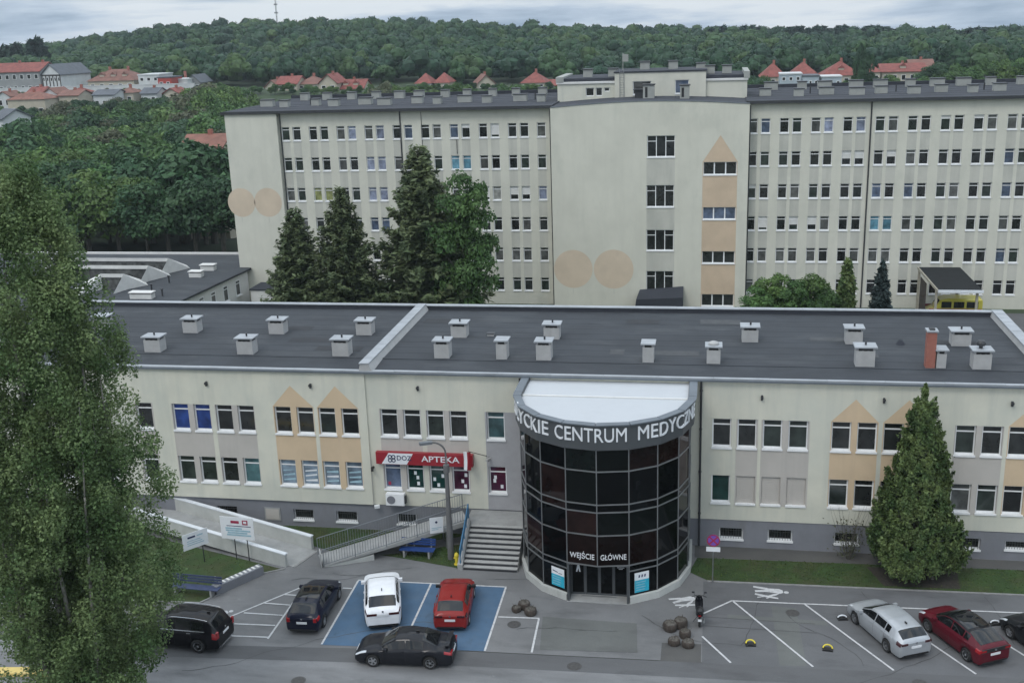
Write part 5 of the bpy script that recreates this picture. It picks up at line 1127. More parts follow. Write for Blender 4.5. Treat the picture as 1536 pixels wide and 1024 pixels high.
def car(label, cat, loc, heading, S, pm, tail='lamp_red', roofm=None, name='parked_car', grp='cars parked before the clinic'):
    """x forward, y left. S holds the side profile and plan of the body"""
    Lh, Wd = S['L']/2, S['W']/2; root = thing(name, label, cat, (loc[0], loc[1], 0.008), rz=heading, group=grp)
    tx, tz = zip(*S['top']); bx, bz = zip(*S['belt'])
    base = np.linspace(-Lh, Lh, 601); k = 17
    def sm(a):
        p = np.pad(a, k, mode='edge'); ker = np.hanning(2*k+3)[1:-1]; ker /= ker.sum(); return np.convolve(p, ker, 'valid')
    TOP = sm(np.interp(base, tx, tz)); BELT = sm(np.interp(base, bx, bz))
    T = lambda x: float(np.interp(x, base, TOP)); Bt = lambda x: min(float(np.interp(x, base, BELT)), T(x)-.02)
    wr = S.get('wr', .70)*Wd; sill = S.get('sill', .19); wxs = (S['wf'], S['wf']-S['wb']); ra = S['r']+.055
    def half(x):
        f = abs(x)/Lh; e_ = S.get('pf', .16) if x > 0 else S.get('pr', .11); return Wd*(1-e_*max(0, (f-.55)/.45)**2.6)
    def zb(x):
        z = sill+.02*max(0, (abs(x)/Lh-.86)/.14)
        for q in wxs:
            if abs(x-q) < ra: z = max(z, S['r']-.02+math.sqrt(ra*ra-(x-q)**2))
        return z
    def section(x):
        h, t, b, z0 = half(x), T(x), Bt(x), zb(x); b = max(b, z0+.06); t = max(t, b+.015); g = min(1, max(0, (t-b-.06)/.30))
        lerp = lambda a, c: a+(c-a)*g
        return [(h*.93, z0), (h*.985, z0+(b-z0)*.22), (h, z0+(b-z0)*.55), (h*.985, z0+(b-z0)*.90), (h*.945, b),
                (lerp(h*.90, h*.915), b+lerp(.008, .03)), (lerp(h*.80, wr+.02), t-lerp(.018, .075)), (lerp(h*.62, wr*.88), t-lerp(.008, .018)), (h*.32 if g < .5 else wr*.45, t-.001), (0, t+.008)]
    st = sorted(set(list(np.linspace(-Lh+.10, Lh-.10, 56))+[q+d for q in wxs for d in np.linspace(-ra*.999, ra*.999, 15)]))
    def tuck(x, e_):       # the rounded nose and tail
        s_ = section(x); return [(y*(1-.035*e_), z+(.04*e_ if i == 0 else (-.03*e_ if i >= 6 else 0))) for i, (y, z) in enumerate(s_)]
    rows = [(-Lh, tuck(-Lh, 2.2)), (-Lh+.035, tuck(-Lh+.035, .8))]+[(x, section(x)) for x in st]+[(Lh-.035, tuck(Lh-.035, .8)), (Lh, tuck(Lh, 2.2))]
    P_ = [[(x, -y, z) for y, z in s_]+[(x, y, z) for y, z in s_[-2::-1]] for x, s_ in rows]
    mb = MB().grid(P_, flip=True)
    if roofm:
        for i, f in enumerate(mb.f):
            ps = [mb.v[q] for q in f]; cx = sum(p[0] for p in ps)/4; j = min(i % 18, 17-i % 18)
            if j >= 6 and S['rb'] < cx < S['cowl']: mb.m[i] = 1
            if j == 5 and S['rb'] < cx < S['hdr'] and False: mb.m[i] = 1
    n_ = len(P_[0]); c0, c1 = [(-Lh, 0, .6)], [(Lh, 0, .5)]
    for Q, c_, fl in ((P_[0], c0, True), (P_[-1], c1, False)):
        mb.add(Q+c_, [((i+1), i, n_) if not fl else (i, i+1, n_) for i in range(n_-1)]+[(0, n_-1, n_) if not fl else (n_-1, 0, n_)])
    body = mb.build('body', [M[pm], M[roofm] if roofm else M[pm]], root, smooth=True, sharp=38)
    ub = MB().box(-Lh+.18, Lh-.18, -Wd*.80, Wd*.80, .12, .62); ub.build('underbody', M['black'], root)
    def surf(x, v, off=0.0, side=1):
        s_ = section(x); i = min(int(v), 8); f = v-i; a, c = np.array(s_[i]), np.array(s_[i+1]); p = a+(c-a)*f; d = c-a; n2 = np.array([d[1], -d[0]]); n2 = n2/(np.linalg.norm(n2)+1e-9)
        p = p+n2*off; return (x, p[0]*side, p[1]+(0.0 if v < 5 else 0.0))
    def top_patch(nm, xa, xb, v0, m_, off=.007, nx=8, taper=0.0):
        g = []
        for i in range(nx+1):
            x = xa+(xb-xa)*i/nx; vv = v0; row = []
            for s_ in (-1, 1):
                vs = np.linspace(vv, 9, 7) if s_ < 0 else np.linspace(9, vv, 7)[1:]
                row += [surf(x, v, off, s_) for v in vs]
            row = [(p[0], p[1], p[2]+off*.6) for p in row]; g.append(row)
        MB().grid(g, flip=True).build(nm, M[m_] if m_ in M else G[m_], root, smooth=True)
    top_patch('windshield', S['cowl']-.06, S['hdr']+.04, 6.25, 'car')
    top_patch('rear_window', S['rw'][0], S['rw'][1], 6.3, 'car')
    if S.get('sunroof'): top_patch('glass_roof', S['sunroof'][0], S['sunroof'][1], 6.7, 'car', off=.006)
    def side_patch(nm, xa, xb, va, vb, side, m_, off=.008, nx=10, label=None):
        g = []
        for i in range(nx+1):
            x = xa+(xb-xa)*i/nx; g.append([surf(x, va+(vb-va)*j/3, off, side) for j in range(4)])
        o = MB().grid(g, flip=(side < 0)).build(nm, M[m_] if m_ in M else G[m_], root, smooth=True); return o
    for side in (-1, 1):
        for xa, xb in S['sw']: side_patch('side_window', xa, xb, 5.10, 5.93, side, 'car')
        for xa, xb, va, vb in S['tl']: side_patch('tail_light', xa, xb, va, vb, side, tail, off=.012, nx=5)
        side_patch('headlight', Lh-S.get('hl', .5), Lh-.05, 3.5, 5.4, side, 'lamp_clear', off=.010, nx=5)
        for dx in S['doors']:
            p = surf(dx, 3.35, .02, side); MB().obox(p, .17, .03, .03).build('door_handle', M['chrome' if S.get('chrome') else pm], root)
        for dx in S.get('seams', []):
            MB().grid([[surf(dx-.006, v, .003, side) for v in np.linspace(1.0, 4.9, 8)], [surf(dx+.006, v, .003, side) for v in np.linspace(1.0, 4.9, 8)]], flip=(side < 0)).build('door_seam', M['black'], root)
        if S.get('strip'): side_patch('window_trim', S['sw'][-1][0]-.05, S['sw'][0][1]+.05, 4.95, 5.08, side, 'chrome', off=.010, nx=14)
        mx_ = S['cowl']-.32; p = surf(mx_, 4.6, .0, side)
        mi = MB().obox((mx_+.02, p[1]+side*.10, p[2]+.07), .16, .20, .13, 0).obox((mx_+.02, p[1]+side*.01, p[2]+.03), .06, .12, .04); mi.build('mirror', M[S.get('mirror', pm)], root)
        if S.get('rails'):
            xa, xb = S['rails']; pts = [surf(x, 6.5, .02 if x in (xa, xb) else .05, side) for x in [xa, *np.linspace(xa+.12, xb-.12, 8), xb]]; MB().path(pts, .017, 6).build('roof_rail', M[S.get('railm', 'chrome')], root)
        if S.get('sillt'): MB().grid([[surf(x, v, .006, side) for v in (0.0, .5, .95)] for x in np.linspace(wxs[1]+ra+.02, wxs[0]-ra-.02, 8)], flip=(side < 0)).build('sill_trim', M[S['sillt']], root)
    tyre, rim = wheel_meshes(S['r'], .21)
    for q in wxs:
        for side in (-1, 1):
            o = link_mesh('wheel', tyre, root, (q, side*(Wd-.115), S['r']), 0 if side > 0 else math.pi)
            link_mesh('rim', rim, o)
    pz = S.get('pz', .62); MB().box(-Lh-.022, -Lh-.002, -.26, .26, pz, pz+.115).build('number_plate', M['plate'], root)
    MB().box(Lh+.002, Lh+.022, -.26, .26, .42, .53).build('number_plate', M['plate'], root)
    MB().box(Lh-.005, Lh+.012, -Wd*.5, Wd*.5, .27, .40).build('front_grille', M['black'], root)
    hh = half(-Lh); MB().box(-Lh-.012, -Lh+.05, -hh*.80, hh*.80, .25, .33).build('bumper_trim', M[S.get('bump', 'black')], root)
    MB().lathe([(.001, 0), (.045, 0.0)], 12, (0, 0, 0), axis='y')
    MB().obox((-Lh-.006, 0, pz+.26), .02, .09, .08).build('badge', M['chrome'], root)
    ax = S['rb']+.35; MB().obox((ax, 0, T(ax)+.05), .16, .04, .07).build('roof_aerial', M['black'], root)
    if S.get('tailpanel'): MB().box(-Lh-.014, -Lh+.03, -.74, .74, .80, .97).build('tailgate_panel', M['black'], root)
    if S.get('spoiler'):
        xs_, zs_ = S['spoiler']; hw = half(xs_)*.80; g = []
        for y in np.linspace(-hw, hw, 9):
            zz = zs_-.06*(abs(y)/hw)**3; g.append([(xs_+.12, y, zz-.02), (xs_-.10, y, zz+.035), (xs_-.12, y, zz), (xs_+.10, y, zz-.06)])
        sp_ = MB().grid(g).grid([[r_[3], r_[0]] for r_ in g]);
        for y in (-hw*.75, hw*.75): sp_.box(xs_-.06, xs_+.06, y-.03, y+.03, T(xs_)-.02, zs_-.02)
        sp_.build('spoiler', M[pm], root)
    # lamps carried round on to the tail face
    for y0, y1, z0, z1 in S.get('tf', []):
        for side in (-1, 1): MB().box(-Lh-.018, -Lh+.08, min(side*y0, side*y1), max(side*y0, side*y1), z0, z1).build('tail_light', M[tail], root)
    return root
def hatch(L, W, H, **k):
    l = L/2; S = dict(L=L, W=W, r=.315, wf=l-.86, wb=L*.612, cowl=l-1.12, hdr=l-1.92, rb=-l+.62, rw=(-l+.20, -l+.66),
        top=[(-l, .92), (-l+.05, 1.0), (-l+.16, 1.06), (-l+.62, H-.08), (-l+1.5, H), (l-2.3, H), (l-1.9, H-.06), (l-1.1, 1.0), (l-.55, .90), (l-.15, .74), (l, .60)],
        belt=[(-l, .90), (-l+.5, .98), (l-1.3, .90), (l-.4, .76), (l, .55)], sw=[(l-2.38, l-1.28), (l-3.18, l-2.44), (l-3.55, l-3.24)],
        tl=[(-l+.02, -l+.30, 2.7, 4.6)], doors=(l-2.28, l-3.12), seams=(l-1.34, l-2.41, l-3.3), tf=[(W*.33, W*.42, .72, .92)], hl=.55)
    S.update(k); return S
def saloon(L, W, H, **k):
    l = L/2; S = dict(L=L, W=W, r=.32, wf=l-.88, wb=L*.588, cowl=l-1.22, hdr=l-1.98, rb=-l+1.35, rw=(-l+.72, -l+1.38), wr=.68,
        top=[(-l, .84), (-l+.05, .98), (-l+.15, 1.03), (-l+.62, 1.06), (-l+1.3, H-.07), (-l+2.0, H), (l-2.5, H), (l-1.95, H-.05), (l-1.2, .97), (l-.5, .86), (l-.15, .70), (l, .56)],
        belt=[(-l, .82), (-l+.5, .96), (l-1.4, .87), (l-.4, .74), (l, .52)], sw=[(l-2.42, l-1.36), (l-3.30, l-2.48)],
        tl=[(-l+.02, -l+.34, 2.9, 4.5)], doors=(l-2.35, l-3.2), seams=(l-1.4, l-2.45, l-3.35), tf=[(W*.26, W*.42, .70, .88)], hl=.6)
    S.update(k); return S
def suv(L, W, H, **k):
    l = L/2; S = dict(L=L, W=W, r=.36, wf=l-.92, wb=L*.585, cowl=l-1.25, hdr=l-2.0, rb=-l+.46, rw=(-l+.16, -l+.48), wr=.73, sill=.25,
        top=[(-l, 1.02), (-l+.05, 1.12), (-l+.14, 1.2), (-l+.46, H-.08), (-l+1.3, H), (l-2.5, H-.01), (l-1.95, H-.07), (l-1.22, 1.17), (l-.5, 1.06), (l-.12, .90), (l, .70)],
        belt=[(-l, 1.0), (-l+.4, 1.10), (l-1.4, 1.03), (l-.4, .92), (l, .64)], sw=[(l-2.45, l-1.38), (l-3.35, l-2.52), (l-4.05, l-3.42)],
        tl=[(-l+.02, -l+.26, 2.4, 5.0)], doors=(l-2.4, l-3.28), seams=(l-1.42, l-2.48, l-3.38), tf=[(W*.36, W*.44, .82, 1.14)], rails=(-l+.55, l-2.15), hl=.5, pz=.80)
    S.update(k); return S
def head(hx, hy): return math.atan2(hy, hx)
car('black SUV with silver roof rails beside the big poplar, tail towards the striped triangle', 'car', (-25.12, -12.98), head(-1, .07), suv(4.75, 1.88, 1.72, chrome=1, bump='chrome', strip=1), 'p_black')
car('dark navy hatchback between the striped triangle and the blue bays', 'car', (-19.5, -9.6), head(-.05, 1), hatch(4.45, 1.80, 1.49, sunroof=(-1.15, .1)), 'p_navy')
car('white crossover car parked in the left blue bay', 'car', (-16.17, -8.75), head(-.295, .955), suv(4.6, 1.86, 1.62, rails=(-1.6, .15), railm='p_white', tf=[(.30, .80, .86, .97)], tl=[(-2.28, -1.95, 3.2, 4.2)], rw=(-2.02, -1.45), rb=-1.4,
    top=[(-2.3, .98), (-2.25, 1.08), (-2.14, 1.14), (-1.42, 1.5), (-.9, 1.58), (-.2, 1.62), (.4, 1.54), (1.1, 1.12), (1.85, 1.0), (2.2, .84), (2.3, .64)]), 'p_white', tail='lamp_dark')
car('bright red hatchback parked in the right blue bay', 'car', (-12.42, -8.6), head(-.115, .993), hatch(4.3, 1.79, 1.47, mirror='black', tf=[(.36, .72, .82, .92)]), 'p_red', tail='lamp_dark')
car('dark graphite saloon with a boot spoiler parked across the ends of the blue bays', 'car', (-13.72, -13.17), head(-1, -.05), saloon(4.62, 1.80, 1.44, spoiler=(-2.1, 1.2), chrome=0), 'p_graphite')
car('silver hatchback parked between white lines right of the yellow barriers', 'car', (8.66, -8.45), head(-.432, .902), hatch(4.5, 1.84, 1.44, wb=2.62, strip=0, rw=(-2.10, -1.70), rb=-1.72, tf=[(.45, .78, .82, .92)], top=[(-2.25, .93), (-2.2, 1.02), (-2.12, 1.07), (-1.70, 1.34), (-.9, 1.43), (0, 1.44), (.38, 1.37), (1.15, .97), (1.75, .86), (2.1, .72), (2.25, .58)]), 'p_silver', tail='lamp_dark')
car('dark red hatchback with a black roof right of the silver car', 'car', (11.98, -8.68), head(-.463, .886), hatch(4.4, 1.84, 1.47, rw=(-1.98, -1.2), rb=-1.2, sunroof=(-1.05, .2), tailpanel=1, tf=[(.50, .80, .84, .94)], bump='black', top=[(-2.2, .92), (-2.15, 1.04), (-2.0, 1.10), (-1.25, 1.36), (-.5, 1.46), (0, 1.47), (.38, 1.4), (1.15, 1.0), (1.75, .88), (2.08, .72), (2.2, .58)]), 'p_wine', roofm='p_black')
car('dark grey car cut by the right edge of the picture', 'car', (15.62, -8.9), head(-.45, .89), saloon(4.5, 1.8, 1.45), 'p_dark')
# ---------------------------------------------------------------- scooter
sc_ = thing('motor_scooter', 'black motor scooter standing beside the log planters', 'scooter', (-.17, -8.1, 0.008), rz=R(92), world=False)
def loft(secs, n=14):
    g = []
    for x, zc, hw, hz in secs: g.append([(x, hw*math.cos(t), zc+hz*math.sin(t)) for t in np.linspace(0, 2*math.pi, n+1)])
    mb = MB().grid(g); mb.add(g[0][:-1], [tuple(range(n))]); mb.add(g[-1][:-1], [tuple(range(n))[::-1]]); return mb
loft([(-.85, .72, .07, .05), (-.75, .68, .15, .12), (-.45, .60, .19, .17), (-.15, .48, .17, .16), (0, .34, .14, .08), (.35, .30, .15, .06), (.45, .34, .16, .09)]).build('body', M['p_black'], sc_, smooth=True)
loft([(.45, .33, .17, .08), (.55, .55, .20, .1), (.60, .80, .19, .1), (.58, .98, .13, .08)]).build('front_shield', M['p_black'], sc_, smooth=True)
loft([(-.78, .84, .12, .04), (-.5, .83, .16, .06), (-.2, .79, .15, .05), (-.02, .76, .08, .04)]).build('seat', M['black'], sc_, smooth=True)
for x in (-.62, .72):
    wv = MB().lathe([(.12, -.05), (.2, -.055), (.235, -.03), (.235, .03), (.2, .055), (.12, .05)], 22, (x, 0, .235), axis='y').build('wheel', M['tyre'], sc_, smooth=True)
    MB().lathe([(.001, -.04), (.13, -.045), (.13, .045), (.001, .04)], 16, (x, 0, .235), axis='y').build('rim', M['alloy'], wv)
loft([(.5, .5, .07, .03), (.72, .5, .09, .03), (.92, .36, .07, .03)]).build('front_fender', M['p_black'], sc_, smooth=True)
MB().tube((.72, .07, .235), (.58, .07, .9), .025).tube((.72, -.07, .235), (.58, -.07, .9), .025).build('fork', M['dark'], sc_)
MB().path([(.42, .36, 1.04), (.52, .15, 1.06), (.54, 0, 1.02), (.52, -.15, 1.06), (.42, -.36, 1.04)], .022).build('handlebar', M['black'], sc_)
for s_ in (-1, 1):
    MB().tube((.5, s_*.2, 1.06), (.48, s_*.28, 1.22), .009, n=6).obox((.47, s_*.3, 1.26), .03, .13, .08).build('mirror', M['dark'], sc_)
MB().lathe([(.001, 0), (.06, 0), (.07, -.04)], 14, (.68, 0, .92), axis='y').build('headlight', M['lamp_clear'], sc_)
MB().box(-.88, -.84, -.07, .07, .68, .75).build('tail_light', M['lamp_red'], sc_)
MB().box(-.93, -.915, -.09, .09, .44, .56).build('number_plate', M['plate'], sc_)
MB().lathe([(.02, -.84), (.07, -.82), (.08, -.5), (.03, -.38)], 10, (0, 0, 0)).build if False else None
MB().tube((-.78, -.2, .34), (-.3, -.2, .26), .055, .04, 10).build('exhaust', M['steel'], sc_)
MB().tube((-.25, .12, .3), (-.2, .3, .02), .015).build('side_stand', M['dark'], sc_)
loft([(-1.02, .98, .10, .08), (-.95, .98, .17, .15), (-.75, .98, .19, .17), (-.62, .96, .16, .14)]).build('top_box', M['black'], sc_, smooth=True)
# ---------------------------------------------------------------- foliage
def rhombs(P, N_, s, asp=1.7):
    """one leaf-shaped face at every point, facing roughly along its normal"""
    n = len(P); r_ = rng.normal(size=(n, 3)); N_ = N_/(np.linalg.norm(N_, axis=1, keepdims=True)+1e-9)
    a = np.cross(N_, r_); a /= (np.linalg.norm(a, axis=1, keepdims=True)+1e-9); b = np.cross(N_, a)
    s = np.asarray(s).reshape(-1, 1); a = a*s*asp*.5; b = b*s*.5
    fold = N_*s*.18
    return np.stack([P-a, P-b*.9+a*.1+fold, P+a, P+b*.9+a*.1+fold], 1).reshape(-1, 3)
def quads_of(n): return np.arange(n*4).reshape(-1, 4)
def sph(n): v = rng.normal(size=(n, 3)); return v/np.linalg.norm(v, axis=1, keepdims=True)
def lobed(nl, lobes, leaf, shape, droop=0.0, fill=.25, zcut=None):
    """leaf points on the shells of many lobes that themselves fill a crown; shape(u) -> lobe centres and radii"""
    C, Rr = shape(lobes); per = np.maximum(6, (nl*Rr**2/np.sum(Rr**2)).astype(int)); Ps, Ns = [], []
    for c, r_, k in zip(C, Rr, per):
        d = sph(k); d[:, 2] = np.where(d[:, 2] < -.35, -d[:, 2]*.6, d[:, 2]); rad = r_*(1-fill*rng.random(k)**1.5)*(1+.16*np.sin(5*d[:, :1].sum(1)+c[0]*3))
        Ps.append(c+d*rad[:, None]*np.array([1, 1, .82])); Ns.append(d+rng.normal(size=(k, 3))*.55+np.array([0, 0, .25]))
    P, N_ = np.concatenate(Ps), np.concatenate(Ns)
    if zcut is not None: k = P[:, 2] > zcut; P, N_ = P[k], N_[k]
    return rhombs(P, N_, leaf*(.65+.7*rng.random(len(P))))
def round_crown(asp=1.0, low=.12, rmin=.22, rmax=.40):
    def f(n):
        # a crown one unit in radius and asp units tall, measured from the ground
        C, Rr = [], []
        for i in range(n):
            d = sph(1)[0]; q = rng.random()**.4; r_ = rmin+(rmax-rmin)*rng.random(); lo = low*asp+r_*.6; hi = asp-r_*.82
            t = .5+.5*d[2]*q; z = lo+(hi-lo)*t; wd = (1-r_)*(1.0-.55*max(0, t-.45))*(1.0 if t > .15 else .75)
            C.append(np.array([d[0]*q*wd*1.15, d[1]*q*wd*1.15, z])); Rr.append(r_)
        return np.array(C), np.array(Rr)
    return f
def trunk_mesh(name, h, r_, limbs, m_, spread=.35, n=8, top=.75):
    mb = MB(); mb.tube((0, 0, -.4), (0, 0, h*.35), r_*1.15, r_*.85, n); p = np.array([0, 0, h*.35]); mb.tube(p, (0, 0, h*top), r_*.85, r_*.25, n)
    for k in range(limbs):
        z = h*(.28+.42*rng.random()); a = rng.random()*6.28; l = h*spread*(.6+.6*rng.random()); e_ = (math.cos(a)*l, math.sin(a)*l, z+l*(.5+.5*rng.random()))
        mb.tube((0, 0, z), (e_[0]*.5, e_[1]*.5, z+(e_[2]-z)*.62), r_*.42, r_*.26, 6); mb.tube((e_[0]*.5, e_[1]*.5, z+(e_[2]-z)*.62), e_, r_*.26, r_*.08, 6)
    return mb.mesh(name, M[m_])
M['lf_mid'] = leaf_mat('mid_green_leaves', (0.048, 0.110, 0.034), (0.098, 0.175, 0.055), .25)
M['lf_fresh'] = leaf_mat('fresh_green_leaves', (0.070, 0.135, 0.034), (0.130, 0.205, 0.060), .25)
M['lf_olive'] = leaf_mat('brownish_green_leaves', (0.075, 0.090, 0.050), (0.120, 0.130, 0.072), .25)
M['lf_deep'] = leaf_mat('dark_green_leaves', (0.028, 0.074, 0.034), (0.062, 0.122, 0.052), .2)
M['lf_needle'] = leaf_mat('dark_needles', (0.074, 0.106, 0.050), (0.155, 0.190, 0.092), .5, trans=.25)
M['lf_thuja'] = leaf_mat('olive_scale_foliage', (0.052, 0.096, 0.032), (0.150, 0.200, 0.070), 1.2, rnd=0, trans=.2)
M['lf_blue'] = leaf_mat('blue_grey_needles', (0.020, 0.034, 0.034), (0.044, 0.062, 0.060), .6, trans=.1)
M['lf_poplar'] = leaf_mat('poplar_leaves', (0.078, 0.138, 0.050), (0.205, 0.270, 0.115), .55, rnd=0, trans=.35)
M['lf_hill2'] = leaf_mat('woodland_canopy_light', (0.034, 0.078, 0.028), (0.070, 0.120, 0.038), .03, rnd=0, trans=.25)
M['lf_hill3'] = leaf_mat('woodland_canopy_dark', (0.010, 0.040, 0.024), (0.030, 0.070, 0.034), .03, rnd=0, trans=.2)
M['lf_hill'] = leaf_mat('woodland_canopy', (0.014, 0.052, 0.024), (0.048, 0.100, 0.035), .022, rnd=0, trans=.25)
M['lf_pine'] = leaf_mat('pine_canopy', (0.018, 0.046, 0.034), (0.040, 0.078, 0.052), .04, rnd=0, trans=.15)
def conifer(nl, tiers, leaf, wid=.24, droop=.35, top=.02, ragged=.35):
    """unit-high spruce: tiers of drooping boughs set round the stem, needle sprays along each bough"""
    Ps, Ns = [], []
    tot = sum((1-i/tiers) for i in range(tiers))
    for i in range(tiers):
        t = i/tiers; z = .04+.95*t**.92; rad = wid*(1-t)**.85+top; nb = max(4, int(5+13*(1-t)))
        for k in range(nb):
            a = 2*math.pi*k/nb+rng.random()*.8; l = rad*(1-ragged*rng.random()); m_ = max(5, int(nl*(1-t)/tot/nb))
            s = rng.random(m_)**.6; w_ = .045*(1-.5*s)*(1.15-t)
            x = s*l; side = rng.normal(size=m_)*w_*.55; zz = z-droop*l*s+.30*l*s**3*.9+rng.normal(size=m_)*.009
            P = np.stack([x*math.cos(a)-side*math.sin(a), x*math.sin(a)+side*math.cos(a), zz], 1)
            n_ = np.stack([np.full(m_, .3*math.cos(a)), np.full(m_, .3*math.sin(a)), np.ones(m_)], 1)+rng.normal(size=(m_, 3))*.55
            Ps.append(P); Ns.append(n_)
    P, N_ = np.concatenate(Ps), np.concatenate(Ns)
    return rhombs(P, N_, leaf*(.6+.8*rng.random(len(P))), 2.3)
def tree(name, label, cat, loc, crown_me, trunk_me, sx, sz, rz, group, cz=0.0, rnd=True):
    t = thing(name, label, cat, loc, rz=rz, group=group); t.scale = (sx, sx, sz)
    link_mesh('trunk', trunk_me, t); link_mesh('crown', crown_me, t, (0, 0, cz))
    return t
# the big columnar poplar in front, left
def poplar():
    base = np.array([-25.75, -20.0, 0.0]); H_ = 24.6
    t = thing('poplar_tree', 'tall leafy poplar with several pale stems filling the left edge', 'tree', base)
    C, Rr, stems = [], [], []
    def env(z): return np.interp(z, [1.2, 2.6, 4.5, 7, 10, 13, 16, 18.5, 20.5, 22.5, 24.3], [1.9, 3.0, 4.1, 4.5, 4.4, 3.95, 3.5, 3.0, 2.4, 1.5, .3])
    for k in range(16):
        a = 2*math.pi*k/16+rng.random()*.5; e_ = .35+.7*rng.random(); top = 14+10*rng.random()*(1.3-e_); top = min(top, 24.0)
        pts = []
        for s in np.linspace(0, 1, 9):
            z = .6+(top-.6)*s; r_ = env(max(1.6, z))*e_*(s**.42)*.9+.12; w_ = .15*math.sin(s*7+k); pts.append(np.array([math.cos(a+.25*s)*r_+w_*.5, math.sin(a+.25*s)*r_+w_*.4, z]))
        stems.append((pts, .17-.05*e_))
        for s in np.arange(.12, 1.02, .052):
            i = min(7, int(s*8)); f = s*8-i; p = pts[i]+(pts[i+1]-pts[i])*f
            for q in range(2):
                c = p+rng.normal(size=3)*np.array([.42, .42, .5]); rr_ = math.hypot(c[0], c[1]); lim = env(np.clip(c[2], 1.6, 24.3))*.93
                if rr_ > lim: c[:2] *= lim/rr_
                C.append(c); Rr.append(.42+.34*rng.random())
    for k in range(430):
        z = 1.6+22.2*rng.random()**.95; a = rng.random()*6.283; e_ = env(z)*(.45+.5*rng.random()**.6)*(1+.08*math.sin(4*a+z)); C.append(np.array([math.cos(a)*e_, math.sin(a)*e_, z])); Rr.append(.38+.34*rng.random())
    C, Rr = np.array(C), np.array(Rr)
    Ps, Ns = [], []
    for c, r_ in zip(C, Rr):
        k = int(265*(r_/.58)**2); d = sph(k); rad = r_*(.35+.68*rng.random(k)**.6)
        Ps.append(c+d*rad[:, None]*np.array([.9, .9, 1.25])); Ns.append(d*.7+rng.normal(size=(k, 3))*.6+np.array([0, 0, .35]))
    P, N_ = np.concatenate(Ps), np.concatenate(Ns); kk = P[:, 2] > 1.0; P, N_ = P[kk], N_[kk]
    v = rhombs(P, N_, .088*(.6+.8*rng.random(len(P))), 1.4)
    link_mesh('crown', fast_mesh('crown', v, quads_of(len(P)), M['lf_poplar']), t)
    mb = MB().tube((0, 0, -.3), (0, 0, 1.4), .48, .36, 12)
    for pts, r_ in stems:
        mb.tube((0, 0, .5), pts[0]+(pts[1]-pts[0])*.4, r_*1.2, r_, 7)
        for i in range(8): mb.tube(pts[i], pts[i+1], max(.02, r_*(1-i/8.5)), max(.018, r_*(1-(i+1)/8.5)), 7)
    mb.build('trunk', M['barkpale'], t, smooth=True)
poplar()
# the dense conifer against the clinic on the right
def thuja():
    base = np.array([10.85, -2.0, 0.0]); H_ = 10.55
    t = thing('conifer_tree', 'dense olive green conifer standing in the lawn before the clinic', 'tree', base)
    def env(z): return np.interp(z, [.5, 1.2, 2.2, 3.5, 5, 6.5, 8, 9.3, 10.55], [1.95, 2.15, 2.05, 1.62, 1.24, .88, .52, .18, .0])
    Ps, Ns = [], []
    for k in range(980):
        z = .6+9.8*(1-math.sqrt(1-rng.random()*.985)); a = rng.random()*6.283; e_ = env(z)*(.62+.38*rng.random()**.5)*(1+.16*math.sin(3*a+z*1.3)+.07*math.sin(7*a-z*2.1))
        c = np.array([math.cos(a)*e_, math.sin(a)*e_, z]); m_ = 80; s = rng.random(m_); l = .46+.34*rng.random()
        up = np.array([math.cos(a)*.55, math.sin(a)*.55, .80]); up /= np.linalg.norm(up)
        P = c+up*(s*l)[:, None]+rng.normal(size=(m_, 3))*(.125*(1.15-s))[:, None]
        Ps.append(P); Ns.append(np.array([math.cos(a), math.sin(a), .1])+rng.normal(size=(m_, 3))*.6)
    for k in range(70):
        z = 8.2+2.0*rng.random(); a = rng.random()*6.283; e_ = .32*(10.3-z)/2.1*rng.random(); m_ = 45; s = rng.random(m_); l = .35
        P = np.array([math.cos(a)*e_, math.sin(a)*e_, z])+np.array([0, 0, l])*s[:, None]+rng.normal(size=(m_, 3))*(.07*(1.1-s))[:, None]; Ps.append(P); Ns.append(np.array([math.cos(a), math.sin(a), .1])+rng.normal(size=(m_, 3))*.6)
    for k in range(70):
        z = rng.random()*7; a = rng.random()*6.28; e_ = env(max(.5, z))*.55; m_ = 40
        Ps.append(np.array([math.cos(a)*e_, math.sin(a)*e_, z+.6])+rng.normal(size=(m_, 3))*.35); Ns.append(rng.normal(size=(m_, 3)))
    P, N_ = np.concatenate(Ps), np.concatenate(Ns)
    v = rhombs(P, N_, .088*(.6+.8*rng.random(len(P))), 2.0)
    link_mesh('crown', fast_mesh('crown', v, quads_of(len(P)), M['lf_thuja']), t)
    mb = MB().tube((0, 0, -.2), (0, 0, 8.5), .26, .06, 10)
    for dx, dy in ((-.8, -.5), (.9, -.55), (.2, -.7)): mb.tube((dx, dy, -.1), (dx*.4, dy*.4, 2.4), .15, .1, 8)
    mb.build('trunk', M['bark'], t)
thuja()
bs = thing('bare_shrub', 'thin nearly bare shrub against the grey plinth left of the conifer', 'shrub', (7.75, -.75, 0))
mb = MB()
for k in range(16):
    a = rng.random()*6.28; p = np.array([.1*math.cos(a), .08*math.sin(a), 0]); d = np.array([math.cos(a)*.25, math.sin(a)*.15, 1.0])
    for s in range(5): q = p+d*.62+rng.normal(size=3)*np.array([.07, .04, .04]); mb.tube(p, q, .018*(1-s/6), .018*(1-(s+1)/6), 5); p = q
mb.build('stems', M['bark'], bs)
P = np.stack([rng.normal(size=260)*.42, rng.normal(size=260)*.2, .2+2.2*rng.random(260)**1.4], 1)
link_mesh('foliage', fast_mesh('foliage', rhombs(P, rng.normal(size=(260, 3)), .09*np.ones(260)), quads_of(260), M['lf_olive']), bs)
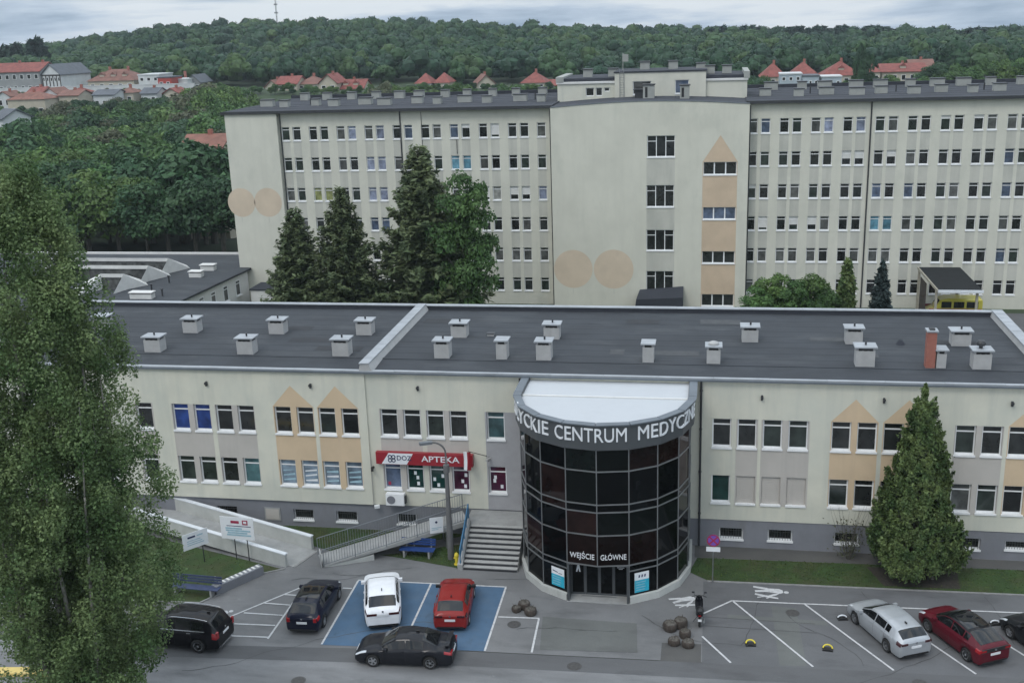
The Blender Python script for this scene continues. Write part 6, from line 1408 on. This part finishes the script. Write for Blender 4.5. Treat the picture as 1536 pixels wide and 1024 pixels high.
# spruces and a broadleaf tree between clinic and hospital
spr = [fast_mesh('crown', (v := conifer(30000, 38, .0125, .27, .10, .02, .55)), quads_of(len(v)//4), M['lf_needle']) for _ in range(2)]
spr_tr = MB().tube((0, 0, -.1), (0, 0, .95), .016, .003, 8).mesh('trunk', M['bark'])
for (px, py_top, Y, wpx, lab, mi, rz) in [(452, 309, 43.0, 112, 'shorter of the two brown green spruces at the hospital wing end', 0, .3), (522, 277, 42.0, 120, 'taller of the two brown green spruces at the hospital wing end', 1, 2.0), (640, 213, 44.0, 165, 'tallest dark spruce, standing before the middle of the left wing', 0, 4.0)]:
    p = at_y(px, py_top, Y); g0 = float(terrain(p[0]-1.0, Y)); h = p[2]-g0; b_ = at_y(px, 455, Y)
    t = tree('spruce_tree', lab, 'tree', (b_[0], Y, g0), spr[mi], spr_tr, 1, 1, rz, 'spruces before the hospital')
    w_ = wpx/1652*(np.linalg.norm(b_-CAM))/(.25*2)/.88; t.scale = (w_*1.12, w_*1.12, h)
bl_ = []
for k, nl in enumerate((7000, 7000, 7000)):
    v = lobed(nl*2, 60, .05, round_crown(3.4, .1, .18, .34)); bl_.append(v)
bl_tr = trunk_mesh('trunk', 3.2, .07, 7, 'bark', .22)
def crown_me(i, m_): return fast_mesh('crown', bl_[i], quads_of(len(bl_[i])//4), M[m_])
cme = {('mid', i): crown_me(i, 'lf_mid') for i in range(3)}; cme.update({('fresh', i): crown_me(i, 'lf_fresh') for i in range(3)})
p = at_y(706, 243, 42.5); tb = tree('broadleaf_tree', 'fresh green broadleaf tree leaning out right of the tallest spruce', 'tree', (p[0]-.9, 42.5, -1.25), cme[('mid', 0)], bl_tr, 3.3, 1, 1.0, None); tb.scale = (3.9, 3.9, (p[2]+1.25)/3.4)
for (px, py, Y, wpx, kind, lab) in [(1137, 424, 40, 40, 'mid', 'young tree leaning on the corner of the stair block'), (1160, 404, 41, 46, 'fresh', 'taller fresh green young tree, second from the stair block corner'), (1188, 414, 40.5, 42, 'mid', 'middle one of the five young trees behind the clinic roof'), (1213, 401, 41.5, 48, 'fresh', 'tallest of the young trees, near the olive thin conifer'), (1238, 428, 40, 36, 'mid', 'short young tree touching the olive thin conifer')]:
    p = at_y(px, py, Y); b_ = at_y(px, 462, Y); w_ = wpx/1652*np.linalg.norm(b_-CAM)/1.8
    t = tree('young_tree', lab, 'tree', (b_[0], Y, -1.25), cme[(kind, int(px) % 3)], bl_tr, 1, 1, px*.1, 'young trees behind the clinic'); t.scale = (w_*1.8, w_*1.8, (p[2]+1.25)/3.4)
con2 = fast_mesh('crown', (v := conifer(6500, 22, .05, .25, .2, .03, .4)), quads_of(len(v)//4), M['lf_thuja'])
con3 = fast_mesh('crown', (v := conifer(3600, 15, .052, .27, .15, .012, .45)), quads_of(len(v)//4), M['lf_blue'])
for (px, py, wpx, me, lab) in [(1268, 385, 50, con2, 'slender olive conifer behind the clinic roof'), (1320, 386, 48, con3, 'ragged blue grey spruce left of the timber canopy')]:
    Y = 41.0; p = at_y(px, py, Y); b_ = at_y(px, 470, Y); w_ = wpx/1652*np.linalg.norm(b_-CAM)/.5
    t = tree('small_conifer', lab, 'tree', (b_[0], Y, -1.25), me, spr_tr, 1, 1, 1.0, None); t.scale = (w_, w_, p[2]+1.25)
shr = [fast_mesh('foliage', (v := lobed(5200, 24, .06, round_crown(1.5, .02))), quads_of(len(v)//4), M['lf_fresh'])]
sh_st = trunk_mesh('stems', 1.2, .03, 6, 'bark', .4)
def shrub(label, c, w_, h, grp=None):
    t = thing('shrub', label, 'shrub', c, rz=random.random()*6, group=grp); t.scale = (w_, w_, h/1.5); link_mesh('foliage', shr[0], t); link_mesh('stems', sh_st, t); return t
shrub('pale green shrub in front of the timber canopy', (22.6, 47.0, -1.25), 1.3, 2.1)
shrub('light green shrub beyond the right end of the clinic roof', (22.6, 20.0, -1.3), 2.6, 4.6)
shrub('wide light green shrub at the picture edge beyond the clinic end', (21.2, 12.0, -1.2), 2.2, 4.2)
shrub('round light green bush beside the drive at the right edge', (26.8, 31.0, -1.25), 2.4, 3.0)
for x in (19.3,):
    o = thing('flower_tub', 'pot of orange flowers left of the timber canopy', 'flowers', (20.6, 50.5, -0.75)); MB().lathe([(.3, 0), (.42, .6), (.38, .6)], 14).build('pot', M['dark'], o)
    M['orange_fl'] = mat('orange_petals', (.55, .25, .13), .7, var=.2, scale=8); P = np.stack([rng.normal(size=300)*.38, rng.normal(size=300)*.3, .75+.35*rng.random(300)], 1); link_mesh('flowers', fast_mesh('flowers', rhombs(P, sph(300)+[0, 0, .6], .13*np.ones(300)), quads_of(300), M['orange_fl']), o)

# ---------------------------------------------------------------- trees of the valley on the left and behind the hospital
tmp = []
ASP = (1.9, 1.7, 2.3, 1.55)
for k, (nl, lb, lf) in enumerate(((8000, 30, .058), (7500, 24, .06), (9000, 38, .055), (7000, 20, .062))): tmp.append(lobed(nl, lb, lf, round_crown(ASP[k], .12), fill=.3))
kinds = ['lf_mid', 'lf_fresh', 'lf_olive', 'lf_deep']; lab_ = {'lf_mid': 'mid green broadleaf tree in the wooded valley behind the annex', 'lf_fresh': 'fresh pale green broadleaf tree in the wooded valley behind the annex', 'lf_olive': 'brownish green broadleaf tree in the wooded valley behind the annex', 'lf_deep': 'dark green broadleaf tree in the wooded valley behind the annex'}
cm_ = {(i, k): fast_mesh('crown', tmp[i], quads_of(len(tmp[i])//4), M[k]) for i in range(4) for k in kinds}
vt = trunk_mesh('trunk', 1.6, .045, 5, 'bark', .25)
cmC = fast_mesh('crown', (v := conifer(1800, 16, .06, .2, .3, .02, .4)), quads_of(len(v)//4), M['lf_deep'])
lim_x = [-60, 0, 60, 110, 180, 240, 275, 300, 330, 400]; lim_y = [150, 150, 152, 143, 139, 138, 130, 118, 116, 116]
def plant(px, py, Y, wide, kind, shape, label, group, nm='broadleaf_tree', minh=5):
    p = at_y(px, py, Y); g0 = float(terrain(p[0], Y)); h = max(p[2]-g0, minh)
    t = tree(nm, label, 'tree', (p[0], Y, g0), cm_[(shape, kind)] if kind != 'con' else cmC, vt, 1, 1, rng.random()*6.28, group)
    k_ = h/ASP[shape]; w_ = k_*(.95+.25*rng.random()) if not wide else wide; t.scale = (w_, w_, k_)
    return t
grpV = 'trees of the wooded valley on the left'
n_ = 0
for Y, cnt, yo, jit in ((262, 16, 2, 5), (250, 17, 4, 9), (228, 17, 12, 12), (204, 17, 20, 14), (180, 17, 32, 18), (158, 15, 42, 22), (136, 14, 52, 26), (116, 13, 62, 30), (98, 12, 76, 34), (86, 11, 108, 40)):
    for k in range(cnt):
        px = -70+(430 if Y > 120 else 400)*(k+rng.random()*.8)/cnt
        py = float(np.interp(px, lim_x, lim_y))+yo+jit*rng.random()
        d_ = rng.random(); kind = 'lf_mid' if d_ < .42 else 'lf_fresh' if d_ < .57 else 'lf_olive' if d_ < .70 else 'lf_deep'
        if Y < 100 and kind == 'lf_olive': kind = 'lf_deep'
        if px > 240 and Y < 130 and kind == 'lf_fresh': kind = 'lf_deep'
        X_ = at_y(px, py, Y)[0]
        if -54 < X_ < 60 and Y < 84: continue
        plant(px, py, Y, None, kind, int(rng.integers(4)), lab_[kind], grpV); n_ += 1
for px, py, Y, kd in [(8, 176, 150, 'lf_deep'), (-6, 172, 152, 'lf_mid'), (22, 182, 148, 'lf_mid'), (282, 222, 104, 'lf_deep'), (305, 226, 103, 'lf_mid'), (322, 224, 102, 'lf_deep'), (268, 218, 106, 'lf_mid'), (296, 240, 96, 'lf_deep')]: plant(px, py, Y, None, kd, int(rng.integers(4)), lab_[kd], grpV)
for k in range(34):
    px = -40+350*k/34+6*rng.random(); kd = ['lf_mid', 'lf_deep', 'lf_olive', 'lf_fresh'][int(rng.integers(4))]; plant(px, 150, 276+5*rng.random(), None, kd, int(rng.integers(4)), lab_[kd], grpV, minh=2.2+1.6*rng.random())
plant(345, 113, 240, 9.0, 'lf_fresh', 1, 'yellow green rounded tree rising left behind the hospital roof', None)
plant(318, 122, 225, 8.0, 'lf_fresh', 2, 'yellow green tree at the roof corner of the left wing', None)
plant(285, 128, 230, 8.0, 'lf_olive', 0, 'brownish tree beside the yellow green trees at the roof corner', None)
grpB = 'trees between the hospital roof and the hill houses'
lb2 = {'lf_mid': 'mid green tree showing over the hospital roof', 'lf_fresh': 'pale green tree showing over the hospital roof', 'lf_olive': 'brownish green tree showing over the hospital roof', 'lf_deep': 'dark green tree showing over the hospital roof'}
for px, py, kind in [(470, 134, 'lf_mid'), (560, 124, 'lf_mid'), (575, 121, 'lf_olive'), (592, 120, 'lf_fresh'), (608, 126, 'lf_mid'), (618, 121, 'lf_fresh'), (640, 128, 'lf_fresh'), (690, 120, 'lf_fresh'), (700, 126, 'lf_mid'), (545, 132, 'lf_fresh'), (752, 119, 'lf_mid'), (765, 118, 'lf_mid'), (740, 128, 'lf_mid'),
        (1140, 112, 'lf_mid'), (1128, 108, 'lf_deep'), (1282, 112, 'lf_mid'), (1296, 62, 'lf_deep'), (1315, 98, 'lf_deep'), (1332, 104, 'lf_fresh'), (1350, 112, 'lf_fresh'), (1362, 116, 'lf_fresh'), (1405, 90, 'lf_deep'), (1395, 104, 'lf_mid'), (1420, 92, 'lf_mid'), (1440, 94, 'lf_mid'), (1462, 96, 'lf_mid'), (1480, 86, 'lf_mid'), (1500, 84, 'lf_fresh'), (1518, 80, 'lf_fresh'), (1535, 78, 'lf_mid'), (1550, 82, 'lf_mid'), (1470, 108, 'lf_mid'), (1492, 104, 'lf_deep'), (1515, 102, 'lf_fresh'), (1538, 100, 'lf_mid')]:
    Y = 262 if px < 1390 else 275
    plant(px, py, Y, (4.0+2*rng.random()) if px != 1296 else 3.4, kind, int(rng.integers(4)), lb2[kind], grpB, minh=4)

for k in range(56):
    px = 300+560*k/56+8*rng.random(); kd = ['lf_mid', 'lf_deep', 'lf_mid', 'lf_fresh'][int(rng.integers(4))]; plant(px, 160, 279+4*rng.random(), None, kd, int(rng.integers(4)), lb2[kd], grpB, minh=1.9+1.6*rng.random())
for k in range(34):
    px = 1130+420*k/34+8*rng.random(); kd = ['lf_mid', 'lf_deep', 'lf_mid', 'lf_fresh'][int(rng.integers(4))]; plant(px, 160, 272+4*rng.random(), None, kd, int(rng.integers(4)), lb2[kd], grpB, minh=1.9+1.6*rng.random())
# ---------------------------------------------------------------- houses under the hill
M['tile_red'] = mat('red_roof_tiles', (0.20, 0.060, 0.048), .85, var=.25, scale=.8); M['tile_brown'] = mat('weathered_brown_tiles', (0.175, 0.085, 0.065), .85, var=.2, scale=.6); M['tile_orange'] = mat('orange_roof_tiles', (0.19, 0.085, 0.062), .85, var=.25, scale=.6)
M['tile_grey'] = mat('grey_roof_tiles', (0.09, 0.10, 0.115), .8, var=.15, scale=.7); M['hw_white'] = mat('white_house_wall', (0.52, 0.54, 0.54), .9, var=.08, scale=.4); M['hw_cream'] = mat('cream_house_wall', (0.44, 0.40, 0.32), .9, var=.08, scale=.4); M['hw_grey'] = mat('grey_house_wall', (0.26, 0.27, 0.27), .9, var=.1, scale=.4); M['hw_red'] = mat('red_house_wall', (0.33, 0.06, 0.05), .9, var=.1, scale=.4); M['hw_blue'] = mat('pale_blue_house_wall', (0.36, 0.42, 0.46), .9, var=.08, scale=.4)
M['timber'] = mat('dark_timber', (0.03, 0.025, 0.022), .8, var=.1)
def house(label, x0, x1, ye, yr, yb, Y, wall, tile, roof='hip', depth=9.0, rz=0.0, wins=3, floors=1, chim=1, dorm=0, name='house', cat='house', frame=False):
    """walls between survey columns x0..x1, eaves at row ye, ridge at yr, foot at yb, standing on the plane y = Y"""
    a, b_ = at_y(x0, yb, Y), at_y(x1, yb, Y); W_ = b_[0]-a[0]; cx = (a[0]+b_[0])/2; ze = at_y((x0+x1)/2, ye, Y)[2]; zr = at_y((x0+x1)/2, yr, Y)[2]; z0 = float(terrain(cx, Y))-.3; he, hr = ze-z0, zr-z0
    o = thing(name, label, cat, (cx, Y+depth/2, z0), rz=rz, group='houses under the wooded hill'); w_, d = W_/2, depth/2
    wl = MB().box(-w_, w_, -d, d, 0, he)
    if roof == 'gable_front': wl.add([(-w_, -d, he), (w_, -d, he), (0, -d, hr-.1), (-w_, d, he), (w_, d, he), (0, d, hr-.1)], [(0, 1, 2), (5, 4, 3)])
    if roof == 'gable_side': wl.add([(-w_, -d, he), (-w_, d, he), (-w_, 0, hr-.1), (w_, -d, he), (w_, d, he), (w_, 0, hr-.1)], [(2, 1, 0), (3, 4, 5)])
    wl.build('wall', M[wall], o); e_ = .45; rf = MB()
    if roof == 'hip':
        k = max(.15, w_-d*.9) if w_ > d else .15
        rf.add([(-w_-e_, -d-e_, he-.1), (w_+e_, -d-e_, he-.1), (w_+e_, d+e_, he-.1), (-w_-e_, d+e_, he-.1), (-k, 0, hr), (k, 0, hr)], [(0, 1, 5, 4), (1, 2, 5), (2, 3, 4, 5), (3, 0, 4), (3, 2, 1, 0)])
    elif roof == 'gable_side':
        for s_ in (-1, 1): rf.add([(-w_-e_, s_*(d+e_), he-.25), (w_+e_, s_*(d+e_), he-.25), (w_+e_, 0, hr), (-w_-e_, 0, hr), (-w_-e_, s_*(d+e_), he-.05), (w_+e_, s_*(d+e_), he-.05), (w_+e_, 0, hr+.2), (-w_-e_, 0, hr+.2)], [(0, 1, 2, 3), (4, 7, 6, 5), (0, 4, 5, 1), (1, 5, 6, 2), (3, 2, 6, 7), (0, 3, 7, 4)])
    elif roof == 'gable_front':
        for s_ in (-1, 1): rf.add([(s_*(w_+e_), -d-e_, he-.25), (s_*(w_+e_), d+e_, he-.25), (0, d+e_, hr), (0, -d-e_, hr), (s_*(w_+e_), -d-e_, he-.05), (s_*(w_+e_), d+e_, he-.05), (0, d+e_, hr+.2), (0, -d-e_, hr+.2)], [(0, 1, 2, 3), (4, 7, 6, 5), (0, 4, 5, 1), (1, 5, 6, 2), (3, 2, 6, 7), (0, 3, 7, 4)])
    else: rf.box(-w_-.2, w_+.2, -d-.2, d+.2, he, he+.35)
    r_ = rf.build('roof', M[tile], o)
    for k in range(chim): x = (k-.5*(chim-1))*w_*.8+.3; MB().box(x-.35, x+.35, -.35, .35, hr-1.2, hr+.9).build('chimney', M['brick'], r_)
    for k in range(dorm):
        x = (k-(dorm-1)/2)*(1.5*w_/max(1, dorm)); y = -d*.62; z = he+(hr-he)*.25; dm = MB().box(x-.8, x+.8, y-.3, y+2.0, z-.6, z+1.0); dm.add([(x-1, y-.5, z+1.0), (x+1, y-.5, z+1.0), (x, y-.5, z+1.9), (x-1, y+2.4, z+1.0), (x+1, y+2.4, z+1.0), (x, y+2.4, z+1.9)], [(0, 1, 2), (1, 4, 5, 2), (0, 2, 5, 3)], 1)
        dm.build('dormer', [M[wall], M[tile]], r_)
    fh = he/floors
    for f in range(floors):
        for k in range(wins):
            x = (k+.5)/wins*2*w_-w_; ww = min(.75, w_/wins*.5); z = f*fh+fh*.32; win = MB().box(x-ww, x+ww, -d-.04, -d+.02, z, z+fh*.42).build('window', M['white'], o)
            MB().quad((x-ww+.12, -d-.05, z+.12), (x+ww-.12, -d-.05, z+.12), (x+ww-.12, -d-.05, z+fh*.42-.12), (x-ww+.12, -d-.05, z+fh*.42-.12)).build('pane', G['dark'], win)
    if frame:
        fr = MB()
        for k in range(6): x = -w_+.2+(2*w_-.4)*k/5; fr.box(x-.18, x+.18, -d-.12, -d-.055, he*.3, he)
        fr.box(-w_, w_, -d-.11, -d-.056, he*.93, he); fr.build('timber_frame', M['timber'], o)
    return o
HYD = 292
house('long pale building with a bright red roof at the left edge', -25, 62, 108, 96, 130, HYD, 'hw_grey', 'tile_red', 'gable_side', 12, wins=8, floors=2, chim=3, name='apartment_house', cat='building')
house('tall timber framed gabled house with a grey roof', 68, 101, 112, 97, 131, HYD-3, 'hw_white', 'tile_grey', 'gable_front', 14, R(-12), wins=5, floors=2, chim=0, frame=True)
house('big villa with weathered brown hip roof and dormers', 133, 202, 121, 105, 133, HYD, 'hw_cream', 'tile_brown', 'hip', 12, wins=5, floors=1, chim=2, dorm=3)
house('white flat roofed house left of the red walled house', 209, 240, 113, 110, 131, HYD, 'hw_white', 'hw_white', 'flat', 10, wins=3, floors=2, chim=0)
house('flat roofed house with a red wall between white houses', 238, 258, 117, 113, 132, HYD-5, 'hw_red', 'tile_grey', 'flat', 8, wins=2, floors=1, chim=0)
house('white house with stepped roof right of the red walled house', 259, 282, 120, 112, 131, HYD, 'hw_white', 'hw_white', 'flat', 8, wins=3, floors=1, chim=1)
house('grey gabled house at the edge of the wood', 281, 301, 124, 113, 133, HYD+4, 'hw_grey', 'tile_grey', 'gable_front', 9, wins=2, chim=0)
house('low house with an orange hip roof below the long red roof', 12, 68, 149, 139, 158, HYD-35, 'hw_cream', 'tile_orange', 'hip', 9, wins=4, chim=1)
house('small white house with a dark roof under the timber framed house', 66, 86, 141, 133, 149, HYD-25, 'hw_white', 'tile_brown', 'gable_front', 8, wins=2, chim=0)
house('low brown roofed house under the villa', 88, 118, 143, 137, 150, HYD-28, 'hw_cream', 'tile_brown', 'gable_side', 8, wins=3, chim=1)
house('pale low house with slate roof under the villa', 140, 172, 142, 136, 148, HYD-26, 'hw_white', 'tile_grey', 'gable_side', 8, wins=3, chim=0)
house('slate roofed house among the trees at the left edge', -8, 18, 178, 166, 192, HYD-120, 'hw_white', 'tile_grey', 'gable_side', 7, R(-25), wins=2, chim=0)
house('orange roofed house close beside the hospital wing end', 272, 330, 221, 206, 236, 112, 'hw_cream', 'tile_orange', 'gable_side', 8, R(4), wins=3, chim=1)
for px_, pw, yb_, wl_c, tl_c, rf_t, lb_ in [(-4, 20, 152, 'hw_white', 'tile_brown', 'gable_front', 'small white gabled house at the left edge under the long red roof'), (42, 22, 146, 'hw_cream', 'tile_red', 'gable_side', 'small house with a red roof just above the orange hip roof'), (104, 20, 146, 'hw_white', 'tile_red', 'hip', 'small red hip roofed house under the gap left of the villa'), (176, 24, 146, 'hw_cream', 'tile_brown', 'hip', 'small brown hip roofed house under the right end of the villa'), (212, 24, 147, 'hw_white', 'tile_grey', 'gable_side', 'low white house below the white flat roofed house'), (246, 22, 147, 'hw_cream', 'tile_red', 'gable_front', 'small gabled house below the red walled house')]:
    house(lb_, px_, px_+pw, yb_-7, yb_-14, yb_, HYD-20, wl_c, tl_c, rf_t, 7, wins=2, chim=1)
wl_ = thing('garden_wall', 'long pale wall running below the villa and the white houses', 'wall', (-190, HYD-8, 10)); a, b_ = at_y(0, 135, HYD-8), at_y(292, 131, HYD-8); MB().box(a[0]+190, b_[0]+190, -.2, .2, -2, a[2]-10+.4).box(a[0]+190, b_[0]+190, -.3, .3, a[2]-10+.401, a[2]-10+.6).build('masonry', M['hw_white'], wl_)
for i, (x0, x1, ye, yr, til, rf_, lab) in enumerate([(399, 418, 131, 121, 'tile_brown', 'gable_front', 'narrow brown gabled house, leftmost of the red roof row'), (416, 446, 126, 116, 'tile_red', 'gable_side', 'red roofed house next to the narrow brown gable'), (448, 480, 126, 115, 'tile_brown', 'hip', 'brown hip roofed house in the middle of the red roof row'), (480, 506, 125, 112, 'tile_red', 'gable_front', 'tallest red gabled house in the row over the left wing'), (504, 545, 133, 121, 'tile_red', 'gable_side', 'low wide red roofed house at the right of the row')]):
    house(lab, x0, x1, ye, yr, 142, HYD-(4*i % 7), 'hw_cream', til, rf_, 10, wins=2+(x1-x0 > 28), chim=1, dorm=2 if x1-x0 > 35 else 0)
house('small house with steep red hip roof, left of a pair', 624, 646, 125, 111, 140, HYD, 'hw_white', 'tile_red', 'hip', 9, wins=2, chim=0)
house('small house with steep red hip roof, right of a pair', 652, 674, 124, 110, 140, HYD+2, 'hw_cream', 'tile_red', 'hip', 9, wins=2, chim=0)
house('dark red gabled house alone above the left wing roof', 709, 736, 127, 113, 141, HYD, 'hw_cream', 'tile_brown', 'gable_front', 9, R(20), wins=2, chim=1)
house('broad red hip roofed house left of the plant room', 782, 818, 124, 109, 140, HYD-2, 'hw_cream', 'tile_red', 'hip', 10, wins=3, chim=1)
house('low red roofed house joined to the broad hip roof', 814, 838, 128, 121, 140, HYD+3, 'hw_cream', 'tile_red', 'gable_side', 8, wins=2, chim=0)
house('red hip roofed house nearest the plant room on its right', 1141, 1178, 115, 96, 130, HYD, 'hw_cream', 'tile_red', 'hip', 10, wins=3, chim=1)
house('red hip roofed house, second right of the plant room', 1187, 1224, 111, 94, 128, HYD+3, 'hw_cream', 'tile_red', 'hip', 10, wins=3, chim=1)
house('pale blue flat roofed house below the red hip roofs', 1170, 1202, 112, 110, 130, HYD-12, 'hw_blue', 'hw_white', 'flat', 8, wins=3, floors=2, chim=0)
house('grey blue flat roofed house between red roofs', 1203, 1228, 115, 113, 130, HYD-12, 'hw_blue', 'tile_grey', 'flat', 8, wins=3, chim=0)
house('large red roofed house with a darker gable', 1233, 1291, 113, 93, 128, HYD, 'hw_cream', 'tile_red', 'hip', 12, wins=4, chim=1, dorm=1)
house('white low house below the large red roof', 1232, 1262, 116, 114, 128, HYD-12, 'hw_blue', 'hw_white', 'flat', 8, wins=3, chim=0)
house('long house with stepped red roofs behind the tall tree', 1322, 1388, 107, 97, 122, HYD+3, 'hw_cream', 'tile_red', 'gable_side', 11, wins=5, chim=1, dorm=1)
house('brown roofed house at the right of the stepped red roofs', 1365, 1400, 101, 91, 120, HYD+12, 'hw_cream', 'tile_brown', 'gable_side', 11, wins=3, chim=1)
house('short red roofed house between the tall tree and the stepped roofs', 1298, 1320, 108, 98, 122, HYD+1, 'hw_cream', 'tile_red', 'hip', 9, wins=2, chim=1)
house('slate hip roofed house at the right', 1384, 1416, 124, 114, 134, HYD-15, 'hw_grey', 'tile_grey', 'hip', 9, wins=2, chim=0)
house('white gabled house with a slate roof at the right', 1418, 1458, 126, 114, 134, HYD-12, 'hw_white', 'tile_grey', 'gable_side', 9, R(25), wins=2, chim=0)
# ---------------------------------------------------------------- woods on the hill: one mass nobody could count
def woods():
    V, K = [], 0
    tp = []
    for k in range(6):
        lo_ = round_crown(1.75, .1, .30, .48); C_, R_ = lo_(9); keep = (C_, R_)
        v = lobed(330, 9, .125, lambda n, q=keep: q, fill=.10, zcut=.62); sv = [v]
        for c_, r_ in zip(C_, R_):            # the closed mass of each clump under its leaves
            th = np.linspace(0, 2*math.pi, 9)[:-1]; ph = np.linspace(.02, 2.1, 5)
            g_ = np.array([[[c_[0]+r_*.93*math.sin(p)*math.cos(t), c_[1]+r_*.93*math.sin(p)*math.sin(t), c_[2]+r_*.80*math.cos(p)] for t in th] for p in ph])
            g_ += rng.normal(size=g_.shape)*r_*.05
            for i in range(4):
                for j in range(8): sv.append(np.array([g_[i, j], g_[i+1, j], g_[i+1, (j+1) % 8], g_[i, (j+1) % 8]]))
        tp.append(np.concatenate(sv))
    out = []; mi = []
    us = rng.random(2500); yy = 303+ (us**.85)*345
    for y in yy:
        px = rng.uniform(-80, 1620); d = (y+57)/1652; x = (px-768)*d*1.02-(y+57)*math.tan(YAW)+0
        x = (px-768)/F_PX*(y+57)*1.03 - (y+57)*.1846
        w_ = 4.2+3.6*rng.random(); h = w_*(.85+.25*rng.random()) if w_ > 5.5 else w_*(1.15+.35*rng.random()); a = rng.random()*6.28; c, s = math.cos(a), math.sin(a)
        v = tp[int(rng.integers(6))]; q = np.empty_like(v); q[:, 0] = (v[:, 0]*c-v[:, 1]*s)*w_+x; q[:, 1] = (v[:, 0]*s+v[:, 1]*c)*w_+y; q[:, 2] = v[:, 2]*h+float(terrain(x, y))-1.0
        out.append(q); mi.append(np.full(len(q)//4, int(rng.choice([0, 0, 0, 1, 2, 2])), np.int32))
    v = np.concatenate(out)
    o = link_mesh('woodland', fast_mesh('woodland', v, quads_of(len(v)//4), [M['lf_hill'], M['lf_hill2'], M['lf_hill3']], np.concatenate(mi))); o['kind'] = 'stuff'
    cp = [conifer(220, 9, .16, .2, .25, .03, .35) for _ in range(4)]; out = []
    for px, py, n, j, sp_ in ((1, 70, 1, 0, 0), (20, 66, 3, 6, 16), (45, 60, 5, 8, 26), (60, 68, 3, 6, 12), (760, 42, 30, 6, 260), (1010, 44, 36, 6, 300), (1200, 40, 50, 6, 260), (1380, 43, 60, 8, 320)):
        for k in range(n):
            u = px+rng.uniform(-.5, .5)*sp_; vv = py+rng.uniform(-1, 1)*j*.5; Y = 560+60*rng.random() if px > 100 else 400; p = at_y(u, vv, Y); g0 = float(terrain(p[0], Y)); h = min(24, max(9, p[2]-g0)); w_ = h*(.7+.5*rng.random())
            q = cp[int(rng.integers(4))].copy(); q[:, :2] *= w_; q[:, 2] *= h; q += np.array([p[0], Y, p[2]-h]); out.append(q)
    v = np.concatenate(out); o = link_mesh('conifer_woodland', fast_mesh('conifer_woodland', v, quads_of(len(v)//4), M['lf_pine'])); o['kind'] = 'stuff'
woods()
ma = thing('radio_mast', 'thin lattice radio mast rising from the wooded hill', 'mast', (0, 0, 0), world=True)
b_ = at_y(416, 38, 590); t_ = at_y(415, -12, 590); mb = MB()
for a in range(3):
    t = 2*math.pi*a/3; mb.tube((b_[0]+.5*math.cos(t), 590+.5*math.sin(t), b_[2]-14), (b_[0]+.25*math.cos(t), 590+.25*math.sin(t), t_[2]), .13, .08, 5)
n = 22
for k in range(n):
    z0 = b_[2]-14+(t_[2]-b_[2]+14)*k/n; z1 = b_[2]-14+(t_[2]-b_[2]+14)*(k+1)/n; t0, t1 = 2*math.pi*(k % 3)/3, 2*math.pi*((k+1) % 3)/3; mb.tube((b_[0]+.4*math.cos(t0), 590+.4*math.sin(t0), z0), (b_[0]+.4*math.cos(t1), 590+.4*math.sin(t1), z1), .06, .06, 4)
for k, z in enumerate((.35, .6, .8)): zz = b_[2]+(t_[2]-b_[2])*z; mb.box(b_[0]-1.0, b_[0]+1.0, 589.6, 590.4, zz, zz+.8)
mb.build('lattice', M['steel'], ma)

# ---------------------------------------------------------------- the air of an overcast day
hz = MB().box(-1450, 1450, -320, 1530, -12.5, 62)
hm_ = bpy.data.materials.new('haze'); hm_.use_nodes = True; nt = hm_.node_tree; nt.nodes.remove(nt.nodes['Principled BSDF'])
pv = nt.nodes.new('ShaderNodeVolumePrincipled'); pv.inputs['Color'].default_value = (0.80, 0.90, 0.96, 1); pv.inputs['Density'].default_value = 0.00016; pv.inputs['Anisotropy'].default_value = 0.2
nt.links.new(pv.outputs[0], nt.nodes['Material Output'].inputs['Volume'])
o = link_mesh('haze', hz.mesh('haze', hm_)); o['kind'] = 'stuff'
